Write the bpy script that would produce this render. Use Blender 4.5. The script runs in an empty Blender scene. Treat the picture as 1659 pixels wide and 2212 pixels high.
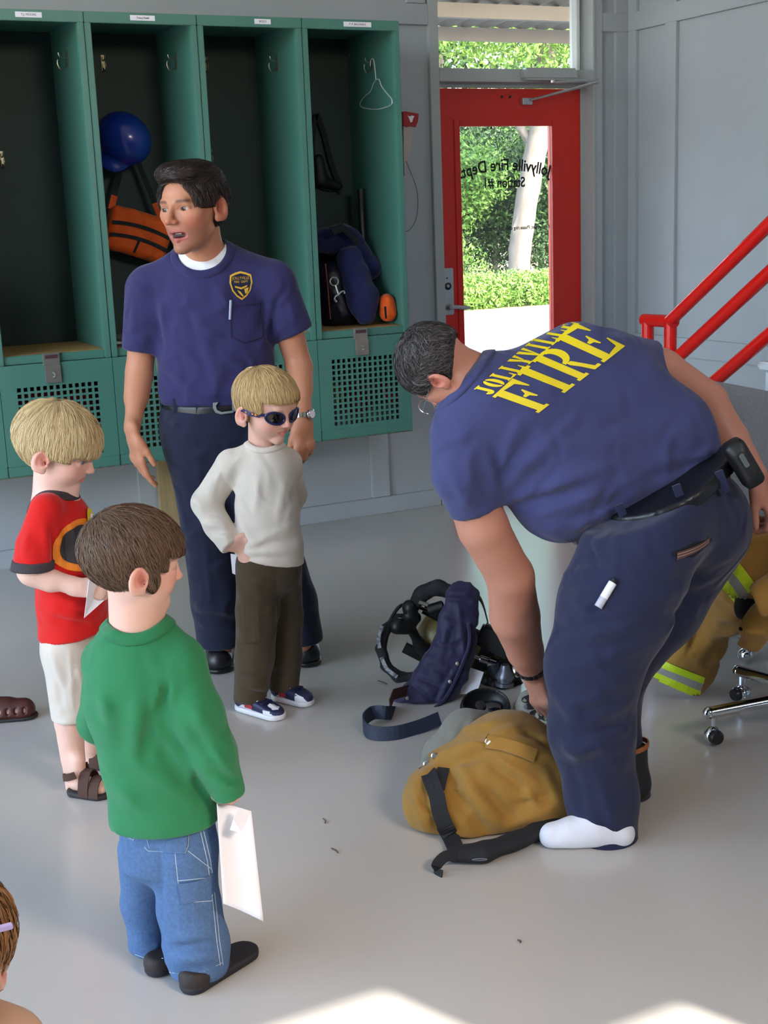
import bpy, bmesh, math, random
import numpy as np
from mathutils import Vector, Matrix
from mathutils.bvhtree import BVHTree

scene = bpy.context.scene
COL = scene.collection
rng = np.random.default_rng(7)
random.seed(7)

# ------------------------------------------------------------------ camera
F_PX, IMG_W, IMG_H = 2839.1, 1659, 2212
CAM_R = np.array([0.89359532, -0.44726448, -0.03797222])
CAM_U = np.array([0.13223041, 0.18145354, 0.97446895])
CAM_F = np.array([0.42895516, 0.87580197, -0.221288])
CAM_C = np.array([-4.48105849, -5.98145738, 1.51292213])
cam_data = bpy.data.cameras.new('camera')
cam_data.sensor_fit = 'VERTICAL'
cam_data.sensor_height = 24.0
cam_data.lens = F_PX / IMG_H * 24.0
cam_data.clip_start = 0.05
cam_data.clip_end = 300
cam = bpy.data.objects.new('camera', cam_data)
m = Matrix.Identity(4)
for i in range(3):
    m[i][0], m[i][1], m[i][2], m[i][3] = CAM_R[i], CAM_U[i], -CAM_F[i], CAM_C[i]
cam.matrix_world = m
COL.objects.link(cam)
scene.camera = cam

# ------------------------------------------------------------------ light
world = bpy.data.worlds.new('sky')
scene.world = world
world.use_nodes = True
wn = world.node_tree.nodes
wl = world.node_tree.links
wn.clear()
sky = wn.new('ShaderNodeTexSky')
sky.sky_type = 'NISHITA'
sky.sun_disc = False
sky.sun_elevation = math.radians(42)
sky.sun_rotation = math.radians(157)
sky.altitude = 100
sky.air_density = 1.0
sky.dust_density = 3.0
sky.ozone_density = 1.0
bg = wn.new('ShaderNodeBackground')
bg.inputs['Strength'].default_value = 0.55
wo = wn.new('ShaderNodeOutputWorld')
warm = wn.new('ShaderNodeMix')
warm.data_type = 'RGBA'
warm.blend_type = 'MULTIPLY'
warm.inputs[0].default_value = 1.0
warm.inputs[7].default_value = (1.0, 0.945, 0.885, 1)
wl.new(sky.outputs[0], warm.inputs[6])
wl.new(warm.outputs[2], bg.inputs[0])
wl.new(bg.outputs[0], wo.inputs[0])

SUN_DIR = Vector((-0.40 * 0.743, 0.917 * 0.743, -0.669)).normalized()   # travel direction of sunlight
sun_data = bpy.data.lights.new('sun', 'SUN')
sun_data.energy = 2.4
sun_data.angle = math.radians(0.6)
sun_data.color = (1.0, 0.95, 0.87)
sun = bpy.data.objects.new('sun', sun_data)
sun.rotation_euler = SUN_DIR.to_track_quat('-Z', 'Y').to_euler()
sun.location = (-2, -14, 14)
COL.objects.link(sun)


def portal(name, loc, target, sx, sy):
    d = bpy.data.lights.new(name, 'AREA')
    d.shape = 'RECTANGLE'
    d.size, d.size_y = sx, sy
    d.cycles.is_portal = True
    o = bpy.data.objects.new(name, d)
    o.location = loc
    o.rotation_euler = (Vector(target) - Vector(loc)).to_track_quat('-Z', 'Z').to_euler()
    COL.objects.link(o)


scene.view_settings.view_transform = 'Standard'
scene.view_settings.look = 'None'
scene.view_settings.gamma = 1.0
scene.view_settings.exposure = 2.35
scene.view_settings.use_curve_mapping = False
scene.cycles.max_bounces = 8
scene.cycles.diffuse_bounces = 5
scene.cycles.use_denoising = True

# ------------------------------------------------------------------ materials


def lin(h):
    if not isinstance(h, str):
        return tuple(h)[:3]
    h = h.lstrip('#')
    c = [int(h[i:i + 2], 16) / 255 for i in (0, 2, 4)]
    return tuple(x / 12.92 if x <= 0.04045 else ((x + 0.055) / 1.055) ** 2.4 for x in c)


MATS = {}


def mat(name, color='#808080', rough=0.6, metal=0.0, var=0.0, vscale=8.0, bump=0.0, bscale=200.0,
        spec=0.5, coat=0.0, trans=0.0, attr=None, sheen=0.0, sss=0.0, alpha=1.0, emit=0.0, stretch=None, rvar=0.0, col2=None, crumple=0.0, cscale=10.0):
    """Principled material with optional procedural mottling (var), roughness wear (rvar) and fine relief (bump)."""
    if name in MATS:
        return MATS[name]
    M = bpy.data.materials.new(name)
    M.use_nodes = True
    N, L = M.node_tree.nodes, M.node_tree.links
    b = N['Principled BSDF']
    c = lin(color)
    b.inputs['Base Color'].default_value = (*c, 1)
    b.inputs['Roughness'].default_value = rough
    b.inputs['Metallic'].default_value = metal
    b.inputs['Specular IOR Level'].default_value = spec
    b.inputs['Coat Weight'].default_value = coat
    b.inputs['Transmission Weight'].default_value = trans
    b.inputs['Sheen Weight'].default_value = sheen
    b.inputs['Alpha'].default_value = alpha
    if sss:
        b.inputs['Subsurface Weight'].default_value = sss
        b.inputs['Subsurface Radius'].default_value = (0.012, 0.005, 0.003)
        b.inputs['Subsurface Scale'].default_value = 0.6
    tc = N.new('ShaderNodeTexCoord')
    src = tc.outputs['Object']
    if stretch:
        mp = N.new('ShaderNodeMapping')
        mp.inputs['Scale'].default_value = stretch
        L.new(src, mp.inputs[0])
        src = mp.outputs[0]
    base = None
    if attr:
        a = N.new('ShaderNodeAttribute')
        a.attribute_name = attr
        base = a.outputs['Color']
        L.new(base, b.inputs['Base Color'])
    if var or col2:
        n = N.new('ShaderNodeTexNoise')
        n.inputs['Scale'].default_value = vscale
        n.inputs['Detail'].default_value = 5
        n.inputs['Roughness'].default_value = 0.65
        L.new(src, n.inputs['Vector'])
        if col2:
            mx = N.new('ShaderNodeMix')
            mx.data_type = 'RGBA'
            mx.inputs[6].default_value = (*c, 1)
            mx.inputs[7].default_value = (*lin(col2), 1)
            cr = N.new('ShaderNodeMapRange')
            cr.inputs[1].default_value, cr.inputs[2].default_value = 0.42, 0.62
            L.new(n.outputs['Fac'], cr.inputs[0])
            L.new(cr.outputs[0], mx.inputs[0])
            base = mx.outputs[2]
            L.new(base, b.inputs['Base Color'])
        if var:
            h = N.new('ShaderNodeHueSaturation')
            mr = N.new('ShaderNodeMapRange')
            mr.inputs[1].default_value, mr.inputs[2].default_value = 0.25, 0.75
            mr.inputs[3].default_value, mr.inputs[4].default_value = 1 - var, 1 + var
            L.new(n.outputs['Fac'], mr.inputs[0])
            L.new(mr.outputs[0], h.inputs['Value'])
            if base is not None:
                L.new(base, h.inputs['Color'])
            else:
                h.inputs['Color'].default_value = (*c, 1)
            L.new(h.outputs[0], b.inputs['Base Color'])
        if rvar:
            r2 = N.new('ShaderNodeMapRange')
            r2.inputs[1].default_value, r2.inputs[2].default_value = 0.3, 0.7
            r2.inputs[3].default_value, r2.inputs[4].default_value = max(0, rough - rvar), rough + rvar
            L.new(n.outputs['Fac'], r2.inputs[0])
            L.new(r2.outputs[0], b.inputs['Roughness'])
    if bump:
        n2 = N.new('ShaderNodeTexNoise')
        n2.inputs['Scale'].default_value = bscale
        n2.inputs['Detail'].default_value = 3
        L.new(src, n2.inputs['Vector'])
        bp = N.new('ShaderNodeBump')
        bp.inputs['Strength'].default_value = bump
        bp.inputs['Distance'].default_value = 0.003
        L.new(n2.outputs['Fac'], bp.inputs['Height'])
        L.new(bp.outputs[0], b.inputs['Normal'])
        if crumple:
            n3 = N.new('ShaderNodeTexNoise')
            n3.noise_type = 'RIDGED_MULTIFRACTAL'
            n3.inputs['Scale'].default_value = cscale
            n3.inputs['Detail'].default_value = 2
            n3.inputs['Distortion'].default_value = 0.6
            L.new(src, n3.inputs['Vector'])
            b3 = N.new('ShaderNodeBump')
            b3.inputs['Strength'].default_value = crumple
            b3.inputs['Distance'].default_value = 0.03
            L.new(n3.outputs['Fac'], b3.inputs['Height'])
            L.new(b3.outputs[0], bp.inputs['Normal'])
    if emit:
        b.inputs['Emission Color'].default_value = (*c, 1)
        b.inputs['Emission Strength'].default_value = emit
    MATS[name] = M
    return M


# ------------------------------------------------------------------ object helpers


def base_of(p):
    while p is not None and p.parent is not None:
        p = p.parent
    return np.array(p.location) if p is not None else np.zeros(3)


def tag(o, label=None, cat=None, group=None, kind=None):
    if label:
        o['label'] = label
    if cat:
        o['category'] = cat
    if group:
        o['group'] = group
    if kind:
        o['kind'] = kind
    return o


def thing(name, label, cat, loc=(0, 0, 0), group=None, kind=None):
    o = bpy.data.objects.new(name, None)
    o.empty_display_size = 0.1
    o.location = [float(x) for x in loc]
    COL.objects.link(o)
    return tag(o, label, cat, group, kind)


def obj(name, V, Fc, material=None, parent=None, smooth=False, label=None, cols=None, mats=None, midx=None, kind=None):
    """One mesh object; V are world coordinates, stored relative to the thing it belongs to."""
    V = np.asarray(V, float).reshape(-1, 3)
    if parent is not None:
        V = V - base_of(parent)
    me = bpy.data.meshes.new(name)
    me.from_pydata(V.tolist(), [], [list(map(int, f)) for f in Fc] if not isinstance(Fc, np.ndarray) else Fc.tolist())
    if smooth:
        me.polygons.foreach_set('use_smooth', np.ones(len(me.polygons), bool))
    if material is not None:
        me.materials.append(material)
    if mats:
        for mm in mats:
            me.materials.append(mm)
    if midx is not None:
        me.polygons.foreach_set('material_index', np.asarray(midx, np.int32))
    if cols is not None:
        at = me.color_attributes.new('Col', 'FLOAT_COLOR', 'POINT')
        c4 = np.ones((len(V), 4), np.float32)
        c4[:, :3] = cols
        at.data.foreach_set('color', c4.ravel())
    me.update()
    o = bpy.data.objects.new(name, me)
    COL.objects.link(o)
    if parent is not None:
        o.parent = parent
    if label:
        o['label'] = label
    if kind:
        o['kind'] = kind
    return o


class MB:
    """Collects simple solids into one mesh."""

    def __init__(s):
        s.V, s.F = [], []

    def add(s, V, Fc):
        n = len(s.V)
        s.V += [tuple(map(float, v)) for v in V]
        s.F += [[int(i) + n for i in f] for f in Fc]
        return s

    def box(s, lo, hi, M=None, bev=0.0):
        lo, hi = np.minimum(lo, hi), np.maximum(lo, hi)
        if bev > 0:
            bm = bmesh.new()
            bmesh.ops.create_cube(bm, size=1)
            for v in bm.verts:
                v.co = [lo[i] + (v.co[i] + .5) * (hi[i] - lo[i]) for i in range(3)]
            bmesh.ops.bevel(bm, geom=bm.edges[:], offset=bev, segments=2, affect='EDGES')
            V = np.array([v.co[:] for v in bm.verts])
            bm.verts.index_update()
            Fc = [[v.index for v in f.verts] for f in bm.faces]
            bm.free()
        else:
            V = np.array([[(lo, hi)[i][0], (lo, hi)[j][1], (lo, hi)[k][2]] for i in (0, 1) for j in (0, 1) for k in (0, 1)])
            Fc = [[0, 1, 3, 2], [4, 6, 7, 5], [0, 4, 5, 1], [2, 3, 7, 6], [0, 2, 6, 4], [1, 5, 7, 3]]
        if M is not None:
            M = np.array(M)
            V = V @ M[:3, :3].T + M[:3, 3]
        return s.add(V, Fc)

    def tube(s, pts, r, n=10, closed=False, caps=True, flat=None):
        """Round (or elliptical: flat=(axis, ratio)) tube along a polyline with per-point radius."""
        P = np.asarray(pts, float)
        k = len(P)
        r = np.full(k, r, float) if np.isscalar(r) else np.asarray(r, float)
        if closed:
            T = np.roll(P, -1, 0) - np.roll(P, 1, 0)
        else:
            T = np.gradient(P, axis=0)
        T /= np.linalg.norm(T, axis=1)[:, None] + 1e-12
        ref = np.array([0, 0, 1.0]) if abs(T[0][2]) < .9 else np.array([1.0, 0, 0])
        A = np.cross(T[0], ref)
        A /= np.linalg.norm(A)
        V = []
        for i in range(k):
            A = A - T[i] * (A @ T[i])
            A /= np.linalg.norm(A) + 1e-12
            Bv = np.cross(T[i], A)
            for j in range(n):
                a = 2 * math.pi * j / n
                d = math.cos(a) * A + math.sin(a) * Bv
                if flat is not None:
                    ax = np.asarray(flat[0], float)
                    d = d + (flat[1] - 1) * (d @ ax) * ax
                V.append(P[i] + r[i] * d)
        Fc = []
        for i in range(k if closed else k - 1):
            i2 = (i + 1) % k
            for j in range(n):
                j2 = (j + 1) % n
                Fc.append([i * n + j, i * n + j2, i2 * n + j2, i2 * n + j])
        if caps and not closed:
            Fc.append(list(range(n))[::-1])
            Fc.append([(k - 1) * n + j for j in range(n)])
        return s.add(V, Fc)

    def ribbon(s, pts, width, thick, wdir):
        """Flat strap along a polyline: wdir is the width direction (one, or one per point)."""
        P = np.asarray(pts, float)
        k = len(P)
        W = np.broadcast_to(np.asarray(wdir, float), (k, 3)).copy()
        width = np.full(k, width, float) if np.isscalar(width) else np.asarray(width, float)
        T = np.gradient(P, axis=0)
        T /= np.linalg.norm(T, axis=1)[:, None] + 1e-12
        V = []
        for i in range(k):
            w = W[i] - T[i] * (W[i] @ T[i])
            w /= np.linalg.norm(w) + 1e-12
            nn = np.cross(T[i], w)
            for a, b in ((-1, -1), (1, -1), (1, 1), (-1, 1)):
                V.append(P[i] + a * w * width[i] / 2 + b * nn * thick / 2)
        Fc = [[i * 4 + j, i * 4 + (j + 1) % 4, i * 4 + 4 + (j + 1) % 4, i * 4 + 4 + j] for i in range(k - 1) for j in range(4)]
        Fc += [[3, 2, 1, 0], [(k - 1) * 4 + j for j in range(4)]]
        return s.add(V, Fc)

    def lathe(s, prof, center, axis=(0, 0, 1), n=24, ref=None, arc=None):
        """Revolve (radius, height) pairs about an axis."""
        ax = np.asarray(axis, float)
        ax /= np.linalg.norm(ax)
        rf = np.asarray(ref if ref is not None else ((1, 0, 0) if abs(ax[0]) < .9 else (0, 1, 0)), float)
        A = rf - ax * (rf @ ax)
        A /= np.linalg.norm(A)
        Bv = np.cross(ax, A)
        V = [np.asarray(center) + ax * h + r * (math.cos(2 * math.pi * j / n) * A + math.sin(2 * math.pi * j / n) * Bv) for r, h in prof for j in range(n)]
        k = len(prof)
        Fc = [[i * n + j, i * n + (j + 1) % n, (i + 1) * n + (j + 1) % n, (i + 1) * n + j] for i in range(k - 1) for j in range(n)]
        Fc += [list(range(n))[::-1], [(k - 1) * n + j for j in range(n)]]
        return s.add(V, Fc)

    def ball(s, c, r, n=16, m=10, R=None):
        r = np.full(3, r, float) if np.isscalar(r) else np.asarray(r, float)
        V, Fc = [], []
        for i in range(m + 1):
            th = math.pi * i / m
            for j in range(n):
                ph = 2 * math.pi * j / n
                v = np.array([math.sin(th) * math.cos(ph), math.sin(th) * math.sin(ph), math.cos(th)]) * r
                V.append((np.asarray(R) @ v if R is not None else v) + np.asarray(c))
        for i in range(m):
            for j in range(n):
                Fc.append([i * n + j, (i + 1) * n + j, (i + 1) * n + (j + 1) % n, i * n + (j + 1) % n])
        return s.add(V, Fc)

    def prism(s, outline, o, ex, ey, ez, depth):
        """Extrude a 2-D outline (in axes ex, ey at o) by depth along ez."""
        o, ex, ey, ez = (np.asarray(x, float) for x in (o, ex, ey, ez))
        n = len(outline)
        V = [o + a * ex + b * ey for a, b in outline] + [o + a * ex + b * ey + depth * ez for a, b in outline]
        Fc = [list(range(n))[::-1], [n + i for i in range(n)]] + [[i, (i + 1) % n, n + (i + 1) % n, n + i] for i in range(n)]
        return s.add(V, Fc)

    def build(s, name, material=None, parent=None, smooth=False, **kw):
        o = obj(name, s.V, s.F, material, parent, smooth, **kw)
        if smooth:
            try:
                o.data.set_sharp_from_angle(angle=math.radians(40))
            except Exception:
                pass
        return o


def bez(pts, n=24, closed=False):
    """Catmull-Rom curve through points."""
    P = np.asarray(pts, float)
    k = len(P)
    out = []
    seg = k if closed else k - 1
    for i in range(seg):
        p0, p1, p2, p3 = (P[(i - 1) % k], P[i], P[(i + 1) % k], P[(i + 2) % k]) if closed else (P[max(i - 1, 0)], P[i], P[i + 1], P[min(i + 2, k - 1)])
        m_ = max(2, n // seg)
        for j in range(m_):
            t = j / m_
            out.append(.5 * ((2 * p1) + (-p0 + p2) * t + (2 * p0 - 5 * p1 + 4 * p2 - p3) * t * t + (-p0 + 3 * p1 - 3 * p2 + p3) * t ** 3))
    if not closed:
        out.append(P[-1])
    return np.array(out)


# points of the photographed place: a sight line met with a plane of the room
def ray(px, py):
    return CAM_F + (px - 829.5) / F_PX * CAM_R - (py - 1106) / F_PX * CAM_U


def on_floor(px, py, z=0.0):
    d = ray(px, py)
    return CAM_C + d * ((z - CAM_C[2]) / d[2])


def on_y(px, py, y):
    d = ray(px, py)
    return CAM_C + d * ((y - CAM_C[1]) / d[1])


def on_x(px, py, x):
    d = ray(px, py)
    return CAM_C + d * ((x - CAM_C[0]) / d[0])


FH = np.array([CAM_F[0], CAM_F[1], 0])
FH /= np.linalg.norm(FH)
RH = np.array([FH[1], -FH[0], 0])
UP = np.array([0, 0, 1.0])


class Stand:
    """Upright plane through a spot on the floor, facing along the room's diagonal; o = metres behind that plane."""

    def __init__(s, px, py):
        s.b = on_floor(px, py)

    def __call__(s, px, py, o=0.0):
        d = ray(px, py)
        t = ((s.b - CAM_C) @ FH + o) / (d @ FH)
        return CAM_C + d * t

    def m(s, px_len, o=0.0, py=1106):
        t = ((s.b - CAM_C) @ FH + o) / (ray(829, py) @ FH)
        return px_len * t / F_PX


def text_mesh(body, size, extrude=0.0, align='CENTER', spacing=1.0, bold=0.0):
    cu = bpy.data.curves.new('lettering', 'FONT')
    cu.body = body
    cu.size = size
    cu.align_x = align
    cu.align_y = 'CENTER'
    cu.space_character = spacing
    cu.extrude = extrude
    cu.offset = bold
    o = bpy.data.objects.new('lettering', cu)
    COL.objects.link(o)
    dg = bpy.context.evaluated_depsgraph_get()
    me = o.evaluated_get(dg).to_mesh()
    V = np.array([v.co[:] for v in me.vertices])
    Fc = [list(p.vertices) for p in me.polygons]
    o.evaluated_get(dg).to_mesh_clear()
    bpy.data.objects.remove(o)
    bpy.data.curves.remove(cu)
    return V, Fc
# ================================================================== smooth solids (bodies, cloth, soft bags) as signed-distance surfaces


def unit(v):
    v = np.asarray(v, float)
    return v / (np.linalg.norm(v) + 1e-12)


def smin(a, b, k):
    if k <= 0:
        return np.minimum(a, b)
    h = np.clip(.5 + .5 * (b - a) / k, 0, 1)
    return b + (a - b) * h - k * h * (1 - h)


def smax(a, b, k):
    return -smin(-a, -b, k)


def s_cone(a, b, ra, rb, flat=1.0, ax=None):
    """Capsule from a to b tapering from ra to rb; flat < 1 squashes it along ax."""
    a, b = np.asarray(a, float), np.asarray(b, float)
    ax_ = unit(ax) if ax is not None else None

    def f(p):
        q, A, B = p, a, b
        if ax_ is not None and flat != 1.0:
            g = 1 / flat - 1
            q = p + (p @ ax_)[:, None] * ax_ * g
            A = a + (a @ ax_) * ax_ * g
            B = b + (b @ ax_) * ax_ * g
        ba = B - A
        L = ba @ ba + 1e-12
        t = np.clip(((q - A) @ ba) / L, 0, 1)
        d = np.linalg.norm(q - A - t[:, None] * ba, axis=1) - (ra + (rb - ra) * t)
        return d * min(1.0, flat) if flat != 1.0 else d
    rr = max(ra, rb) * max(1, flat)
    f.bb = (np.minimum(a, b) - rr, np.maximum(a, b) + rr)
    return f


def s_ell(c, r, R=None):
    c, r = np.asarray(c, float), np.asarray(r, float)
    Rm = np.eye(3) if R is None else np.asarray(R, float)

    def f(p):
        q = (p - c) @ Rm / r
        k0 = np.linalg.norm(q, axis=1)
        k1 = np.linalg.norm(q / r, axis=1)
        return k0 * (k0 - 1) / (k1 + 1e-9)
    rr = r.max()
    f.bb = (c - rr, c + rr)
    return f


def s_box(c, hs, R=None, rnd=.0):
    c, hs = np.asarray(c, float), np.asarray(hs, float) - rnd
    Rm = np.eye(3) if R is None else np.asarray(R, float)

    def f(p):
        q = np.abs((p - c) @ Rm) - hs
        return np.linalg.norm(np.maximum(q, 0), axis=1) + np.minimum(q.max(1), 0) - rnd
    rr = np.linalg.norm(hs) + rnd
    f.bb = (c - rr, c + rr)
    return f


def s_plane(pt, n):
    """Negative on the side opposite to n."""
    pt, n = np.asarray(pt, float), unit(n)

    def f(p):
        return (p - pt) @ n
    f.bb = None
    return f


def s_path(pts, rads, flat=1.0, ax=None, k=.0):
    fs = [s_cone(pts[i], pts[i + 1], rads[i], rads[i + 1], flat, ax) for i in range(len(pts) - 1)]

    def f(p):
        d = fs[0](p)
        for g in fs[1:]:
            d = smin(d, g(p), k)
        return d
    f.bb = (np.min([g.bb[0] for g in fs], 0), np.max([g.bb[1] for g in fs], 0))
    return f


class Sdf:
    """Ordered list of solids joined ('+'), cut ('-') or clipped ('&') with soft blends."""

    def __init__(s, k=.02):
        s.ops, s.k, s.margin = [], k, .06

    def add(s, *fs, k=None):
        for f in fs:
            s.ops.append(('+', f, s.k if k is None else k))
        return s

    def cut(s, *fs, k=.004):
        for f in fs:
            s.ops.append(('-', f, k))
        return s

    def clip(s, *fs, k=.007):
        for f in fs:
            s.ops.append(('&', f, k))
        return s

    def relief(s, fn):
        s.ops.append(('r', fn, 0))
        return s

    def __call__(s, p):
        d = np.full(len(p), 10.0)
        plo, phi = p.min(0), p.max(0)
        for op, f, k in s.ops:
            if op == 'r':
                d = d + f(p, d)
                continue
            if op != '&' and f.bb is not None:
                mg = max(s.margin, 1.3 * k)
                lo, hi = f.bb[0] - mg, f.bb[1] + mg
                if (plo > hi).any() or (phi < lo).any():
                    continue
                m_ = ((p > lo) & (p < hi)).all(1)
                if m_.all():
                    pass
                else:
                    if not m_.any():
                        continue
                    v = f(p[m_])
                    d[m_] = smin(d[m_], v, k) if op == '+' else smax(d[m_], -v, k)
                    continue
            v = f(p)
            d = smin(d, v, k) if op == '+' else smax(d, -v, k) if op == '-' else smax(d, v, k)
        return d

    @property
    def bb(s):
        bs = [f.bb for op, f, k in s.ops if op == '+' and f.bb is not None]
        return np.min([b[0] for b in bs], 0), np.max([b[1] for b in bs], 0)


def noise3(p, scale, seed=0, octaves=2):
    """Cheap smooth value noise in -1..1."""
    out = np.zeros(len(p))
    amp = 1.0
    for o in range(octaves):
        q = p * scale * 2 ** o + seed * 17.3 + o * 5.1
        i = np.floor(q).astype(np.int64)
        f = q - i
        u = f * f * (3 - 2 * f)
        v = 0
        for dx in (0, 1):
            for dy in (0, 1):
                for dz in (0, 1):
                    h = ((i[:, 0] + dx) * 374761393 + (i[:, 1] + dy) * 668265263 + (i[:, 2] + dz) * 2147483647 + seed * 974711) & 0x7fffffff
                    h = (h ^ (h >> 13)) * 1274126177 & 0x7fffffff
                    w = (u[:, 0] if dx else 1 - u[:, 0]) * (u[:, 1] if dy else 1 - u[:, 1]) * (u[:, 2] if dz else 1 - u[:, 2])
                    v = v + w * ((h & 0xffff) / 32767.5 - 1)
        out += amp * v
        amp *= .5
    return out


def surface(f, h, lo=None, hi=None, pad=None):
    """Surface-nets mesh of f < 0 (block-sparse grid of step h)."""
    if lo is None:
        lo, hi = f.bb
    pad = 3 * h if pad is None else pad
    lo, hi = np.asarray(lo, float) - pad, np.asarray(hi, float) + pad
    B = 4
    nb = np.ceil((hi - lo) / (h * B)).astype(int) + 1
    gi = np.stack(np.meshgrid(*[np.arange(n) for n in nb], indexing='ij'), -1).reshape(-1, 3)
    cen = lo + (gi * B + (B - 1) / 2) * h
    dc = np.concatenate([f(cen[s:s + 24000]) for s in range(0, len(cen), 24000)])
    n = nb * B
    V = np.repeat(np.repeat(np.repeat(np.where(dc < 0, -1.0, 1.0).reshape(nb), B, 0), B, 1), B, 2).astype(np.float32)
    act = np.abs(dc) < h * B * 1.9
    ga = gi[act]
    off = np.stack(np.meshgrid(*[np.arange(B)] * 3, indexing='ij'), -1).reshape(-1, 3)
    idx = (ga[:, None, :] * B + off[None]).reshape(-1, 3)
    pts = lo + idx * h
    vals = np.empty(len(pts), np.float32)
    for s in range(0, len(pts), 24000):
        vals[s:s + 24000] = f(pts[s:s + 24000])
    V[idx[:, 0], idx[:, 1], idx[:, 2]] = vals
    ins = V < 0
    c = np.zeros(tuple(n - 1), np.int8)
    for dx in (0, 1):
        for dy in (0, 1):
            for dz in (0, 1):
                c += ins[dx:n[0] - 1 + dx, dy:n[1] - 1 + dy, dz:n[2] - 1 + dz]
    cells = np.argwhere((c > 0) & (c < 8))
    if len(cells) == 0:
        return np.zeros((0, 3)), np.zeros((0, 4), int)
    cid = np.full(tuple(n - 1), -1, np.int32)
    cid[cells[:, 0], cells[:, 1], cells[:, 2]] = np.arange(len(cells))
    cor = np.array([[dx, dy, dz] for dx in (0, 1) for dy in (0, 1) for dz in (0, 1)])
    cv = np.stack([V[cells[:, 0] + a, cells[:, 1] + b_, cells[:, 2] + d] for a, b_, d in cor], 1)
    acc = np.zeros((len(cells), 3))
    cnt = np.zeros(len(cells))
    for i in range(8):
        for j in range(i + 1, 8):
            if np.abs(cor[i] - cor[j]).sum() != 1:
                continue
            mk = (cv[:, i] < 0) != (cv[:, j] < 0)
            t = cv[mk, i] / (cv[mk, i] - cv[mk, j])
            acc[mk] += cor[i] + t[:, None] * (cor[j] - cor[i])
            cnt[mk] += 1
    W = lo + (cells + acc / cnt[:, None]) * h
    quads = []
    for ax in range(3):
        sl0 = [slice(0, n[0]), slice(0, n[1]), slice(0, n[2])]
        sl1 = list(sl0)
        sl0[ax] = slice(0, n[ax] - 1)
        sl1[ax] = slice(1, n[ax])
        A, Bq = ins[tuple(sl0)], ins[tuple(sl1)]
        e = np.argwhere(A != Bq)
        u, v = (ax + 1) % 3, (ax + 2) % 3
        ok = (e[:, u] > 0) & (e[:, v] > 0) & (e[:, u] < n[u] - 1) & (e[:, v] < n[v] - 1)
        e = e[ok]
        if len(e) == 0:
            continue

        def cell(du, dv):
            q = e.copy()
            q[:, u] -= du
            q[:, v] -= dv
            return cid[q[:, 0], q[:, 1], q[:, 2]]
        q4 = np.stack([cell(1, 1), cell(0, 1), cell(0, 0), cell(1, 0)], 1)
        fl = ~A[e[:, 0], e[:, 1], e[:, 2]]
        q4[fl] = q4[fl][:, ::-1]
        quads.append(q4[(q4 >= 0).all(1)])
    return W, np.concatenate(quads)


def relax(V, Q, it=1, lam=.5):
    """A little Laplacian smoothing."""
    for _ in range(it):
        acc = np.zeros_like(V)
        cnt = np.zeros(len(V))
        for i in range(4):
            a, b_ = Q[:, i], Q[:, (i + 1) % 4]
            np.add.at(acc, a, V[b_])
            np.add.at(acc, b_, V[a])
            np.add.at(cnt, a, 1)
            np.add.at(cnt, b_, 1)
        V = V + lam * (acc / np.maximum(cnt, 1)[:, None] - V)
    return V


def soft(name, f, h, material, parent, it=1, colfn=None, label=None, lo=None, hi=None, kind=None):
    V, Q = surface(f, h, lo, hi)
    V = relax(V, Q, it)
    return obj(name, V, Q, material, parent, smooth=True, cols=colfn(V) if colfn else None, label=label, kind=kind)


def grad(f, p, e=1e-3):
    g = np.stack([f(p + np.eye(3)[i] * e) - f(p - np.eye(3)[i] * e) for i in range(3)], 1)
    return g / (np.linalg.norm(g, axis=1)[:, None] + 1e-9)


def frame(fwd, up):
    """Columns: right, forward, up."""
    f = unit(fwd)
    u = unit(np.asarray(up) - f * (np.asarray(up) @ f))
    return np.stack([np.cross(f, u), f, u], 1)


def fold(amp, pts, w):
    """Cloth crease: a raised line through points on the surface, half width w (positive amp = ridge)."""
    P = np.asarray(pts, float)
    lo, hi = P.min(0) - 3 * w, P.max(0) + 3 * w
    n = len(P) - 1

    def fn(p, d):
        out = np.zeros(len(p))
        m_ = ((p > lo) & (p < hi)).all(1) & (np.abs(d) < .05)
        if not m_.any():
            return out
        q = p[m_]
        best = np.full(len(q), 9.0)
        tt = np.zeros(len(q))
        for i in range(n):
            ba = P[i + 1] - P[i]
            t = np.clip(((q - P[i]) @ ba) / (ba @ ba + 1e-12), 0, 1)
            r = np.linalg.norm(q - P[i] - t[:, None] * ba, axis=1)
            c = r < best
            best[c] = r[c]
            tt[c] = (i + t[c]) / n
        out[m_] = -amp * np.exp(-(best / w) ** 2) * np.sin(np.pi * np.clip(tt, 0.02, .98)) ** .6
        return out
    return fn


def clipped(f, *planes, k=.006):
    def g(p):
        d = f(p)
        for q in planes:
            d = smax(d, q(p), k)
        return d
    g.bb = f.bb
    return g


def wrinkle(amp, scale, seed, stretch=(1, 1, 1)):
    st = np.asarray(stretch, float)

    def fn(p, d):
        out = np.zeros(len(p))
        m_ = np.abs(d) < .025
        if m_.any():
            v = noise3(p[m_] * st, scale, seed, 2)
            out[m_] = -amp * (1 - np.abs(v) * 2)
        return out
    return fn


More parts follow.
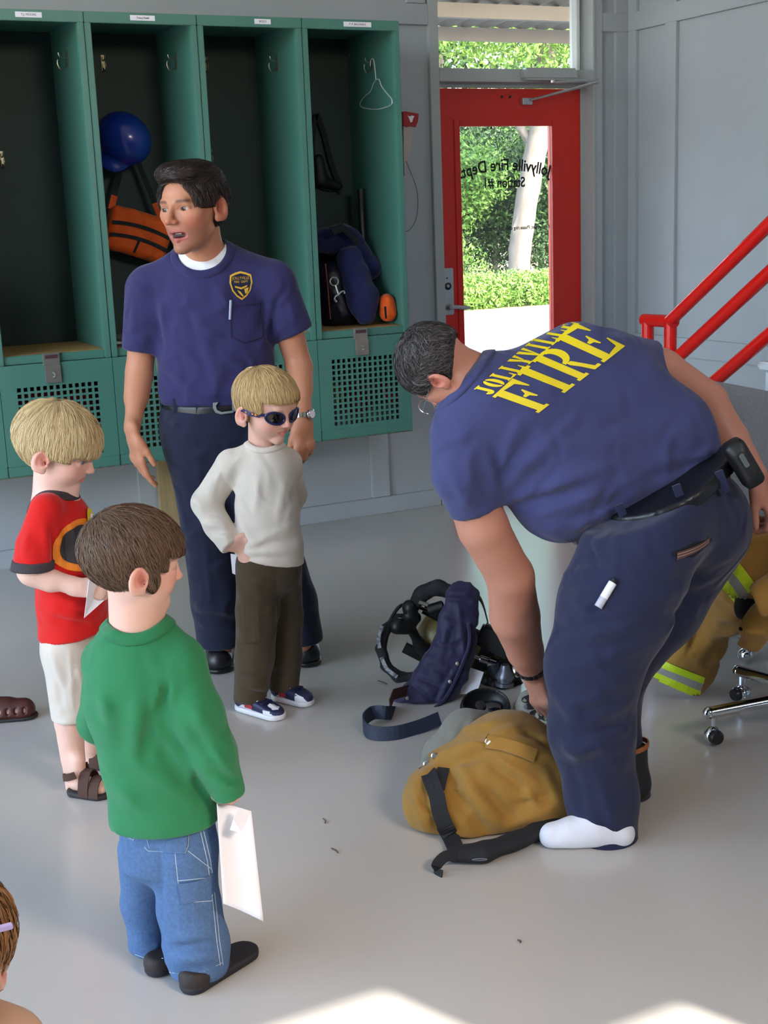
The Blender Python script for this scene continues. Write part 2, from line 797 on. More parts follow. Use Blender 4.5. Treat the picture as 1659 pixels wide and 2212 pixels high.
def neck_ring(T0, top, bot, R, parent, name, material, width=.014, th=.0035, m=40):
    """Rib collar: a flat band where a tube of radius R about the neck axis meets the shirt solid T0."""
    top, bot = np.asarray(top, float), np.asarray(bot, float)
    ax = unit(bot - top)
    a = unit(np.cross(ax, FH))
    b_ = np.cross(ax, a)
    ts = np.linspace(0, 2 * np.pi, m, endpoint=False)
    D = np.outer(np.cos(ts), a) + np.outer(np.sin(ts), b_)
    t = np.full(m, -.05)
    for _ in range(160):
        v = T0(top + D * R + ax * t[:, None])
        go = v > .001
        if not go.any():
            break
        t[go] += .002
    t = np.minimum(t, np.median(t) + .06)
    for _ in range(4):
        t = (np.roll(t, 1) + t * 2 + np.roll(t, -1)) / 4
    P_ = top + D * R + ax * t[:, None]
    G = grad(T0, P_, .006)
    V, Fc = [], []
    for i in range(m):
        tg = unit(P_[(i + 1) % m] - P_[i - 1])
        w = unit(np.cross(tg, G[i]))
        w = w if w @ D[i] > 0 else -w
        for u, v in ((-.35, .55), (.0, .95), (.55, .9), (1.0, .45), (1.0, -.6), (-.35, -.6)):
            V.append(P_[i] + w * u * width + G[i] * v * th)
    for i in range(m):
        j = (i + 1) % m
        for k in range(6):
            Fc.append([i * 6 + k, i * 6 + (k + 1) % 6, j * 6 + (k + 1) % 6, j * 6 + k])
    return obj(name, V, Fc, material, parent, smooth=True)


def plus_only(S):
    T0 = Sdf(S.k)
    T0.ops = [o for o in S.ops if o[0] == '+']
    return T0


# ------------------------------------------------------------------ head
class Head:
    def __init__(s, c, fwd, up, H, kid=True, mouth=0.0, nose=1.0, jaw=1.0, fat=0.0):
        s.c, s.R, s.H, s.kid, s.mouth = np.asarray(c, float), frame(fwd, up), H, kid, mouth
        s.nose, s.jaw, s.fat = nose, jaw, fat

    def w(s, q):
        return s.c + (np.asarray(q, float) @ s.R.T) * s.H

    def l(s, p):
        return (p - s.c) @ s.R / s.H

    def skull(s, grow=0.0):
        if s.kid:
            return s_ell((0, -.065, .125), np.array([.385, .465, .375]) + grow)
        return s_ell((0, -.075, .13), np.array([.335, .43, .37]) + grow)

    def local(s):
        S = Sdf(.05)
        ez = -.035 if s.kid else .015
        ex = .155 if s.kid else .14
        S.add(s.skull())
        if s.kid:
            S.add(s_ell((0, .10, -.13), (.30, .29, .33)), k=.08)
            for x in (-1, 1):
                S.add(s_ell((x * .17, .18, -.17), (.115, .13, .125)), k=.07)
                S.add(s_cone((x * .18, -.03, -.22), (0, .235, -.395), .085, .075), k=.06)
            S.add(s_ell((0, .27, -.405), (.085, .075, .07)), k=.05)
            S.add(s_cone((-.14, .335, .075), (.14, .335, .075), .045, .045), k=.07)
            S.add(s_cone((0, .385, -.03), (0, .425, -.145), .022, .036), k=.05)
            S.add(s_ell((0, .435, -.145), (.036, .034, .034)), k=.02)
            for x in (-1, 1):
                S.add(s_ell((x * .042, .405, -.16), (.03, .035, .026)), k=.02)
            mz, my = -.272, .352
        else:
            j = s.jaw
            S.add(s_ell((0, .09, -.12), (.27 + s.fat * .05, .27, .36)), k=.07)
            for x in (-1, 1):
                S.add(s_ell((x * .185, .20, -.05), (.10, .10, .09)), k=.07)
                S.add(s_cone((x * .20 * j, -.02, -.23), (x * .05, .235, -.42), .07 + s.fat * .05, .06), k=.06)
            S.add(s_ell((0, .265, -.425), (.085 * j, .08, .07)), k=.05)
            S.add(s_cone((-.15, .315, .085), (.15, .315, .085), .048, .048), k=.06)
            S.add(s_cone((0, .355, .055), (0, .445 * s.nose, -.11), .026, .04), k=.04)
            S.add(s_ell((0, .45 * s.nose, -.115), (.042, .045, .04)), k=.02)
            for x in (-1, 1):
                S.add(s_ell((x * .05, .40 * s.nose, -.13), (.034, .045, .032)), k=.02)
            mz, my = -.265, .325
        s.mz, s.my, s.ex, s.ez = mz, my, ex, ez
        # eye sockets, lids
        for x in (-1, 1):
            S.cut(s_ell((x * ex, .40, ez + .005), (.085, .075, .055)), k=.06)
        ey = .292 if s.kid else .272
        s.ey = ey
        er = .062 if s.kid else .056
        s.er = er
        for x in (-1, 1):
            S.add(s_ell((x * ex, ey, ez), (er * 1.22, er * 1.13, er * 1.10)), k=.03)
            S.cut(s_ell((x * ex, ey + er * .9, ez - er * .05), (er * .92, er * .9, er * .36)), k=.008)
        # mouth
        o = s.mouth
        wd = .10 if s.kid else .13
        s.wd = wd
        for x in (-1, 1):
            S.add(s_cone((x * .02, my + .008, mz + .020 + o * .3), (x * wd, my - .055, mz), .016, .007), k=.025)
            S.add(s_cone((0, my + .004, mz - .024 - o * .8), (x * wd * .92, my - .055, mz - o * .25), .019, .009), k=.025)
        S.cut(s_cone((-wd * .78, my - .005, mz - o * .25), (wd * .78, my - .005, mz - o * .25), .0045 + o * .42, .0045 + o * .42, 1.4, (0, 1, 0)), k=.010)
        # ears
        for x in (-1, 1):
            a = -math.radians(12) * x
            Rz = np.array([[math.cos(a), math.sin(a), 0], [-math.sin(a), math.cos(a), 0], [0, 0, 1]])
            exx = (.40 if s.kid else .345)
            zc = ez - (.075 if s.kid else .02)
            t_ = math.radians(-12)
            Rx = np.array([[1, 0, 0], [0, math.cos(t_), -math.sin(t_)], [0, math.sin(t_), math.cos(t_)]])
            RR = Rz @ Rx
            S.add(s_ell((x * (exx + .012), -.08, zc), (.036, .105, .155), RR), k=.015)
            S.add(s_ell((x * (exx - .01), -.045, zc - .11), (.028, .05, .05), RR), k=.015)
            S.cut(s_ell((x * (exx + .056), -.062, zc + .02), (.055, .068, .105), RR), k=.006)
            S.add(s_cone((x * (exx + .008), -.10, zc + .055), (x * (exx - .002), -.08, zc - .06), .012, .012), k=.012)
            S.cut(s_ell((x * (exx + .01), -.03, zc - .02), (.03, .025, .035), RR), k=.01)
        return S

    def sdf(s):
        L = s.local()
        H = s.H

        def f(p):
            out = np.full(len(p), 1.0)
            q = s.l(p)
            m_ = (np.abs(q) < .85).all(1)
            if m_.any():
                out[m_] = L(q[m_]) * H
            far = ~m_
            out[far] = np.linalg.norm(p[far] - s.c, axis=1) - .62 * H
            return out
        f.bb = (s.c - .62 * H, s.c + .62 * H)
        return f

    def color(s, base, lips, brow, blush, stubble=None):
        base, lips, brow, blush = (np.array(lin(x)) for x in (base, lips, brow, blush))

        def fn(p):
            q = s.l(p)
            C = np.tile(base, (len(p), 1))

            def mixin(mask, col, a=1.0):
                C[:] = C + (np.asarray(col) - C) * (mask * a)[:, None]
            near = (np.abs(q) < .7).all(1) & (q[:, 2] > -.55)
            ax = np.abs(q[:, 0])
            ck = np.exp(-(((ax - .19) / .12) ** 2 + ((q[:, 2] + .16) / .11) ** 2)) * (q[:, 1] > .1)
            mixin(ck * near, blush, .55)
            nz = np.exp(-((q[:, 0] / .06) ** 2 + ((q[:, 2] + .14) / .06) ** 2)) * (q[:, 1] > .36)
            mixin(nz * near, blush, .5)
            er = np.exp(-(((q[:, 1] + .08) / .11) ** 2 + ((q[:, 2] - s.ez + .02) / .15) ** 2)) * (ax > (.37 if s.kid else .325))
            mixin(er * near, blush, .8)
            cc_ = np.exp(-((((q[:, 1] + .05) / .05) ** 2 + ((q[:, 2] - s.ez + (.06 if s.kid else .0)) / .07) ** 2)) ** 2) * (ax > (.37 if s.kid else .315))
            mixin(cc_ * near, blush * np.array([.55, .38, .34]), .75)  # ear hollow: redder skin, with its shading painted into the colour
            if stubble is not None:
                sb_ = np.clip((-.12 - q[:, 2]) / .1, 0, 1) * np.clip((q[:, 1] - .0) / .1, 0, 1) * np.clip((q[:, 2] + .56) / .06, 0, 1)
                mixin(sb_ * near, np.array(lin(stubble)), .42)
            o = s.mouth
            wd = s.wd
            dl = np.sqrt((q[:, 0] / (wd * 1.02)) ** 2 + ((q[:, 2] - s.mz + .004 + o * .25) / (.040 + o * .8)) ** 2)
            mixin(np.clip((1.06 - dl) / .22, 0, 1) * (q[:, 1] > .24) * near, lips, .85)
            if o > 0:
                mo = np.clip((1.0 - np.sqrt((q[:, 0] / (wd * .85)) ** 2 + ((q[:, 2] - s.mz + o * .25) / (.012 + o * .45)) ** 2)) / .2, 0, 1) * (q[:, 1] < s.my - .004) * (q[:, 1] > .15)
                mixin(mo * near, np.array([.03, .008, .008]), .95)  # darkness inside the open mouth, painted into the vertex colour
            bz = s.ez + (.098 if s.kid else .088) - 1.2 * (ax - s.ex) ** 2
            bm = np.clip(1.3 - np.abs(q[:, 2] - bz) / (.017 if s.kid else .02), 0, 1) * np.clip((.09 - np.abs(ax - s.ex + .005)) / .03, 0, 1) * (q[:, 1] > .15)
            mixin(bm * near, brow, .5 if s.kid else .8)
            lid = np.exp(-((np.sqrt(((ax - s.ex) / .075) ** 2 + ((q[:, 2] - s.ez) / .036) ** 2) - 1) / .16) ** 2) * (q[:, 1] > .2) * (q[:, 2] > s.ez - .01)
            mixin(lid * near, brow, .55)
            return np.clip(C, 0, 1)
        return fn

    def eyes(s, parent, gaze, iris='#5a4632'):
        """Eyeballs with iris and pupil, looking along a world direction."""
        g = unit(gaze)
        for x in (-1, 1):
            c = s.w((x * s.ex, s.ey, s.ez))
            b_ = MB().ball((0, 0, 0), s.er * s.H * .98, 32, 24)
            V = np.array(b_.V)
            ca = V @ g / (s.er * s.H * .98)
            C = np.tile(np.array(lin('#c2bab2')), (len(V), 1))
            C[ca > .74] = np.array(lin(iris))
            C[ca > .93] = (.004, .004, .004)
            obj('eye', V + c, b_.F, mat('eye_wet', attr='Col', rough=.12), parent, smooth=True, cols=C)


def hair(head, shell, parent, color, n, length, flow, h=.006, root=None, width=.0016, lift=.004, spread=.25, seed=1, var=.12, keep=None, seg=7, color2=None, name='hair', rough=.5):
    """Hair: a solid cap (shell, in head-local units) with combed strands lying on it, one mesh."""
    H = head.H
    r = np.random.default_rng(seed)

    def fw(p):
        return shell(head.l(p)) * H
    V, Q = surface(fw, h, head.c - .78 * H, head.c + .78 * H)
    V = relax(V, Q, 1)
    base = np.array(lin(color))
    c2 = np.array(lin(color2)) if color2 else base * .6
    nz = noise3(V, 180, 3, 1)
    C0 = base * .75 + (c2 - base) * .15
    C0 = np.tile(C0, (len(V), 1)) * (1 + .2 * nz)[:, None]
    # strands
    P4 = V[Q]
    ar = np.linalg.norm(np.cross(P4[:, 1] - P4[:, 0], P4[:, 2] - P4[:, 0]), axis=1)
    pick = r.choice(len(Q), n, p=ar / ar.sum())
    a, b_ = r.random(n)[:, None], r.random(n)[:, None]
    p = P4[pick, 0] * (1 - a) * (1 - b_) + P4[pick, 1] * a * (1 - b_) + P4[pick, 2] * a * b_ + P4[pick, 3] * (1 - a) * b_
    if root is not None:
        ok = root(head.l(p))
        p = p[ok]
    n = len(p)
    jit = r.normal(size=(n, 3)) * spread
    L = (length(head.l(p)) if callable(length) else np.full(n, length)) * (.7 + .6 * r.random(n)) * H
    lf = lift * (.2 + r.random(n) * 1.2)
    pts, nrm = [], []
    for i in range(seg + 1):
        g = grad(fw, p)
        d0 = fw(p)
        t = i / seg
        p = p - g * (d0 - lf * np.sin(np.pi * min(1, .15 + t * .75)) - .0006)[:, None]
        pts.append(p)
        nrm.append(g)
        d = flow(head.l(p))
        dw = d @ head.R.T + jit
        dw = dw - g * (dw * g).sum(1)[:, None]
        dw /= np.linalg.norm(dw, axis=1)[:, None] + 1e-9
        p = p + dw * (L / seg)[:, None]
    far = np.max(np.linalg.norm(np.array(pts) - head.c, axis=2), axis=0) < .72 * H
    pts, nrm = [q[far] for q in pts], [q[far] for q in nrm]
    n = int(far.sum())
    tone = (1 + var * r.normal(size=n))
    mixv = np.clip(r.random(n) - .45, 0, 1)
    tips = np.array(pts)                                     # seg+1, n, 3
    nrm = np.array(nrm)
    tan = np.gradient(tips, axis=0)
    tan /= np.linalg.norm(tan, axis=2)[:, :, None] + 1e-9
    sd = np.cross(tan, nrm)
    tw = r.normal(size=(n, 1)) * .5
    sd = sd + nrm * tw[None]
    wdt = width * np.interp(np.linspace(0, 1, seg + 1), [0, .2, .7, 1], [.5, 1, .8, .15])
    A = tips - sd * wdt[:, None, None] / 1
    Bq = tips + sd * wdt[:, None, None] / 1
    SV = np.stack([A, Bq], 2).transpose(1, 0, 2, 3).reshape(-1, 3)       # strand, seg, side
    k = 2 * (seg + 1)
    base_i = np.arange(n)[:, None] * k
    fq = np.array([[2 * i, 2 * i + 1, 2 * i + 3, 2 * i + 2] for i in range(seg)])
    SF = (base_i[:, None, :] + fq[None]).reshape(-1, 4)
    col = (base[None] * (1 - mixv[:, None]) + c2[None] * mixv[:, None]) * tone[:, None]
    SC = np.repeat(col, k, 0)
    AV = np.concatenate([V, SV])
    AF = np.concatenate([Q, SF + len(V)])
    AC = np.clip(np.concatenate([C0, SC]), 0.002, 1)
    return obj(name, AV, AF, mat('hair_' + color, attr='Col', rough=rough, spec=.4), parent, smooth=True, cols=AC)


# ------------------------------------------------------------------ hand
def hand(S, wrist, dirn, palm, size, side, curl=(.5, .5, .55, .6), thumb=.3, spread=.10, wr=None, thumb_open=.6, k=.004):
    """Palm, four fingers and a thumb added to S. palm: direction the palm faces; side=+1: thumb on cross(dirn, palm) side."""
    w = np.asarray(wrist, float)
    d = unit(dirn)
    pn = unit(np.asarray(palm) - d * (np.asarray(palm) @ d))
    lat = np.cross(d, pn) * side
    Z = size
    kn = w + d * Z * .50
    wr = Z * .15 if wr is None else wr
    S.add(s_cone(w - d * Z * .1, w + d * Z * .12, wr, Z * .175, .62, pn), k=.015)
    S.add(s_cone(w + d * Z * .14 + lat * Z * .07, kn + lat * Z * .10, Z * .115, Z * .115, .62, pn), k=.012)
    S.add(s_cone(w + d * Z * .14 - lat * Z * .06, kn - lat * Z * .115, Z * .105, Z * .095, .62, pn), k=.012)
    S.add(s_ell(w + d * Z * .22 + lat * Z * .12 + pn * Z * .04, (Z * .09, Z * .09, Z * .09)), k=.012)
    tips = []
    lens = ((.27, .16, .13), (.29, .18, .13), (.27, .17, .13), (.21, .13, .12))
    for i in range(4):
        lo = (1.5 - i) / 1.5
        b_ = kn + lat * Z * .155 * lo - d * Z * (.0, -.01, .01, .05)[i]
        ang = 0
        fd = unit(d + lat * spread * lo)
        p = b_ - pn * Z * .01
        c = curl[i] if hasattr(curl, '__len__') else curl
        for j in range(3):
            ang += c * (.75, 1.0, .7)[j]
            dd = fd * math.cos(ang) + pn * math.sin(ang)
            q = p + dd * Z * lens[i][j]
            r0, r1 = Z * (.058, .051, .045)[j] * (1, 1, .97, .86)[i], Z * (.052, .046, .037)[j] * (1, 1, .97, .86)[i]
            S.add(s_cone(p, q, r0, r1), k=k if j else .008)
            p = q
        tips.append(p)
    tb = w + d * Z * .16 + lat * Z * .13 + pn * Z * .03
    td = unit(d * (1 - .35 * thumb_open) + lat * thumb_open + pn * thumb)
    q1 = tb + td * Z * .22
    td2 = unit(td * .9 + d * .35 - lat * .1 + pn * thumb * .4)
    q2 = q1 + td2 * Z * .17
    q3 = q2 + unit(td2 + d * .2) * Z * .10
    S.add(s_cone(tb, q1, Z * .085, Z * .062), k=.012)
    S.add(s_cone(q1, q2, Z * .060, Z * .052), k=.005)
    S.add(s_cone(q2, q3, Z * .052, Z * .042), k=.005)
    tips.append(q3)
    return tips


def multires(f, parts, coarse, name, material, parent, colfn=None, it=1):
    """One body mesh: coarse everywhere, finer inside the given boxes (head, hands)."""
    VV, QQ, n = [], [], 0
    boxes = [(np.asarray(lo), np.asarray(hi)) for lo, hi, h in parts]

    def put(V, Q):
        nonlocal n
        VV.append(V)
        QQ.append(Q + n)
        n += len(V)
    V, Q = surface(f, coarse)
    V = relax(V, Q, it)
    cen = V[Q].mean(1)
    keep = np.ones(len(Q), bool)
    for lo, hi in boxes:
        keep &= ~((cen > lo + coarse).all(1) & (cen < hi - coarse).all(1))
    put(V, Q[keep])
    for (lo, hi, h) in parts:
        V, Q = surface(f, h, np.asarray(lo), np.asarray(hi), pad=0)
        V = relax(V, Q, it)
        put(V, Q)
    V = np.concatenate(VV)
    Q = np.concatenate(QQ)
    used = np.zeros(len(V), bool)
    used[Q.ravel()] = True
    new = np.cumsum(used) - 1
    V, Q = V[used], new[Q]
    return obj(name, V, Q, material, parent, smooth=True, cols=colfn(V) if colfn else None)
# ================================================================== the room
def blend_light(a, b, t):
    return tuple(x + (y - x) * t for x, y in zip(a, b))


M_WALL = mat('wall_paint', '#a3a8ab', 0.55, var=0.04, vscale=3, bump=0.05, bscale=60)
M_FLOOR = mat('floor_epoxy', '#b8b3ab', 0.24, var=0.04, vscale=1.1, spec=0.6)
M_CEIL = mat('ceiling_paint', '#d2d2ce', 0.8, var=0.03)
M_RED = mat('red_gloss_paint', '#dc140a', 0.3, var=0.05, vscale=4, coat=0.3)
M_REDDOOR = mat('red_door_paint', '#cf2010', 0.38, var=0.06, vscale=3)
M_ALU = mat('brushed_aluminium', '#b9bcbd', 0.35, metal=0.9, var=0.05, stretch=(1, 40, 1))
M_CHROME = mat('chrome', '#d9dcdf', 0.08, metal=1.0)
M_BLACKPL = mat('black_plastic', '#131315', 0.4)
M_BLACKCLOTH = mat('black_webbing', '#15161b', 0.8, bump=0.3, bscale=400)
M_WHITEPAPER = mat('white_paper', '#eceaf0', 0.6, var=0.02)
M_GLASS = mat('window_glass', '#ffffff', 0.0, trans=1.0, spec=0.3)
M_FRAME = mat('frame_paint', '#a9adab', 0.45, var=0.03)

CEIL_Z = 4.4
XL, YF = -8.2, -7.0          # far side wall, bay-door wall behind the photographer

floor = MB().box((XL - .15, YF - 0.2, -0.15), (0.15, 0.18, 0)).build('floor', M_FLOOR)
tag(floor, 'glossy grey epoxy painted concrete floor', 'floor', kind='structure')

# back wall with the door and transom opening cut out
DX0, DX1, DZ, TZ0, TZ1 = -1.165, -0.245, 2.14, 2.203, 2.72
wb = MB()
wb.box((XL, 0, 0), (DX0 - .01, 0.15, CEIL_Z)).box((DX1 + .01, 0, 0), (0.15, 0.15, CEIL_Z)).box((DX0 - .01, 0, TZ1 + .01), (DX1 + .01, 0.15, CEIL_Z))
wall_back = wb.build('wall_back', M_WALL)
tag(wall_back, 'grey painted panelled wall behind the lockers', 'wall', kind='structure')
wall_right = MB().box((0, YF - 0.2, 0), (0.15, 0, CEIL_Z)).build('wall_right', M_WALL)
tag(wall_right, 'pale grey panelled wall beside the red stair rails', 'wall', kind='structure')


def batten(lo, hi, par):
    MB().box(lo, hi, bev=0.0025).build('batten', M_WALL, par)


T = 0.02
# vertical boards and rails of the back wall
for x0, x1, z0, z1 in ((-1.62, -1.52, .088, 2.40), (-2.84, -2.74, .088, 2.40), (-4.06, -3.96, .088, 2.40), (-5.28, -5.18, .088, 2.40), (-6.5, -6.4, .088, 2.4),
                       (-1.33, -1.23, 2.502, CEIL_Z), (-2.50, -2.40, 2.502, CEIL_Z), (-3.7, -3.6, 2.502, CEIL_Z), (-4.9, -4.8, 2.502, CEIL_Z),
                       (-0.094, 0, .088, 2.398), (-0.094, 0, 2.49, CEIL_Z), (-0.232, -0.181, .088, CEIL_Z)):
    batten((x0, -T, z0), (x1, 0.004, z1), wall_back)
batten((XL, -T, 2.404), (-1.217, 0.004, 2.5), wall_back)
batten((-0.181, -T, 2.398), (0, 0.004, 2.49), wall_back)
bb = MB().box((XL, -T - .004, 0), (-1.222, 0.004, .086), bev=.003).build('baseboard_back', M_WALL)
tag(bb, 'grey baseboard along the wall under the lockers', 'baseboard', kind='structure')
bb2 = MB().box((-0.225, -T - .004, 0), (0, 0.004, .086), bev=.003).build('baseboard_corner', M_WALL)
tag(bb2, 'short grey baseboard between door and corner', 'baseboard', kind='structure')
# boards of the side wall
batten((-T, -0.093, .086), (0.004, -.021, 2.398), wall_right)
for i in range(6):
    y = -0.326 - i * 1.22
    batten((-T, y - .095, .82), (.004, y, 2.398), wall_right)
    batten((-T, y - .095, 2.49), (.004, y, CEIL_Z), wall_right)
    batten((-T, y - .095, .088), (.004, y, .722), wall_right)
batten((-T, -7.2, 2.398), (.004, -.021, 2.49), wall_right)
batten((-T, -7.2, .722), (.004, -.094, .82), wall_right)
batten((-T, -0.093, 2.49), (.004, -.021, CEIL_Z), wall_right)
bb3 = MB().box((-T - .004, -7.2, 0), (.004, -.026, .086), bev=.003).build('baseboard_side', M_WALL)
tag(bb3, 'grey baseboard along the wall by the stairs', 'baseboard', kind='structure')

ceiling = MB().box((XL, YF - .2, CEIL_Z), (.15, .15, CEIL_Z + .15)).build('ceiling', M_CEIL)
tag(ceiling, 'white ceiling of the engine bay', 'ceiling', kind='structure')
# bay-door wall behind the photographer: two openings let the sun reach the floor
WIN = [(-3.0, -2.06, 2.5, 3.20), (-1.99, -1.72, 2.4, 2.88)]
wf = MB().box((XL, YF - .12, 0), (WIN[0][0], YF, CEIL_Z)).box((WIN[0][0], YF - .12, WIN[0][3]), (WIN[0][1], YF, CEIL_Z)).box((WIN[0][1], YF - .12, 0), (WIN[1][0], YF, CEIL_Z))
wf.box((WIN[1][0], YF - .12, WIN[1][3]), (WIN[1][1], YF, CEIL_Z)).box((WIN[1][1], YF - .12, 0), (0, YF, CEIL_Z))
for w_i in WIN:
    wf.box((w_i[0], YF - .12, 0), (w_i[1], YF, w_i[2]))
wall_front = wf.build('wall_front', mat('bay_door_grey', '#6a6d70', .6, var=.05))
tag(wall_front, 'grey wall with two bay windows', 'wall', kind='structure')
# side wall with the wide open engine bay that lights the room
BAY = (-6.8, -.6, 4.1)
wl_ = MB().box((XL - .15, YF - .12, BAY[2]), (XL, .15, CEIL_Z)).box((XL - .15, BAY[1], 0), (XL, .15, BAY[2])).box((XL - .15, YF - .12, 0), (XL, BAY[0], BAY[2]))
wall_left = wl_.build('wall_left', M_WALL)
tag(wall_left, 'grey side wall with the open engine bay', 'wall', kind='structure')
apron = MB().box((-40, -40, -.2), (30, YF - .2, -.02)).box((-40, YF - .2, -.2), (XL - .15, 40, -.02)).build('ground_apron', mat('apron_concrete', '#a8a49c', .8, var=.08))
tag(apron, 'sunlit concrete apron outside the bay doors', 'ground', kind='structure')
portal('daylight_bay', (XL - .07, (BAY[0] + BAY[1]) / 2, BAY[2] / 2), (0, (BAY[0] + BAY[1]) / 2, BAY[2] / 2), BAY[1] - BAY[0], BAY[2])
for w_i in WIN:
    portal('daylight_window', ((w_i[0] + w_i[1]) / 2, YF - .06, (w_i[3] + w_i[2]) / 2), ((w_i[0] + w_i[1]) / 2, 0, (w_i[3] + w_i[2]) / 2), w_i[1] - w_i[0], w_i[3] - w_i[2])

# ------------------------------------------------------------------ door, frame, transom
fr = thing('trim_1', 'grey metal door frame around the red door', 'door frame', (-.7, 0, 0), kind='structure')
MB().box((DX0 - .052, -.025, 0), (DX0, .17, TZ1 + .05), bev=.002).build('jamb', M_FRAME, fr)
MB().box((DX1, -.025, 0), (DX1 + .014, .17, TZ1 + .05), bev=.002).build('jamb', M_FRAME, fr)
MB().box((DX0, -.025, DZ), (DX1, .17, TZ0), bev=.002).build('transom_bar', M_FRAME, fr)
MB().box((DX0, -.025, TZ1), (DX1, .17, TZ1 + .05), bev=.002).build('frame_head', M_FRAME, fr)
MB().box((DX1 - .022, .06, 0), (DX1, .09, DZ)).build('door_stop', M_FRAME, fr)
MB().box((DX0, .055, DZ - .02), (DX1, .09, DZ)).build('door_stop', M_FRAME, fr)

tw = thing('window_1', 'clear transom window above the red door', 'window', (-.7, .1, TZ0), kind='structure')
MB().box((DX0, .09, TZ0), (DX1, .097, TZ1)).build('pane', M_GLASS, tw)
MB().box((DX1 - .05, .05, TZ0), (DX1 - .03, .12, TZ1), bev=.002).build('stile', mat('window_white', '#d8dcdc', .4), tw)
MB().box((DX0, .075, TZ0), (DX1, .115, TZ0 + .012)).build('glazing_bead', M_FRAME, tw)

Y0, Y1 = .062, .106
door = thing('door_1', 'red half glazed entrance door with mirrored black lettering', 'door', (-.7, .08, 0), kind='structure')
dx0, dx1, dz0, dz1 = DX0 + .004, DX1 - .024, .012, DZ - .024
gx0, gx1, gz0, gz1 = -1.012, -.448, .14, 1.932
b = MB().box((dx0, Y0, dz0), (gx0, Y1, dz1)).box((gx1, Y0, dz0), (dx1, Y1, dz1)).box((gx0, Y0, gz1), (gx1, Y1, dz1)).box((gx0, Y0, dz0), (gx1, Y1, gz0))
leaf = b.build('door_leaf', M_REDDOOR, door)
b = MB()
w_ = .032
for lo, hi in (((gx0 - w_, gz0 - w_), (gx0 + .002, gz1 + w_)), ((gx1 - .002, gz0 - w_), (gx1 + w_, gz1 + w_)), ((gx0, gz1 - .002), (gx1, gz1 + w_)), ((gx0, gz0 - w_), (gx1, gz0 + .002))):
    b.box((lo[0], Y0 - .006, lo[1]), (hi[0], Y0 + .004, hi[1]), bev=.002)
b.build('glazing_frame', M_REDDOOR, door)
pane = MB().box((gx0, Y0 + .018, gz0), (gx1, Y0 + .024, gz1)).build('pane', M_GLASS, door)
M_LETTER = mat('black_vinyl', '#0d0e10', .5)


def door_text(body, size, cx, cz, arc=0.0, squeeze=1.0):
    V, Fc = text_mesh(body, size, 0.0006, bold=size * .018)
    V[:, 0] *= squeeze
    P = np.zeros_like(V)
    x, z = V[:, 0], V[:, 1]
    if arc:
        a = x / arc
        P[:, 0] = (arc + z) * np.sin(a)
        P[:, 2] = (arc + z) * np.cos(a) - arc
    else:
        P[:, 0], P[:, 2] = x, z
    W = np.stack([cx - P[:, 0], Y0 + .0165 + V[:, 2], cz + P[:, 2]], 1)      # mirrored: lettered to be read from outside
    obj('lettering', W, Fc, M_LETTER, door)


door_text('Jollyville Fire Dept.', .084, -.728, 1.735, arc=1.0, squeeze=.88)
door_text('Station #1', .072, -.738, 1.645, squeeze=.86)
door_text('If no answer, Please ring door bell for assistance. Thank you', .027, -.738, 1.412, squeeze=.86)
# mortise lock plate with lever, thumb turn
lockp = MB().box((-1.146, Y0 - .012, .985), (-1.072, Y0 + .001, 1.225), bev=.004).build('lock_plate', M_ALU, door)
MB().lathe([(.019, 0), (.019, .006), (.012, .008)], (-1.108, Y0 - .011, 1.133), (0, -1, 0), 20).build('lock_cylinder', M_BLACKPL, lockp, smooth=True)
MB().lathe([(.008, 0), (.008, .009)], (-1.112, Y0 - .016, 1.135), (0, -1, 0), 12).build('thumb_turn', M_ALU, lockp, smooth=True)
MB().lathe([(.004, 0), (.004, .004)], (-1.112, Y0 - .012, 1.175), (0, -1, 0), 8).build('screw', M_BLACKPL, lockp)
lv = MB().lathe([(.016, 0), (.016, .03), (.012, .05)], (-1.115, Y0 - .01, 1.028), (0, -1, 0), 16)
lv.tube([(-1.115, Y0 - .055, 1.028), (-1.08, Y0 - .056, 1.026), (-1.03, Y0 - .05, 1.02), (-1.0, Y0 - .045, 1.018)], [.011, .011, .010, .008], 10)
lv.build('lever_handle', M_ALU, door, smooth=True)
# surface closer on the transom bar with its two-piece arm
cl = MB().box((-.70, -.082, 2.146), (-.375, -.026, 2.206), bev=.012).build('closer_body', mat('closer_silver', '#b4b7b5', .45, metal=.5), door, smooth=True)
MB().lathe([(.018, 0), (.018, .012), (.01, .016)], (-.52, -.055, 2.146), (0, 0, -1), 14).build('closer_spindle', M_ALU, cl, smooth=True)
MB().tube([(-.52, -.055, 2.135), (-.40, -.14, 2.135), (-.325, -.185, 2.135)], [.009, .008, .008], 8).build('closer_arm', M_ALU, cl, smooth=True)
MB().tube([(-.325, -.185, 2.128), (-.45, -.09, 2.095), (-.55, -.02, 2.07), (-.60, .02, 2.058)], [.009, .008, .006, .006], 8).build('closer_arm', M_ALU, cl, smooth=True)
MB().box((-.645, .03, 2.035), (-.585, .062, 2.068), bev=.004).build('arm_shoe', M_ALU, cl)
for x in (-.755, -.705):
    MB().lathe([(.007, 0), (.007, .004)], (x, Y0, 2.075), (0, -1, 0), 10).build('bolt_head', M_BLACKPL, leaf)

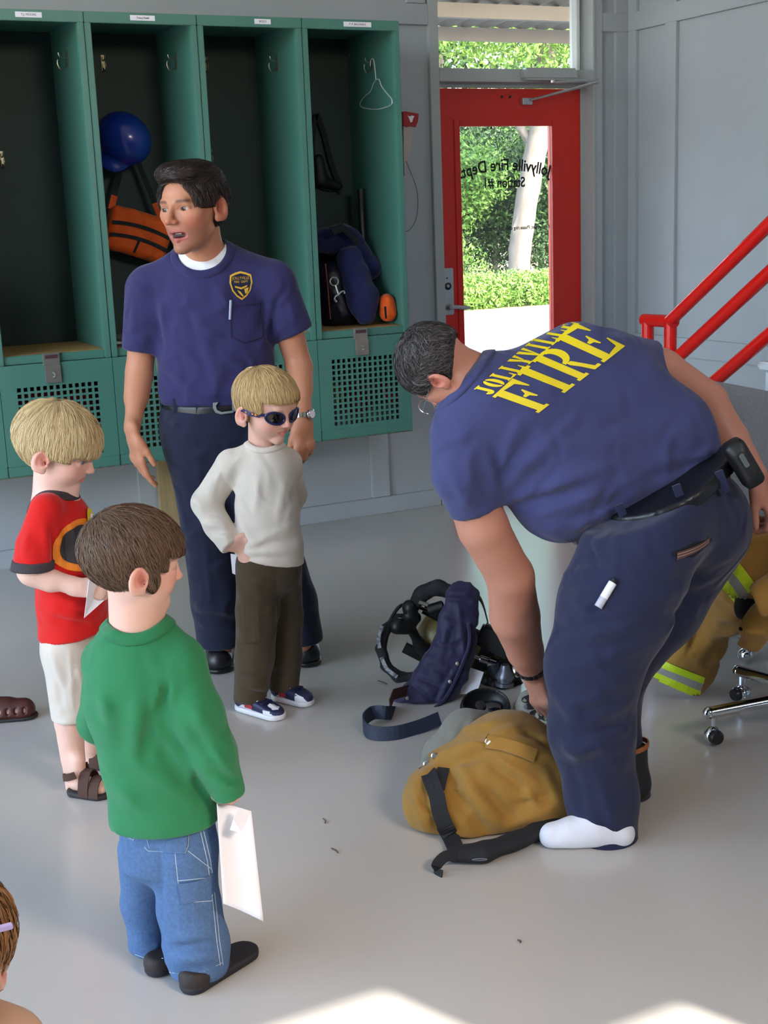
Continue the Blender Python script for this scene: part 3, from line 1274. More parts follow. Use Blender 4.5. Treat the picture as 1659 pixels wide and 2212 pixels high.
# ------------------------------------------------------------------ stairs and red pipe railing along the side wall
RX = -1.0
st = thing('staircase', 'grey steel stairs climbing along the side wall', 'stairs', (-.5, -1.7, 0))
M_STEP = mat('stair_grey', '#8c9092', .5, var=.06)
RISE, RUN = .185, .27
y_first = -1.72
for i in range(15):
    y = y_first - i * RUN
    MB().box((RX + .06, y - RUN - .02, RISE * (i + 1) - .04), (-.03, y, RISE * (i + 1)), bev=.004).build('tread', M_STEP, st)
for x in (RX + .02, -.06):
    n_ = 15
    out = [(0, -.06), (.02, .22), (n_ * RUN, n_ * RISE + .1), (n_ * RUN, n_ * RISE - .18)]
    MB().prism(out, (x, y_first + .02, 0), (0, -1, 0), (0, 0, 1), (1, 0, 0), .03).build('stringer', M_STEP, st)

rl = thing('stair_railing', 'bright red pipe handrail of the stairs with looped end', 'railing', (RX, -1.5, 0))
pR = .0262
p1, p2 = (RX, -1.475, 1.03), (RX, -1.625, 1.035)
MB().tube([(RX, -1.475, 0), p1], pR, 16).build('post', M_RED, rl, smooth=True)
MB().tube([(RX, -1.625, 0), p2], pR, 16).build('post', M_RED, rl, smooth=True)
MB().tube([(RX, -1.449, 1.032), (RX, -1.651, 1.036)], pR, 16).build('rail_cap', M_RED, rl, smooth=True)
sl = np.array([0, -.566, .385]) / .566
for z0, y0, L_ in ((1.035, -1.62, 3.9), (.865, -1.635, 3.9), (.655, -1.67, 3.8)):
    a = np.array([RX, y0, z0])
    MB().tube([a, a + sl * L_], pR, 16).build('handrail', M_RED, rl, smooth=True)
for d in (1.35, 2.7):
    a = np.array([RX, -1.62 - d, 1.035 + d * .385 / .566])
    MB().tube([a - (0, 0, .95), a], pR, 14).build('post', M_RED, rl, smooth=True)

# lidded storage box on a step
sb = thing('storage_box', 'white lidded plastic storage box on the stairs behind grey chair', 'box', (-.6, -2.25, RISE * 2))
bx0, bx1, by0, by1 = -.93, -.50, -2.52, -2.06
zb_ = RISE * 3
M_BOX = mat('white_plastic', '#e4ecef', .4)
MB().box((bx0 + .02, by0 + .02, zb_), (bx1 - .02, by1 - .02, .87), bev=.012).build('box_body', M_BOX, sb)
MB().box((bx0, by0, .87), (bx1, by1, .90), bev=.008).build('lid', M_BOX, sb)
# ================================================================== lockers
M_GREEN = mat('green_locker_paint', '#4a7c6e', 0.42, var=0.05, vscale=5, bump=0.03, bscale=40)
M_GREENIN = M_GREEN
M_BACKP = mat('shade_toned_back_sheet', '#1d332d', 0.6, var=0.08, vscale=4)  # dark tone carries the shade of the deep locker in its colour
M_RUST = mat('rusty_edge', '#6d5138', 0.8, var=0.3, vscale=60, col2='#3f7465')
M_WOOD = mat('plywood', '#b08a52', 0.6, var=0.18, vscale=6, stretch=(2, 14, 2))
M_HASP = mat('galvanised_steel', '#a7a59b', 0.42, metal=0.85, var=0.12, vscale=30)
M_BRASS = mat('brass_screw', '#a08d5a', 0.35, metal=.9)
LW, LY, LZ0, LZ1, LXR = .468, -.55, .514, 2.337, -1.653
SHELF = 1.006


def grille_mesh(x0, x1, z0, z1, y, th, hx0, hz0, hx1, hz1, nx, nz, frac=.66):
    """Sheet-steel front with an nx by nz grid of square holes, made of real bars."""
    b = MB()
    b.box((x0, y, z0), (hx0, y + th, z1)).box((hx1, y, z0), (x1, y + th, z1))
    b.box((hx0, y, z0), (hx1, y + th, hz0)).box((hx0, y, hz1), (hx1, y + th, z1))
    px_, pz_ = (hx1 - hx0) / (nx - (1 - frac)), (hz1 - hz0) / (nz - (1 - frac))
    for i in range(nx - 1):
        b.box((hx0 + i * px_ + px_ * frac, y, hz0), (hx0 + (i + 1) * px_, y + th, hz1))
    for k in range(nz - 1):
        b.box((hx0, y + .0004, hz0 + k * pz_ + pz_ * frac), (hx1, y + th - .0004, hz0 + (k + 1) * pz_))
    return b


def make_locker(i, label, name_text, lab_w, lab_dx, hasp=True):
    xr = LXR - i * LW
    xl = xr - LW
    ctr = np.array([(xl + xr) / 2, LY + .27, LZ0])
    L = thing('locker', label, 'locker', ctr, group='green steel lockers along the back wall')
    e = .0012
    xl += e
    xr -= e
    st_w = .026
    for s_, a, b_ in ((0, xl, xl + .014), (1, xr - .014, xr)):
        MB().box((a, LY + .018, LZ0), (b_, -.024, LZ1 - .002)).build('side_panel', M_GREEN, L)
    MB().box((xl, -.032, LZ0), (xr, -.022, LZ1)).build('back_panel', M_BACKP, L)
    MB().box((xl, LY + .02, LZ1 - .012), (xr, -.024, LZ1)).build('top_panel', M_GREEN, L)
    hd = MB().box((xl, LY, LZ1 - .042), (xr, LY + .022, LZ1), bev=.002).build('header', M_GREEN, L)
    for a, b_ in ((xl, xl + st_w), (xr - st_w, xr)):
        MB().box((a, LY, SHELF - .035), (b_, LY + .03, LZ1 - .041), bev=.003).build('stile', M_GREEN, L)
    MB().box((xl + .015, LY + .035, SHELF - .012), (xr - .015, -.034, SHELF), bev=.001).build('seat_board', M_WOOD, L)
    MB().box((xl + st_w, LY + .012, SHELF - .034), (xr - st_w, LY + .034, SHELF - .001), bev=.002).build('lip', M_GREEN, L)
    MB().box((xl + .001, LY + .022, LZ0), (xr - .001, -.03, LZ0 + .012)).build('floor_panel', M_GREEN, L)
    d = grille_mesh(xl, xr, LZ0 + .045, SHELF - .036, LY, .014, xl + .066, LZ0 + .062, xr - .066, LZ0 + .363, 13, 12).build('door', M_GREEN, L)
    MB().box((xl, LY - .004, LZ0), (xr, LY + .018, LZ0 + .045), bev=.003).build('bottom_rail', M_GREEN, L)
    MB().box((xl, LY - .003, LZ0 - .004), (xr, LY + .01, LZ0 + .001)).build('rusty_edge', M_RUST, L)
    if hasp:
        hx = xl + .215
        h = MB().box((hx - .034, LY - .006, SHELF - .048), (hx + .034, LY + .012, SHELF + .004), bev=.002)
        h.box((hx - .032, LY - .012, SHELF - .118), (hx + .034, LY - .004, SHELF - .046), bev=.002)
        hp = h.build('hasp', M_HASP, d)
        MB().box((hx - .026, LY - .0085, SHELF - .018), (hx + .026, LY - .005, SHELF - .004)).build('badge', mat('hasp_badge', '#4a2f30', .5), hp)
        MB().tube([(hx - .002, LY - .012, SHELF - .075), (hx + .004, LY - .022, SHELF - .078), (hx + .006, LY - .022, SHELF - .09), (hx, LY - .012, SHELF - .095)], .0028, 6).build('staple', M_HASP, hp, smooth=True)
    # name strip
    nx = xl + .5 * LW + lab_dx
    n_ = MB().box((nx - lab_w / 2, LY - .0025, LZ1 - .030), (nx + lab_w / 2, LY + .001, LZ1 - .010)).build('name_strip', M_WHITEPAPER, hd)
    V, Fc = text_mesh(name_text, .0115, .0003)
    V[:, 0] *= min(1, (lab_w * .8) / max(1e-6, np.ptp(V[:, 0])))
    obj('lettering', np.stack([nx + V[:, 0], LY - .0028 - V[:, 2], LZ1 - .0200 + V[:, 1]], 1), Fc, M_LETTER, hd)
    # coat hooks: one on the back, one on each side, a pair under the top
    M_HK = mat('hook_steel', '#8f8a72', .35, metal=.9)

    def hook(p, out):
        p, out = np.asarray(p, float), np.asarray(out, float)
        k = MB()
        side = np.cross(out, UP)
        k.ribbon([p + out * .002 + UP * .035, p + out * .002 - UP * .03], .014, .003, side)
        k.tube(bez([p + out * .003 - UP * .02, p + out * .03 - UP * .035, p + out * .042 - UP * .015, p + out * .04 + UP * .002], 12), .003, 6)
        k.tube(bez([p + out * .003 + UP * .01, p + out * .03 + UP * .015, p + out * .036 + UP * .03], 9), .003, 6)
        k.build('hook', M_HK, L, smooth=True)

    hook(((xl + xr) / 2 - .035, -.034, 1.80), (0, -1, 0))
    hook((xr - .015, -.30, 2.18), (-1, 0, 0))
    hook(((xl + xr) / 2 - .03, -.034, 2.20), (0, -1, 0))
    for z in (1.25, 1.5, 1.75, 2.0, 2.25):
        MB().lathe([(.004, 0), (.003, .003)], (xr - .0145, -.06, z), (-1, 0, 0), 8).build('screw', M_BRASS, L)
    return L


LK = [
    ('green steel locker nearest the red door, navy jacket piled on its seat', 'P. P. BALVANCE', .132, .028),
    ('green steel locker with empty open bay behind the standing man in navy', 'BOZO', .072, .055),
    ('green steel locker with blue helmet and orange bag hanging inside', 'Tracy Neal', .102, .005),
    ('green steel locker standing empty, red gear behind its lower grille', 'T.J. MOORE', .102, .018),
    ('green steel locker at the end of the row, mostly cut off by the picture edge', 'R. COLE', .10, 0),
]
lockers = [make_locker(i, *a) for i, a in enumerate(LK)]

wp = MB().box((-2.76, -.09, 0), (-2.64, -.045, LZ0 - .006), bev=.003).build('support_board', mat('bare_pine', '#a08a63', .7, var=.2, vscale=5, stretch=(12, 12, 1.2)))
tag(wp, 'bare pine support board standing under the lockers', 'board')
# ================================================================== outside the door
gd = MB().box((-25, .18, -.3), (40, 9.6, -.06)).build('ground_road', mat('road_asphalt', '#44494c', .9, var=.08, vscale=2))
tag(gd, 'pale grey asphalt road outside the door', 'road', kind='structure')
ke = MB().box((-20, 9.6, -.3), (40, 10.6, .10), bev=.02).build('kerb', mat('kerb_concrete', '#6d6a62', .9, var=.12, vscale=4))
tag(ke, 'pale concrete kerb beyond the road', 'kerb', kind='structure')
bk = MB().box((-20, 10.6, -.3), (40, 45, .04)).build('ground_verge', mat('verge_soil', '#6d6a45', 1.0, var=.25, vscale=1.5))
tag(bk, 'grassy verge under the trees', 'ground', kind='structure')

# porch canopy over the door: white fascia and corrugated metal sheet
pc = thing('porch_canopy', 'white porch canopy with corrugated metal edge outside the transom', 'canopy', (-.4, 1.5, 2.6))
M_WH = mat('white_fascia', '#8f8d88', .7, var=.03)
M_CORR = mat('corrugated_zinc', '#8a8880', .6, metal=.2, var=.08)
V, Fc = [], []
nx = 160
for i in range(nx + 1):
    x = -3 + 7 * i / nx
    dz = .012 * math.sin(i * math.pi / 2.0)
    for y, z in ((.2, 3.17), (3.4, 2.905)):
        V.append((x, y, z + dz))
for i in range(nx):
    Fc.append([2 * i, 2 * i + 1, 2 * i + 3, 2 * i + 2])
o = obj('roof_sheet', V, Fc, M_CORR, pc)
md = o.modifiers.new('thickness', 'SOLIDIFY')
md.thickness = .004
MB().box((-3, 3.36, 2.80), (4, 3.40, 2.90)).build('fascia', M_WH, pc)
MB().box((-3, 2.6, 2.85), (4, 2.66, 2.95)).build('purlin', M_WH, pc)
for x in (-2.9, 3.9):
    MB().box((x - .05, 3.25, -.06), (x + .05, 3.35, 2.85)).build('post', M_WH, pc)

M_BARK = mat('tree_bark', '#5f5a52', .9, var=.25, vscale=14, bump=.6, bscale=30, stretch=(1, 1, .35))
LEAF = [mat('leaf_mid', '#47701f', .6, var=.35, vscale=1.2, sheen=.1), mat('leaf_yellow', '#5f8530', .6, var=.3, vscale=1.2), mat('leaf_dark', '#28481a', .6, var=.35, vscale=1.5)]


def leaf_cloud(name, parent, blobs, n, size, material, seed):
    r = np.random.default_rng(seed)
    blobs = np.asarray(blobs, float)
    vol = blobs[:, 3] * blobs[:, 4] * blobs[:, 5]
    pick = r.choice(len(blobs), n, p=vol / vol.sum())
    d = r.normal(size=(n, 3))
    d /= np.linalg.norm(d, axis=1)[:, None]
    rad = r.random(n) ** .45
    c = blobs[pick, :3] + d * rad[:, None] * blobs[pick, 3:6]
    a = r.normal(size=(n, 3))
    a /= np.linalg.norm(a, axis=1)[:, None]
    t = r.normal(size=(n, 3))
    bq = np.cross(a, t)
    bq /= np.linalg.norm(bq, axis=1)[:, None]
    s = size * (0.6 + .8 * r.random(n))[:, None]
    nn = np.cross(a, bq)
    V = np.stack([c - a * s, c + bq * s * .45 + nn * s * .15, c + a * s, c - bq * s * .45 + nn * s * .15], 1).reshape(-1, 3)
    Fc = np.arange(4 * n).reshape(n, 4)
    o = obj(name, V, Fc, material, parent, kind='stuff')
    return o


def trunk_mesh(pts, rad, parent, name='trunk', n=18, seed=0):
    P = bez(pts, 36)
    R_ = np.interp(np.linspace(0, 1, len(P)), np.linspace(0, 1, len(rad)), rad)
    rr = np.random.default_rng(seed)
    b = MB().tube(P, R_, n)
    V = np.array(b.V)
    V[:, :2] += rr.normal(size=(len(V), 2)) * R_.mean() * .05
    b.V = [tuple(v) for v in V]
    return b.build(name, M_BARK, parent, smooth=True)


ty = 12.6


def at_tree(px, py, y=ty):
    return on_y(px, py, y)


t0 = at_tree(1117, 662)
tr = thing('tree', 'leaning pale barked tree beyond the road seen through the door glass', 'tree', (t0[0], ty, .04))
tp = [np.array([t0[0] - .02, ty, -.1]), at_tree(1117, 640), at_tree(1122, 560), at_tree(1135, 450), at_tree(1152, 350), at_tree(1168, 270), at_tree(1178, 150), at_tree(1190, -60)]
trunk_mesh(tp, [.22, .19, .18, .18, .18, .17, .15, .10], tr)
trunk_mesh([at_tree(1160, 330), at_tree(1110, 250, ty + .3), at_tree(1060, 140, ty + .4)], [.09, .07, .04], tr, 'branch', 10)
trunk_mesh([at_tree(1170, 260), at_tree(1230, 170, ty + .2), at_tree(1290, 60, ty + .3)], [.09, .07, .04], tr, 'branch', 10)
c = at_tree(1130, 40)
leaf_cloud('crown', tr, [(c[0], ty - .4, c[2] + .3, 3.2, 1.4, 1.0), (c[0] - 1.5, ty, c[2] + .9, 2.0, 1.5, 1.0), (c[0] + 1.4, ty + .5, c[2] - .1, 1.4, 1.2, .8), (c[0] - .9, ty - .2, c[2] - .55, .8, .6, .4), (c[0] + .25, ty - .5, c[2] - .75, .8, .5, .5)], 22000, .045, LEAF[1], 3)

spots = [(985, 600, 14.6, 1.5, 2.2, 0), (1060, 520, 15.4, 1.6, 2.9, 2), (1160, 560, 16.5, 1.8, 3.1, 0), (1215, 560, 14.2, 1.3, 2.6, 2), (1290, 560, 15.5, 1.7, 3.0, 0), (900, 540, 16.0, 2.0, 3.4, 2)]
names = ['dense mid green shrub beyond the kerb by the door hinge side', 'tall dark green bush behind the pale tree trunk', 'broad leafy bush filling the glass behind the trunk', 'dark bush beside the trunk at the latch side of the glass', 'green bush mostly hidden behind the door stile', 'tall bush hidden behind the door latch stile']
for k, (px, py, y, w, h, mi) in enumerate(spots):
    c = on_y(px, py, y)
    sh = thing('bush', names[k], 'bush', (c[0], y, .04), group='bushes beyond the road')
    r_ = np.random.default_rng(k)
    blobs = [(c[0] + r_.normal() * w * .4, y + r_.normal() * .3, .3 + h * r_.random() * .9, w * (.35 + .3 * r_.random()), .7, h * (.2 + .12 * r_.random())) for _ in range(12)]
    leaf_cloud('foliage', sh, blobs, 14000, .042, LEAF[mi], 20 + k)
    trunk_mesh([(c[0], y, -.05), (c[0] + .1, y, .8), (c[0] - .1, y, h * .8)], [.06, .05, .02], sh, 'stem', 8)
for k, (px, y, w) in enumerate([(1010, 11.6, .9), (1075, 11.9, .8), (1150, 11.5, .7), (1205, 11.8, .9)]):
    c = on_y(px, 650, y)
    sh = thing('low_shrub', ['low yellow green shrub at the foot of the hedge', 'low shrub between latch side and tree trunk', 'low shrub at the foot of the pale trunk', 'low shrub beside the trunk at the hinge side'][k], 'shrub', (c[0], y, .04), group='low shrubs along the kerb')
    leaf_cloud('foliage', sh, [(c[0], y, .28, w, .4, .32), (c[0] + .3, y, .2, w * .6, .4, .4)], 5000, .03, LEAF[1 if k % 2 == 0 else 0], 50 + k)
# far tree belt behind, closing the view over the bushes
for k, (x, y, h, w) in enumerate([(2.0, 22, 7.5, 3.4), (6.5, 24, 8.5, 3.6), (11.0, 22, 7.0, 3.4), (15.5, 25, 8.0, 3.8), (-2.5, 23, 8.0, 3.6)]):
    sh = thing('background_tree', ['tall far tree over the bushes in the transom view', 'broad far tree behind the trunk crown', 'far tree at the hinge side of the transom view', 'far tree hidden beyond the side wall', 'far tree hidden behind the lockers wall'][k], 'tree', (x, y, .04), group='far trees')
    r_ = np.random.default_rng(90 + k)
    blobs = [(x + r_.normal() * w * .5, y + r_.normal() * .8, h * (.25 + .65 * r_.random()), w * .45, 1.2, h * .16) for _ in range(16)]
    leaf_cloud('foliage', sh, blobs, 9000, .11, LEAF[k % 3], 120 + k)
    trunk_mesh([(x, y, -.05), (x, y, h * .4), (x + .2, y, h * .85)], [.2, .16, .06], sh, 'trunk', 8)
# ================================================================== people


def sights(f, pix, t0=None, t1=8.0):
    """Where sight lines meet a solid (closest approach if they pass it)."""
    D = np.array([ray(x, y) for x, y in pix])
    n = np.linalg.norm(D, axis=1)
    bb = getattr(f, 'bb', None)
    if t0 is None:
        cs = np.array([[bb[i][0], bb[j][1], bb[k][2]] for i in (0, 1) for j in (0, 1) for k in (0, 1)])
        dep = (cs - CAM_C) @ CAM_F
        t0, t1 = max(.5, dep.min() - .05), dep.max() + .3
    t = np.full(len(D), t0)
    best, bt = np.full(len(D), 9.0), t.copy()
    live = np.ones(len(D), bool)
    for _ in range(300):
        if not live.any():
            break
        i = np.where(live)[0]
        v = f(CAM_C + D[i] * t[i][:, None])
        c = v < best[i]
        best[i[c]], bt[i[c]] = v[c], t[i[c]]
        done = (v < 2e-4) | (t[i] > t1)
        live[i[done]] = False
        m_ = i[~done]
        t[m_] += np.clip(v[~done], 4e-4, .04) / n[m_] * .85
    return CAM_C + D * bt[:, None]


def sight(f, px, py):
    return sights(f, [(px, py)])[0]


class Fig(Stand):
    def P(s, a):
        return s(a[0], a[1], a[2] if len(a) > 2 else 0.0)

    def R(s, a, r):
        return r * ((s.P(a) - CAM_C) @ CAM_F) / F_PX

    def c(s, a, b_, ra, rb, flat=1.0, ax=None):
        return s_cone(s.P(a), s.P(b_), s.R(a, ra), s.R(b_, rb), flat, FH if ax is None else ax)

    def path(s, pts, rads, flat=1.0, ax=None, k=.02):
        return s_path([s.P(a) for a in pts], [s.R(a, r) for a, r in zip(pts, rads)], flat, FH if ax is None else ax, k)

    def creases(s, S, rows):
        """Cloth folds: (amp_mm, x0, y0, x1, y1, width_mm) laid on the surface of S."""
        T = np.linspace(0, 1, 6)
        pix = [(x0 + (x1 - x0) * t, y0 + (y1 - y0) * t) for amp, x0, y0, x1, y1, w in rows for t in T]
        P_ = sights(S, pix).reshape(len(rows), 6, 3)
        for row, q in zip(rows, P_):
            S.relief(fold(row[0] * 1.6e-3, q, row[5] * .9e-3))
        return S


SKIN = {}


def skin(name):
    return mat('skin_' + name, attr='Col', rough=.48, spec=.35, sss=.10)


def tcol(fn_head, extra=None):
    return fn_head


def box_of(c, r):
    return np.asarray(c) - r, np.asarray(c) + r


def cloth(name, color, **kw):
    a = dict(rough=.85, var=.06, vscale=14, bump=.18, bscale=900, sheen=.15, spec=.25, crumple=.8)
    a.update(kw)
    return mat(name, color, **a)


M_NAVY = cloth('navy_cotton', '#2e2b56', var=.05)
M_NAVYTROUSER = cloth('dark_navy_twill', '#1c2036', var=.05)
M_NAVYTROUSER2 = cloth('navy_twill', '#20243f', var=.05)
M_BELT = mat('black_leather', '#101013', .38)
M_SILVER = mat('silver_buckle', '#cfcdc6', .22, metal=1.0)
M_GOLD = mat('gold', '#c9a24a', .25, metal=1.0)
M_WHITECLOTH = cloth('white_cotton', '#e6e6e6')
M_YPRINT = mat('yellow_print', '#e8cf12', .6, var=.03)
M_BADGE_Y = mat('badge_yellow', '#d9a92a', .6)
M_TEETH = mat('teeth', '#d8d0c0', .3)


def print_on(surf_obj_bvh, V2, Fc, origin, ex, ey, n, name, material, parent, lift=.0012):
    """Lay a flat figure on cloth: points o + x ex + y ey are dropped along n onto the surface."""
    P = origin + V2[:, :1] * ex + V2[:, 1:2] * ey
    out = []
    for q in P:
        hit_ = surf_obj_bvh.ray_cast(Vector(q - n * .4), Vector(n), .9)
        out.append(np.array(hit_[0]) - n * lift if hit_[0] is not None else q)
    return obj(name, out, Fc, material, parent)


def bvh_of(o, par):
    V = [Vector(v.co) + Vector(base_of(par)) for v in o.data.vertices]
    return BVHTree.FromPolygons(V, [list(p.vertices) for p in o.data.polygons])


def grid_poly(outline, step):
    """Fill a 2-D outline with a fine triangulation so it can follow a curved surface."""
    bm = bmesh.new()
    vs = [bm.verts.new((a, b_, 0)) for a, b_ in outline]
    bm.faces.new(vs)
    lo, hi = np.min(outline, 0), np.max(outline, 0)
    for ax in (0, 1):
        k = lo[ax] + step
        while k < hi[ax]:
            no = (1, 0, 0) if ax == 0 else (0, 1, 0)
            co = (k, 0, 0) if ax == 0 else (0, k, 0)
            bmesh.ops.bisect_plane(bm, geom=bm.verts[:] + bm.edges[:] + bm.faces[:], plane_co=co, plane_no=no, dist=1e-7)
            k += step
    bmesh.ops.triangulate(bm, faces=bm.faces[:])
    bm.verts.index_update()
    V = np.array([v.co[:2] for v in bm.verts])
    Fc = [[v.index for v in f.verts] for f in bm.faces]
    bm.free()
    return V, Fc


def ellipse(cx, cy, rx, ry, n=28, rot=0.0):
    t = np.linspace(0, 2 * np.pi, n, endpoint=False)
    x, y = rx * np.cos(t), ry * np.sin(t)
    return np.stack([cx + x * math.cos(rot) - y * math.sin(rot), cy + x * math.sin(rot) + y * math.cos(rot)], 1)


# ------------------------------------------------------------------ the standing man
def standing_man():
    g = Fig(570, 1440)
    r = thing('person', 'standing man in navy shirt with yellow badge and dark trousers, talking', 'person', on_floor(560, 1425))
    hd = Head(g(414, 452, -.10), -FH * .86 - RH * .50 - UP * .03, UP - RH * .03, g.R((414, 452, -.1), 186), kid=False, mouth=.058, nose=1.0)
    S = Sdf(.02)
    S.add(hd.sdf())
    S.add(g.c((434, 500, -.06), (446, 585, .01), 41, 42), k=.02)
    S.add(g.c((440, 575, 0), (340, 606, .01), 30, 36), g.c((446, 575, 0), (575, 600, .01), 30, 36), k=.03)
    S.add(g.path([(455, 640), (466, 760), (470, 900)], [98, 98, 98], .55), k=.04)
    # arms
    S.add(g.path([(322, 625, .01), (301, 800, .02), (286, 925, -.10)], [36, 29, 17], k=.01), k=.02)
    S.add(g.c((301, 812, .01), (294, 862, -.03), 30, 27), k=.01)
    S.add(g.path([(596, 615, .01), (646, 790, .03), (655, 893, -.08)], [36, 28, 18], k=.01), k=.02)
    S.add(g.c((646, 795, .02), (651, 840, -.03), 29, 25), k=.01)
    hR, hL = g((287, 936, -.11)[0], 936, -.11), g(655, 905, -.09)
    hand(S, hR, -UP + RH * .08 + FH * .08, RH * .75 + FH * .65, .178, 1, curl=(.22, .34, .42, .48), thumb=.25, thumb_open=.45, wr=.027)
    hand(S, hL, -UP * 1.0 - RH * .0 - FH * .05, FH * .8 - RH * .5, .178, -1, curl=(.45, .55, .6, .65), thumb=.25, thumb_open=.35, wr=.028)
    # legs under the trousers
    for a in ([(430, 930), (458, 1150), (478, 1400)], [(525, 930), (580, 1150), (652, 1390)]):
        S.add(g.path(a, [38, 30, 24]), k=.03)
    body = multires(S, [(*box_of(hd.c, .17), .0032), (*box_of(hR - UP * .08, .125), .0032), (*box_of(hL - UP * .08, .125), .0032)], .009, 'body', skin('tan'), r,
                    hd.color('#bd8162', '#b0605a', '#2a1c16', '#b8604a', stubble='#6d4a3c'))
    hd.eyes(r, -FH * .75 - RH * .62 - UP * .02, '#4a3424')
    tm = hd.w((0, hd.my - .028, hd.mz + .008))
    MB().box((-.015, -.012, -.002), (.015, .002, .005), M=np.vstack([np.hstack([hd.R, tm[:, None]]), [0, 0, 0, 1]]), bev=.003).build('teeth', M_TEETH, r)

    # hair: short dark, combed forward-up with a quiff
    SH = Sdf(.04)
    SH.add(hd.skull(.028), s_ell((0, .16, .40), (.27, .23, .13)), s_ell((0, -.10, .36), (.30, .33, .17)))
    SH.cut(s_ell((0, .54, .03), (.42, .37, .37)), k=.02)
    SH.cut(s_box((0, .40, -.26), (.6, .48, .29)), k=.02)
    for x in (-1, 1):
        SH.cut(s_box((x * .4, .21, -.32), (.2, .24, .32)), k=.02)
        SH.cut(s_ell((x * .40, -.09, -.03), (.12, .14, .16)), k=.01)
    SH.clip(s_plane((0, -.2, -.20), (0, -.25, -1)))
    hair(hd, SH, r, '#241a16', 12000, lambda q: np.where(q[:, 2] > .3, .34, .15),
         lambda q: np.stack([q[:, 0] * .3 + .25 * (q[:, 2] > .25), np.where(q[:, 2] > .28, .9, -.25), np.where(q[:, 2] > .28, -.1, -.9)], 1), seed=4, lift=.006, width=.00045, color2='#5b4638', spread=.3, rough=.35)

    # white undershirt and navy T-shirt
    T_ = Sdf(.035)
    T_.add(g.c((442, 575, .0), (448, 650), 60, 96, .62), k=.03)
    T_.add(g.c((432, 566, .0), (330, 617, .015), 34, 46), g.c((450, 556, .0), (585, 606, .015), 34, 46), k=.04)
    T_.add(g.path([(452, 655), (466, 760), (470, 840), (470, 880)], [114, 120, 124, 114], .66), k=.05)
    T0 = Sdf()
    T0.ops = list(T_.ops)
    bb0 = (g(430, 530, -.05) - .13, g(430, 530, -.05) + .13)

    def und(p):
        q = np.maximum(T0(p) + .0015, -s_cone(g(428, 470, -.12), g(443, 543, .0), g.R((440, 540), 45), g.R((440, 540), 46))(p))
        return np.maximum(q, (np.abs(p - (bb0[0] + bb0[1]) / 2) - .125).max(1))
    und.bb = bb0
    soft('undershirt', und, .0035, M_WHITECLOTH, r)
    neckcut = s_cone(g(424, 485, -.16), g(441, 560, .0), g.R((440, 540), 56), g.R((440, 540), 57))
    for (a, b_, ra, rb, ct, n) in (((318, 630, .01), (303, 800, .01), 48, 42, (305, 758, .01), g(304, 800, .01) - g(312, 700, .01)), ((595, 618, .01), (662, 780, .02), 46, 39, (635, 722, .015), g(656, 770, .02) - g(606, 660, .01))):
        T_.add(clipped(s_cone(g.P(a), g.P(b_), g.R(a, ra), g.R(b_, rb)), s_plane(g.P(ct), n)), k=.03)
    T_.cut(neckcut, k=.004)
    T_.clip(s_plane(g(470, 868), -UP + RH * .0))
    g.creases(T_, [(7, 350, 780, 420, 850, 12), (6, 360, 720, 440, 800, 14), (7, 590, 640, 560, 760, 14), (-6, 600, 650, 575, 740, 10), (6, 345, 650, 362, 745, 12), (-6, 340, 690, 352, 760, 8),
                    (5, 480, 760, 590, 850, 14), (6, 380, 835, 480, 858, 9), (5, 500, 850, 590, 820, 10), (5, 430, 680, 470, 840, 22), (-4, 400, 640, 430, 780, 18), (4, 290, 640, 285, 740, 12), (4, 620, 640, 640, 700, 10), (-5, 350, 800, 400, 862, 7)])
    ts = soft('t_shirt', T_, .0075, M_NAVY, r)
    bv = bvh_of(ts, r)
    neck_ring(plus_only(T_), g(424, 485, -.16), g(441, 560, .0), g.R((440, 540), 57), ts, 'collar', M_NAVY, .020)
    # badge on the chest, pocket and pen
    bo = sight(T_, 521, 618)
    e1, e2 = unit(RH - FH * (-.12)), unit(UP + FH * .08)
    nrm = unit(np.cross(e1, e2))
    nrm = nrm if nrm @ FH > 0 else -nrm
    sc = g.R((521, 618, -.1), 1.0)

    def shield(k, dy=0):
        pts = [(-23, 24), (-12, 29), (0, 32), (12, 29), (23, 24), (25, 8), (20, -10), (11, -22), (0, -30), (-11, -22), (-20, -10), (-25, 8)]
        return np.array(pts) * k * sc + (0, dy * sc)

    V2, Fc = grid_poly(shield(1.0), .012)
    print_on(bv, V2, Fc, bo, e1, e2, nrm, 'badge', M_BADGE_Y, ts, .0012)
    V2, Fc = grid_poly(shield(.86), .012)
    print_on(bv, V2, Fc, bo, e1, e2, nrm, 'badge_field', M_NAVYTROUSER, ts, .0020)

    def badge_text(t, size, cy, sq=1.0):
        V, Fc = text_mesh(t, size * sc)
        V[:, 0] *= sq
        V2 = V[:, :2] + (0, cy * sc)
        print_on(bv, V2, Fc, bo, e1, e2, nrm, 'badge_lettering', M_BADGE_Y, ts, .0027)
    badge_text('JOLLYVILLE', 8.5, 17, .86)
    badge_text('FIRE  DEPT', 7, 9, .9)
    for pts in ([(-14, 1), (0, -3), (14, 2), (12, -2), (0, -7), (-13, -3)], [(-9, -8), (-2, -12), (5, -22), (1, -22), (-6, -14)], [(6, -6), (16, -3), (13, -14), (8, -17)]):
        V2, Fc = grid_poly(np.array(pts) * sc, .02)
        print_on(bv, V2, Fc, bo, e1, e2, nrm, 'badge_figure', M_BADGE_Y, ts, .0027)
    po = sight(T_, 530, 695)
    V2, Fc = grid_poly(np.array([(-33, 38), (35, 42), (36, -34), (2, -46), (-32, -34)]) * sc, .012)
    print_on(bv, V2, Fc, po, e1, e2, nrm, 'pocket', M_NAVY, ts, .0035)
    V2, Fc = grid_poly(np.array([(-34, 41), (36, 45), (36, 37), (-34, 33)]) * sc, .012)
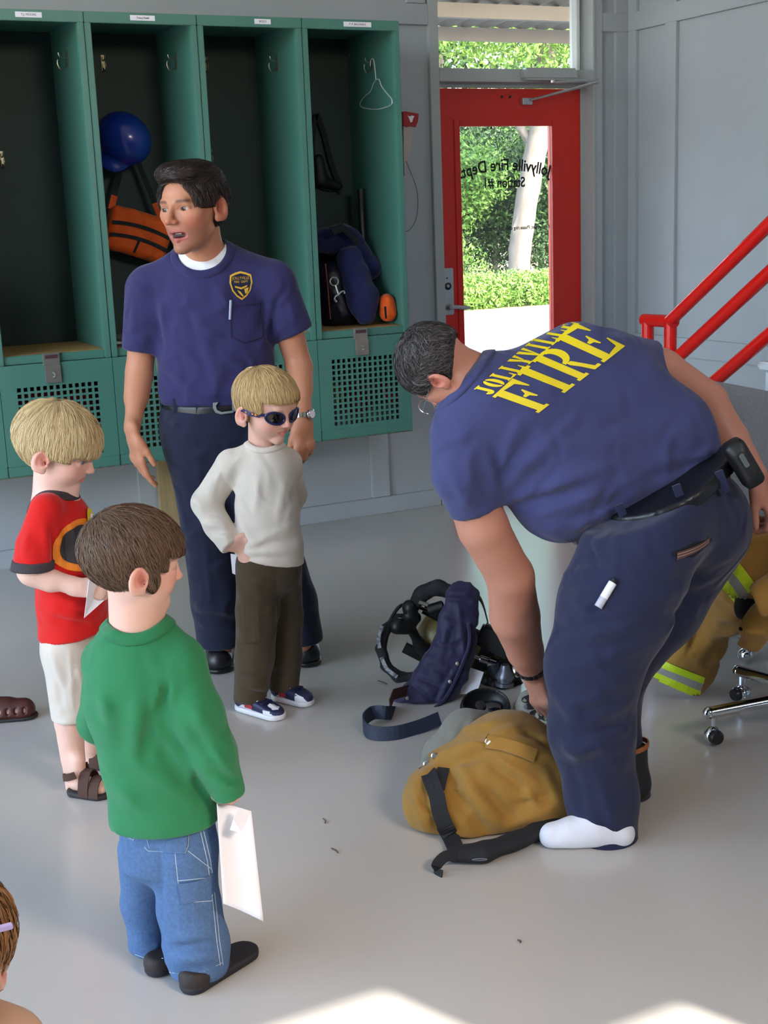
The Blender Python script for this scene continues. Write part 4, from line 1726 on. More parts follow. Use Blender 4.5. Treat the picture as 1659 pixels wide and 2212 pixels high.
    print_on(bv, V2, Fc, po, e1, e2, nrm, 'pocket_hem', M_NAVY, ts, .0055)
    ln = sights(T_, [(497, 657), (498, 690), (500, 728), (531, 740), (566, 728), (566, 690), (565, 655), (531, 658), (497, 661)])
    MB().tube(ln - nrm * .005, .0013, 5).build('pocket_seam', M_NAVYTROUSER, ts)
    a = sight(T_, 499, 648) - FH * .006
    b_ = sight(T_, 497, 690) - FH * .005
    MB().tube([a, b_], .0042, 8).build('pen', mat('pen_silver', '#b9bfd0', .3, metal=.6), r, smooth=True)
    # trousers, belt
    W = Sdf(.03)
    W.add(g.path([(470, 860), (470, 905), (472, 940)], [116, 118, 118], .68), k=.04)
    W.add(g.path([(420, 930, .01), (452, 1150), (468, 1300), (474, 1388, .01)], [66, 58, 54, 48], k=.02), k=.04)
    W.add(g.path([(528, 930, .01), (582, 1150), (632, 1300), (652, 1376, .01)], [66, 58, 52, 46], k=.02), k=.04)
    W.clip(s_plane(g(470, 872), UP))
    W.clip(s_plane(g(560, 1392), -UP))
    g.creases(W, [(6, 425, 960, 462, 1380, 8), (7, 430, 1300, 510, 1330, 10), (7, 425, 1345, 515, 1360, 10), (-6, 440, 1322, 515, 1345, 8), (5, 400, 1000, 470, 960, 10)])
    soft('trousers', W, .0085, M_NAVYTROUSER, r)
    Bt = Sdf(.02)
    Bt.add(g.path([(470, 858), (470, 895)], [119, 120], .69))
    Bt.clip(s_plane(g(470, 864), UP), s_plane(g(470, 888), -UP), k=.001)
    belt = soft('belt', Bt, .006, M_BELT, r)
    q = sight(Bt, 487, 879)
    bu = MB()
    o2 = np.array([[-26, 11], [-14, 12], [-20, 4], [-18, -5], [-8, -10], [16, -8], [18, -12], [-10, -15], [-22, -11], [-27, 0]]) * sc
    bu.prism(o2, q - FH * .006, RH, UP, -FH, .004)
    bu.build('buckle', M_SILVER, belt)
    q = sight(Bt, 508, 877)
    MB().prism(np.array([[-6, 11], [6, 11], [6, -11], [-6, -11]]) * sc, q - FH * .004, RH, UP, -FH, .005).build('belt_tip', M_SILVER, belt)
    for x in (380, 428):
        q = sight(Bt, x, 876)
        MB().prism(np.array([[-5, 17], [5, 17], [5, -17], [-5, -17]]) * sc, q, RH, UP, -FH, .004).build('belt_loop', M_NAVYTROUSER, belt)
    # pager holster on the hip
    q = g(355, 868, -.02)
    ph = MB().box(q - np.array([.012, .02, .045]), q + np.array([.014, .02, .04]), bev=.008).build('pager', M_BLACKPL, r)
    MB().box(q + np.array([-.014, -.012, .008]), q + np.array([-.011, .004, .036]), bev=.001).build('pager_clip', M_SILVER, ph)
    MB().box(q + np.array([-.006, -.024, .002]), q + np.array([.006, -.019, .03]), bev=.001).build('pager_screen', M_ALU, ph)
    # boots
    for (hx, hy, tx, ty_) in ((482, 1400, 474, 1462), (652, 1388, 664, 1448)):
        A = on_floor(hx, hy + 8)
        B_ = on_floor(tx, ty_ - 14)
        dr = unit(B_ - A)
        A = B_ - dr * .19
        K = Sdf(.025)
        K.add(s_cone(A + UP * .045, B_ + UP * .038, .042, .047), s_cone(A + UP * .05, A + UP * .17 + dr * .02, .045, .050), s_cone(A + UP * .10 + dr * .04, B_ + UP * .05 - dr * .06, .042, .042))
        K.clip(s_plane(A + UP * .012, -UP), k=.002)
        bt = soft('boot', K, .006, mat('boot_leather', '#17161a', .38, bump=.15, bscale=120), r)
        Ks = Sdf(.02)
        Ks.add(s_cone(A + UP * .02, B_ + UP * .02, .046, .051))
        Ks.clip(s_plane(A + UP * .001, -UP), s_plane(A + UP * .018, UP), k=.001)
        soft('sole', Ks, .006, M_BLACKPL, bt)
        lc = MB()
        sd = np.cross(dr, UP)
        for j in range(5):
            c = A + dr * (.075 + .018 * j) + UP * (.125 - .012 * j)
            lc.tube(bez([c - sd * .026 - UP * .012, c, c + sd * .026 - UP * .012], 6), .003, 5)
        lc.build('laces', M_BLACKCLOTH, bt, smooth=True)
    # watch and ring on the hand
    wc = g(655, 893, -.085)
    b_ = MB()
    n_ = 18
    for j in range(n_):
        a0 = 2 * math.pi * j / n_
        c = wc + (RH * math.cos(a0) + FH * math.sin(a0)) * .0305
        ex = -RH * math.sin(a0) + FH * math.cos(a0)
        Mx = np.eye(4)
        Mx[:3, 0], Mx[:3, 1], Mx[:3, 2], Mx[:3, 3] = ex, RH * math.cos(a0) + FH * math.sin(a0), UP, c
        b_.box((-.0048, -.002, -.008), (.0048, .002, .008), M=Mx)
    w_ = b_.build('watch', M_SILVER, r)
    fa = unit(RH * .8 - FH * .6)
    MB().lathe([(.0165, 0), (.017, .006), (.014, .009)], wc + fa * .030, fa, 20).build('watch_case', M_SILVER, w_, smooth=True)
    MB().lathe([(.0125, 0), (.0125, .0012)], wc + fa * .0388, fa, 20).build('watch_dial', M_WHITEPAPER, w_)
    return r


standing_man()
# ------------------------------------------------------------------ boys
KID_SKIN = ('#d9a994', '#c9766c', '#a07d58', '#e08f7c')


def kid_hair_shell(hd, thick=.035, fringe=.10, nape=-.26, ear=.14, front=.42):
    """Bowl-shaped boy's cut: skull cap minus the face and the ears."""
    SH = Sdf(.04)
    SH.add(hd.skull(thick))
    SH.cut(s_box((0, .62, fringe - .5), (.8, front, .5)), k=.03)
    for x in (-1, 1):
        SH.cut(s_box((x * .45, .26, -.35 + fringe * .3), (.3, .33, .30)), k=.03)
        SH.cut(s_ell((x * .44, -.08, -.09), (.13, .12, ear)), k=.012)
    SH.clip(s_plane((0, -.25, nape), (0, -.35, -1)))
    return SH


def away_from(crown):
    cr = np.asarray(crown, float)

    def fn(q):
        d = q - cr
        d = d / (np.linalg.norm(d, axis=1)[:, None] + 1e-6)
        d[:, 2] -= .55
        return d
    return fn


def shoe(parent, heel, toe, w, h, mats, name='shoe', toe_h=None, top=None):
    """Low shoe between two floor points: upper, sole."""
    A, B_ = np.asarray(heel, float), np.asarray(toe, float)
    d = unit(B_ - A)
    K = Sdf(.02)
    th = toe_h or h * .62
    K.add(s_cone(A + d * w * .8 + UP * h * .5, B_ - d * w + UP * th * .55, w * .86, w, .9, np.cross(d, UP)), k=.02)
    K.add(s_cone(A + d * w * .9 + UP * h * .55, A + d * w * 1.1 + UP * h * .9, w * .85, w * .8), k=.02)
    K.add(s_cone(A + d * w * 1.4 + UP * h * .75, B_ - d * w * 1.6 + UP * th * .75, w * .7, w * .7), k=.02)
    K.clip(s_plane(A + UP * .010, -UP), k=.002)
    K.clip(s_plane(A + UP * h, UP + d * .25), k=.008)
    up = soft(name, K, .0045, mats[0], parent)
    Ks = Sdf(.01)
    Ks.add(s_cone(A + d * w * .8 + UP * .012, B_ - d * w + UP * .012, w * .93, w * 1.06))
    Ks.clip(s_plane(A + UP * .001, -UP), s_plane(A + UP * .020, UP), k=.002)
    soft('sole', Ks, .0045, mats[1], up)
    return up, d, K


def beige_boy():
    g = Fig(590, 1530)
    r = thing('person', 'boy in cream long sleeved top, brown cargo trousers and dark sunglasses', 'person', on_floor(585, 1520))
    fw = -FH * .66 + RH * .70 - UP * .24
    hd = Head(g(579, 877, -.02), fw, UP + fw * .2 - RH * .02, g.R((579, 877), 153))
    S = Sdf(.015)
    S.add(hd.sdf())
    S.add(g.c((563, 915, .01), (570, 990, .01), 27, 34), k=.02)
    S.add(g.c((572, 985), (512, 1000), 20, 26), g.c((572, 985), (622, 995, .03), 20, 26), k=.02)
    S.add(g.path([(575, 1020), (580, 1200)], [52, 56], .8), k=.03)
    S.add(g.path([(502, 1005), (448, 1088, .03), (492, 1172, -.05)], [22, 20, 15]), k=.01)
    S.add(g.path([(624, 998, .04), (636, 1070, .1), (612, 1140, .16)], [22, 19, 15]), k=.01)
    hw = g(497, 1178, -.055)
    hand(S, hw, RH + UP * .05 - FH * .15, FH * .9 + UP * .25, .118, 1, curl=(.55, .6, .65, .7), thumb=.1, thumb_open=.5)
    for a in ([(548, 1200, -.03), (550, 1350, -.03), (545, 1520, -.02)], [(612, 1200, .05), (620, 1350, .06), (620, 1500, .07)]):
        S.add(g.path(a, [34, 26, 20]), k=.02)
    multires(S, [(*box_of(hd.c, .135), .003), (*box_of(hw + RH * .05, .075), .0028)], .008, 'body', skin('fair'), r, hd.color(*KID_SKIN))
    hd.eyes(r, fw, '#4d5a66')
    SH = kid_hair_shell(hd, .03, .20, -.20)
    hair(hd, SH, r, '#d6b67e', 14000, .24, away_from((0.05, -.3, .5)), seed=11, width=.0004, lift=.005, color2='#a07c4c', spread=.16)
    # sunglasses: wrap frame, lenses and temple arms
    M_SGF = mat('sunglass_frame', '#1f2450', .3)
    gl = None
    b_ = MB()
    pts = [hd.w((x, .36 - abs(x) ** 2 * 1.35, hd.ez + .052 - abs(x) * .10)) for x in np.linspace(-.34, .34, 21)]
    b_.tube(pts, hd.H * .021, 8)
    for sx in (-1, 1):
        ring = [hd.w((sx * (.175 + .135 * math.cos(t)), .40 - (.175 + .135 * math.cos(t)) ** 2 * 1.15, hd.ez - .005 + .085 * math.sin(t) + .02 * math.cos(t))) for t in np.linspace(0, 2 * np.pi, 22, endpoint=False)]
        b_.tube(ring, hd.H * .017, 7, closed=True)
    gl = b_.build('sunglasses', M_SGF, r, smooth=True)
    for sx in (-1, 1):
        cen = hd.w((sx * .175, .40 - .175 ** 2 * 1.15 + .012, hd.ez - .003))
        ring = [hd.w((sx * (.175 + .132 * math.cos(t)), .40 - (.175 + .132 * math.cos(t)) ** 2 * 1.15, hd.ez - .005 + .082 * math.sin(t) + .02 * math.cos(t))) for t in np.linspace(0, 2 * np.pi, 22, endpoint=False)]
        obj('lens', ring + [cen], [[i, (i + 1) % 22, 22] for i in range(22)], mat('dark_lens', '#0b0b0f', .06, coat=.5), gl, smooth=True)
        arm = [hd.w((sx * .325, .20, hd.ez + .02)), hd.w((sx * .40, .08, hd.ez + .015)), hd.w((sx * .415, -.06, hd.ez + .02)), hd.w((sx * .40, -.17, hd.ez - .02))]
        MB().ribbon(bez(arm, 14), np.interp(np.linspace(0, 1, 13), [0, .5, 1], [.018, .014, .006]), .004, hd.R[:, 2]).build('temple', M_SGF, gl)
        fl = MB()
        for j in range(4):
            c = hd.w((sx * (.36 + .015 * j + .006), .16 - .05 * j, hd.ez + .013))
            fl.ball(c, .0042, 8, 6)
        fl.build('flame_print', mat('orange_print', '#d98a2c', .5), gl)
    # top
    T_ = Sdf(.03)
    T_.add(g.c((571, 990), (575, 1030), 46, 62, .85), k=.02)
    T_.add(g.path([(576, 1020), (577, 1100), (581, 1180), (584, 1235)], [62, 67, 71, 75], .85), k=.03)
    T_.add(g.c((562, 985), (503, 1003, .0), 26, 34), g.c((580, 985), (618, 1000, .03), 26, 30), k=.03)
    T_.add(clipped(g.path([(498, 1005, .0), (446, 1086, .03), (470, 1135, -.01), (505, 1188, -.06)], [33, 32, 29, 25], k=.015), s_plane(g(501, 1181, -.055), g(520, 1205, -.07) - g(480, 1150, -.03))), k=.012)
    T_.add(g.path([(622, 1000, .04), (634, 1068, .1), (612, 1140, .16)], [29, 27, 22]), k=.02)
    T_.cut(s_cone(g(574, 930), g(571, 968), g.R((573, 960), 36), g.R((573, 960), 36)), k=.003)
    T_.clip(s_plane(g(585, 1208), -UP - RH * .20))
    g.creases(T_, [(6, 500, 1040, 535, 1110, 10), (-6, 492, 1080, 512, 1130, 8), (7, 430, 1095, 480, 1100, 8), (-7, 440, 1110, 490, 1112, 6), (6, 435, 1130, 490, 1135, 8), (-5, 445, 1146, 495, 1150, 6), (5, 455, 1165, 505, 1160, 7),
                    (6, 520, 1130, 560, 1190, 12), (6, 530, 1180, 640, 1130, 12), (-6, 530, 1190, 640, 1160, 10), (6, 520, 1192, 645, 1190, 9), (-4, 520, 1203, 640, 1207, 5), (5, 560, 1020, 550, 1110, 14), (4, 615, 1030, 600, 1130, 14), (4, 470, 1020, 450, 1070, 12)])
    tp = soft('top', T_, .006, cloth('cream_knit', '#d8cdbd', var=.05, bump=.3), r)
    neck_ring(plus_only(T_), g(574, 920), g(571, 985), g.R((573, 960), 37), tp, 'collar', MATS['cream_knit'], .014)
    # cargo trousers
    W = Sdf(.02)
    W.add(g.path([(582, 1190), (582, 1225)], [68, 68], .85), k=.03)
    W.add(g.path([(556, 1225, -.02), (556, 1320, -.03), (550, 1420, -.03), (540, 1510, -.02)], [46, 46, 42, 36], k=.015), k=.02)
    W.add(g.path([(612, 1225, .04), (618, 1330, .06), (618, 1420, .06), (612, 1498, .07)], [40, 36, 34, 32], k=.015), k=.02)
    W.clip(s_plane(g(540, 1512, -.02), -UP))
    g.creases(W, [(7, 515, 1478, 580, 1490, 7), (-6, 515, 1490, 585, 1500, 6), (6, 512, 1450, 570, 1455, 8), (6, 590, 1470, 640, 1478, 8), (5, 530, 1240, 590, 1260, 10), (-5, 596, 1240, 604, 1400, 7), (5, 515, 1330, 595, 1320, 6), (5, 520, 1385, 585, 1380, 6), (-5, 522, 1392, 585, 1388, 4)])
    wo_ = soft('cargo_trousers', W, .006, cloth('brown_twill', '#463a28', var=.12), r)
    bv = bvh_of(wo_, r)
    sc = g.R((550, 1350), 1.0)
    for (cx, cy, w_, h_) in ((552, 1352, 34, 36), (552, 1318, 35, 8)):
        V2, Fc = grid_poly(np.array([(-w_, h_), (w_, h_), (w_, -h_), (-w_, -h_)]) * sc, .015)
        print_on(bv, V2, Fc, sight(W, cx, cy), RH, UP, FH, 'cargo_pocket', MATS['brown_twill'], wo_, .005)
    # trainers
    M_TW, M_TN = mat('trainer_white', '#dcdce0', .45), mat('trainer_navy', '#20244a', .5)
    for hx, hy, tx, ty_ in ((515, 1518, 611, 1556), (592, 1496, 674, 1526)):
        up, d, K = shoe(r, on_floor(hx, hy + 12), on_floor(tx, ty_), .033, .075, (M_TN, M_TW), 'trainer')
        A, B_ = on_floor(hx, hy + 12), on_floor(tx, ty_)
        sd = np.cross(d, UP)
        L_ = np.linalg.norm(B_ - A)
        KB = bvh_of(up, r)

        def patch(pts, m_, name, side=1, lift=.0016):
            V2, Fc = grid_poly(np.array(pts), .012)
            print_on(KB, V2, Fc, A + sd * side * .0, d, UP, -sd * side, name, m_, up, lift)
        for side in (1, -1):
            patch([(.03, .022), (L_ * .45, .020), (L_ * .40, .034), (.05, .034)], M_TW, 'white_overlay', side)
            patch([(L_ * .72, .02), (L_ * .97, .02), (L_ * .9, .036), (L_ * .72, .045)], M_TW, 'white_overlay', side)
            patch([(L_ * .30, .024), (L_ * .46, .024), (L_ * .50, .036), (L_ * .30, .05)], mat('trainer_red', '#b02a3a', .5), 'red_overlay', side, .0026)
        for j in range(2):
            c = A + d * (L_ * (.52 + .12 * j)) + UP * .088
            hit_ = [KB.ray_cast(Vector(c + sd * q), Vector(-UP), .2)[0] for q in (-.022, -.011, 0, .011, .022)]
            if all(h_ is not None for h_ in hit_):
                MB().ribbon([np.array(h_) + UP * .002 for h_ in hit_], .014, .003, d).build('strap', M_TN if j else M_TW, up)
    return r


def red_boy():
    g = Fig(185, 1690)
    r = thing('person', 'blond boy in red T-shirt with dark collar, pale shorts and brown sandals', 'person', on_floor(185, 1690))
    fw = RH * .93 - FH * .06 - UP * .34
    hd = Head(g(130, 968), fw, UP + fw * .36, g.R((130, 968), 181))
    S = Sdf(.015)
    S.add(hd.sdf())
    S.add(g.c((112, 1010), (112, 1085), 38, 42), k=.025)
    S.add(g.path([(128, 1110), (150, 1350)], [54, 60], 1.25), k=.03)
    S.add(g.path([(98, 1105, -.08), (66, 1235, -.12), (165, 1268, -.12)], [28, 26, 18]), k=.012)
    S.add(g.path([(110, 1105, .1), (110, 1230, .16), (190, 1262, .1)], [28, 25, 18]), k=.012)
    S.add(g.c((72, 1240, -.12), (110, 1256, -.12), 27, 25), k=.01)
    hw = g(172, 1269, -.12)
    hand(S, hw, RH * .95 - UP * .22 + FH * .1, FH * .9 - UP * .2, .112, 1, curl=(.8, .85, .9, .95), thumb=.5, thumb_open=.4, wr=.021)
    for a in ([(142, 1400, -.05), (150, 1560, -.05), (162, 1700, -.04)], [(165, 1400, .07), (190, 1560, .1), (206, 1650, .12)]):
        S.add(g.path(a, [42, 29, 20]), k=.02)
    for a in (((152, 1590, -.05), (158, 1640, -.05)), ((193, 1575, .1), (199, 1610, .1))):
        S.add(g.c(a[0], a[1], 28, 24), k=.01)
    # feet
    feet = ((on_floor(150, 1712), on_floor(240, 1722)), (on_floor(184, 1650), on_floor(252, 1658)))
    for A, B_ in feet:
        d = unit(B_ - A)
        S.add(s_cone(A + d * .025 + UP * .035, B_ - d * .035 + UP * .026, .023, .021), s_cone(A + d * .03 + UP * .04, A + d * .035 + UP * .1, .022, .022), s_cone(B_ - d * .05 + np.cross(d, UP) * .012 + UP * .024, B_ - d * .02 + np.cross(d, UP) * .012 + UP * .022, .014, .010), s_cone(B_ - d * .05 - np.cross(d, UP) * .012 + UP * .024, B_ - d * .024 - np.cross(d, UP) * .012 + UP * .022, .014, .009), k=.015)
    multires(S, [(*box_of(hd.c, .15), .003), (*box_of(hw + RH * .05, .08), .0028)], .008, 'body', skin('pale'), r, hd.color('#dcb2a0', *KID_SKIN[1:]))
    hd.eyes(r, fw - UP * .25, '#5a6a7a')
    SH = kid_hair_shell(hd, .045, .055, -.27, .13)
    hair(hd, SH, r, '#e0c795', 16000, .26, away_from((0, -.18, .55)), seed=21, width=.0004, lift=.007, color2='#ab8955', spread=.16)
    T_ = Sdf(.03)
    T_.add(g.c((118, 1082), (125, 1120), 42, 62, 1.3), k=.02)
    T_.add(g.path([(130, 1125), (143, 1220), (155, 1300), (163, 1385)], [62, 68, 72, 78], 1.2), k=.03)
    for o, cx in ((-.09, 0), (.1, 12)):
        T_.add(clipped(g.path([(100 + cx, 1100, o), (78 + cx, 1180, o - .02), (68 + cx, 1250, o - .03)], [36, 42, 46], k=.01), s_plane(g(72 + cx, 1229, o - .03), -UP - RH * .05)), k=.025)
    T_.cut(s_cone(g(124, 1020), g(113, 1068), g.R((115, 1060), 42), g.R((115, 1060), 42)), k=.003)
    T_.clip(s_plane(g(160, 1365), -UP + RH * .12))
    g.creases(T_, [(6, 95, 1130, 105, 1215, 10), (-6, 112, 1140, 118, 1225, 8), (6, 125, 1150, 130, 1260, 12), (5, 60, 1150, 50, 1200, 10), (7, 110, 1320, 200, 1340, 10), (-6, 110, 1335, 200, 1352, 7), (6, 130, 1300, 215, 1320, 9), (5, 150, 1120, 160, 1230, 14)])
    ts = soft('t_shirt', T_, .006, cloth('red_cotton', '#c4120d', var=.05), r)
    Cd = mat('charcoal_rib', '#3a3335', .9, bump=.3, bscale=700)
    cc = Sdf(.01)
    base = list(T_.ops)
    T0 = Sdf()
    T0.ops = [o for o in base if o[0] in '+']

    neck_ring(plus_only(T_), g(124, 1015), g(112, 1080), g.R((115, 1060), 43), ts, 'collar', Cd, .022, .004)

    def cuff(p):
        o = -.09
        q = g.path([(100, 1100, o), (78, 1180, o - .02), (68, 1250, o - .03)], [36, 42, 46], k=.01)(p) - .0025
        z = (p - g(72, 1229, o - .03)) @ unit(-UP - RH * .05)
        return np.maximum(np.maximum(q, z - .001), -z - .026)
    ctr = g(70, 1220, -.1)
    cuff.bb = (ctr - .1, ctr + .1)
    soft('sleeve_band', cuff, .004, Cd, ts)
    # round printed motif on the chest: orange ring, dark field, yellow and white dots
    bv = bvh_of(ts, r)
    o_ = sight(T_, 196, 1165)
    n = unit(-RH * .93 + FH * .36)
    e1 = unit(np.cross(UP, n))
    e1 = e1 if e1 @ RH > 0 or e1 @ FH < 0 else -e1
    sc = g.R((190, 1165), 1.0)

    def ring(o2, i2, m_, name, lift):
        V2, Fc = grid_poly(o2, .010)
        print_on(bv, V2, Fc, o_, e1, UP, n, name, m_, ts, lift)
    ring(ellipse(40, -2, 66, 56) * sc, None, mat('orange_cotton_print', '#e07a12', .7), 'printed_ring', .003)
    ring(ellipse(44, 0, 48, 42) * sc, None, mat('charcoal_print', '#2a2528', .7), 'printed_field', .0055)
    ring(ellipse(-2, 42, 20, 27, rot=.5) * sc, None, mat('lemon_print', '#d3b91a', .7), 'printed_dot', .008)
    ring(ellipse(-2, 42, 10, 15, rot=.5) * sc, None, M_WHITEPAPER, 'printed_dot', .0095)
    # shorts
    W = Sdf(.02)
    W.add(g.path([(148, 1345), (148, 1400)], [58, 60], 1.2), k=.03)
    W.add(g.path([(145, 1400, -.05), (158, 1550, -.05)], [54, 46]), k=.02)
    W.add(g.path([(160, 1400, .07), (190, 1555, .1)], [50, 42]), k=.02)
    W.clip(s_plane(g(160, 1551, -.05), -UP))
    g.creases(W, [(5, 150, 1390, 158, 1545, 5), (6, 110, 1400, 135, 1480, 10), (-5, 125, 1470, 140, 1545, 8), (5, 165, 1440, 190, 1500, 9)])
    soft('shorts', W, .006, cloth('stone_cotton', '#c4b9ac', var=.05), r)
    # sandals
    M_SL, M_SS = mat('brown_suede', '#43291d', .8, bump=.25, bscale=300), mat('sandal_sole', '#26211f', .7)
    for A, B_ in feet:
        d = unit(B_ - A)
        sd = np.cross(d, UP)
        L_ = np.linalg.norm(B_ - A)
        Ks = Sdf(.01)
        Ks.add(s_cone(A + d * .03 + UP * .008, B_ - d * .035 + UP * .008, .033, .038))
        Ks.clip(s_plane(A + UP * .001, -UP), s_plane(A + UP * .016, UP), k=.002)
        sn = soft('sandal', Ks, .004, M_SS, r)
        for t, hgt, w_ in ((.74, .048, .028), (.50, .066, .030)):
            c = A + d * L_ * t
            rr = .036 if t > .3 else .032
            pts = [c + sd * rr * math.cos(a) + UP * (.008 + hgt * math.sin(a)) for a in np.linspace(0, math.pi, 11)]
            MB().ribbon(pts, w_, .0035, d).build('strap', M_SL, sn)
        hc = A + d * .03
        pts = [hc + (sd * math.sin(a) - d * math.cos(a)) * .037 + UP * (.046 + .012 * abs(a)) for a in np.linspace(-2.0, 2.0, 15)]
        MB().ribbon(pts, .020, .0035, UP).build('heel_strap', M_SL, sn)
    return r


def green_boy():
    g = Fig(395, 2100)
    r = thing('person', 'brown haired boy in green long sleeved shirt and blue jeans, holding envelope', 'person', on_floor(400, 2090))
    fw = RH * .90 + FH * .40 - UP * .14
    hd = Head(g(296, 1212), fw, UP + fw * .16 - RH * .05, g.R((296, 1212), 221))
    S = Sdf(.015)
    S.add(hd.sdf())
    S.add(g.c((290, 1270), (300, 1400), 56, 62), k=.025)
    S.add(g.path([(305, 1440), (350, 1730)], [80, 78], .6), k=.03)
    S.add(g.path([(388, 1430, -.02), (430, 1560, -.04), (466, 1660, -.04)], [36, 33, 23]), k=.02)
    S.add(g.path([(225, 1430, .06), (215, 1560, .12), (290, 1630, .22)], [36, 33, 23]), k=.02)
    hw = g(464, 1668, -.04)
    hand(S, hw, -UP + RH * .15 + FH * .1, FH * .7 + RH * .45, .108, -1, curl=(.6, .7, .8, .9), thumb=.5, thumb_open=.4, wr=.021)
    for a in ([(400, 1850), (410, 1960), (435, 2110)], [(300, 1850, .06), (305, 1960, .08), (335, 2090, .08)]):
        S.add(g.path(a, [34, 28, 22]), k=.02)
    multires(S, [(*box_of(hd.c, .14), .003), (*box_of(hw - UP * .05, .07), .0028)], .008, 'body', skin('fair2'), r, hd.color('#d9ab96', *KID_SKIN[1:]))
    hd.eyes(r, fw, '#5a6a7a')
    SH = kid_hair_shell(hd, .035, .12, -.27, .15)
    for x in (-1, 1):
        SH.add(s_ell((x * .335, .06, -.10), (.05, .06, .12)), k=.02)
    hair(hd, SH, r, '#6f543f', 18000, .2, away_from((-.05, -.42, .38)), seed=31, width=.0004, lift=.005, color2='#4c3626', spread=.25)
    T_ = Sdf(.03)
    T_.add(g.c((302, 1398), (305, 1440), 78, 94, .85), k=.02)
    T_.add(g.path([(303, 1430), (300, 1520), (330, 1640), (355, 1765), (358, 1815)], [100, 112, 108, 112, 116], .72), k=.04)
    T_.add(g.c((300, 1390), (232, 1425, .04), 44, 52), g.c((310, 1395), (392, 1430, -.02), 44, 50), k=.03)
    T_.add(clipped(g.path([(388, 1432, -.02), (425, 1545, -.04), (460, 1625, -.04), (496, 1715, -.035)], [52, 58, 50, 36], k=.015), s_plane(g(493, 1722, -.035), g(505, 1760, -.03) - g(470, 1660, -.04))), k=.02)
    T_.add(g.path([(228, 1430, .05), (212, 1560, .12), (290, 1635, .22)], [46, 42, 32]), k=.02)
    T_.cut(s_cone(g(292, 1290), g(302, 1365), g.R((300, 1340), 63), g.R((300, 1340), 66)), k=.003)
    T_.clip(s_plane(g(340, 1778), -UP + FH * .0 + RH * .02))
    g.creases(T_, [(7, 345, 1475, 330, 1540, 9), (-7, 360, 1470, 345, 1545, 8), (6, 375, 1460, 372, 1530, 8), (8, 300, 1500, 290, 1640, 16), (-7, 330, 1520, 310, 1660, 14), (8, 330, 1560, 420, 1680, 12), (-8, 330, 1590, 400, 1690, 12), (7, 280, 1640, 400, 1720, 14),
                    (6, 410, 1520, 470, 1600, 12), (-6, 400, 1560, 480, 1660, 10), (7, 440, 1600, 510, 1680, 9), (-7, 450, 1660, 515, 1690, 7), (7, 460, 1690, 525, 1700, 7), (-5, 255, 1768, 460, 1748, 3), (5, 240, 1680, 300, 1740, 12), (-5, 420, 1660, 432, 1745, 6), (5, 220, 1480, 240, 1600, 16), (5, 270, 1400, 360, 1405, 6), (-4, 395, 1440, 340, 1520, 5)])
    ts = soft('shirt', T_, .0065, cloth('green_jersey', '#277347', var=.06, bump=.25), r)
    neck_ring(plus_only(T_), g(290, 1280), g(303, 1400), g.R((300, 1340), 66), ts, 'collar', MATS['green_jersey'], .018)
    # jeans
    W = Sdf(.02)
    W.add(g.path([(362, 1760, .01), (362, 1820, .01)], [102, 104], .7), k=.03)
    W.add(g.path([(400, 1835, -.01), (408, 1960), (425, 2040, -.01), (435, 2125, -.02)], [68, 66, 68, 62], k=.02), k=.02)
    W.add(g.path([(310, 1835, .05), (310, 1950, .08), (326, 2050, .08), (340, 2105, .08)], [56, 46, 44, 42], k=.02), k=.02)
    W.clip(s_plane(on_floor(420, 2120, .012), -UP))
    g.creases(W, [(8, 365, 2030, 470, 2010, 12), (-8, 365, 2050, 480, 2040, 9), (7, 370, 2075, 480, 2060, 9), (-6, 375, 2105, 480, 2085, 8), (8, 290, 2030, 350, 2045, 9), (7, 300, 2065, 355, 2080, 8), (-6, 300, 2080, 355, 2095, 7), (7, 265, 1880, 330, 1900, 10), (6, 350, 1930, 440, 1970, 12), (6, 360, 1860, 440, 1880, 10), (-7, 345, 1830, 352, 2000, 7)])
    MJ = mat('blue_denim', '#48648a', .9, var=.25, vscale=150, bump=.4, bscale=600)
    jn = soft('jeans', W, .0065, MJ, r)
    bv = bvh_of(jn, r)
    sc = g.R((400, 1900), 1.0)
    M_ST = mat('pale_stitching', '#a9b6c2', .8)

    def stitch(pts, name='stitching', w_=2.2):
        pix = []
        for i in range(len(pts) - 1):
            (x0, y0), (x1, y1) = pts[i], pts[i + 1]
            n = max(2, int(math.hypot(x1 - x0, y1 - y0) / 8))
            pix += [(x0 + (x1 - x0) * t, y0 + (y1 - y0) * t) for t in np.linspace(0, 1, n, endpoint=False)]
        P_ = sights(W, pix + [pts[-1]])
        MB().tube(P_, sc * w_ / 2 * .8, 5).build(name, M_ST, jn, smooth=True)
    stitch([(312, 1830), (320, 1838), (400, 1842), (406, 1828), (408, 1795)])
    stitch([(316, 1808), (322, 1833), (400, 1836)])
    stitch([(378, 1843), (384, 1900), (392, 1950), (458, 1946), (462, 1895), (384, 1903)])
    stitch([(406, 1838), (458, 1878), (462, 1895)])
    stitch([(440, 1795), (455, 1860), (466, 1950), (474, 2030), (482, 2085)])
    stitch([(433, 1795), (448, 1860), (460, 1950), (468, 2030), (476, 2085)])
    stitch([(366, 2100), (400, 2106), (440, 2098), (480, 2080)])
    stitch([(292, 2062), (320, 2072), (352, 2070)])
    stitch([(258, 1800), (275, 1808), (288, 1815), (290, 1795)])
    V2, Fc = grid_poly(np.array([(-36, 24), (36, 24), (34, -24), (-32, -22)]) * sc, .012)
    print_on(bv, V2, Fc, sight(W, 424, 1924), unit(RH), UP, FH, 'side_pocket', MJ, jn, .004)
    V2, Fc = grid_poly(np.array([(-42, 22), (44, 22), (42, -14), (36, -22), (-38, -18)]) * sc, .012)
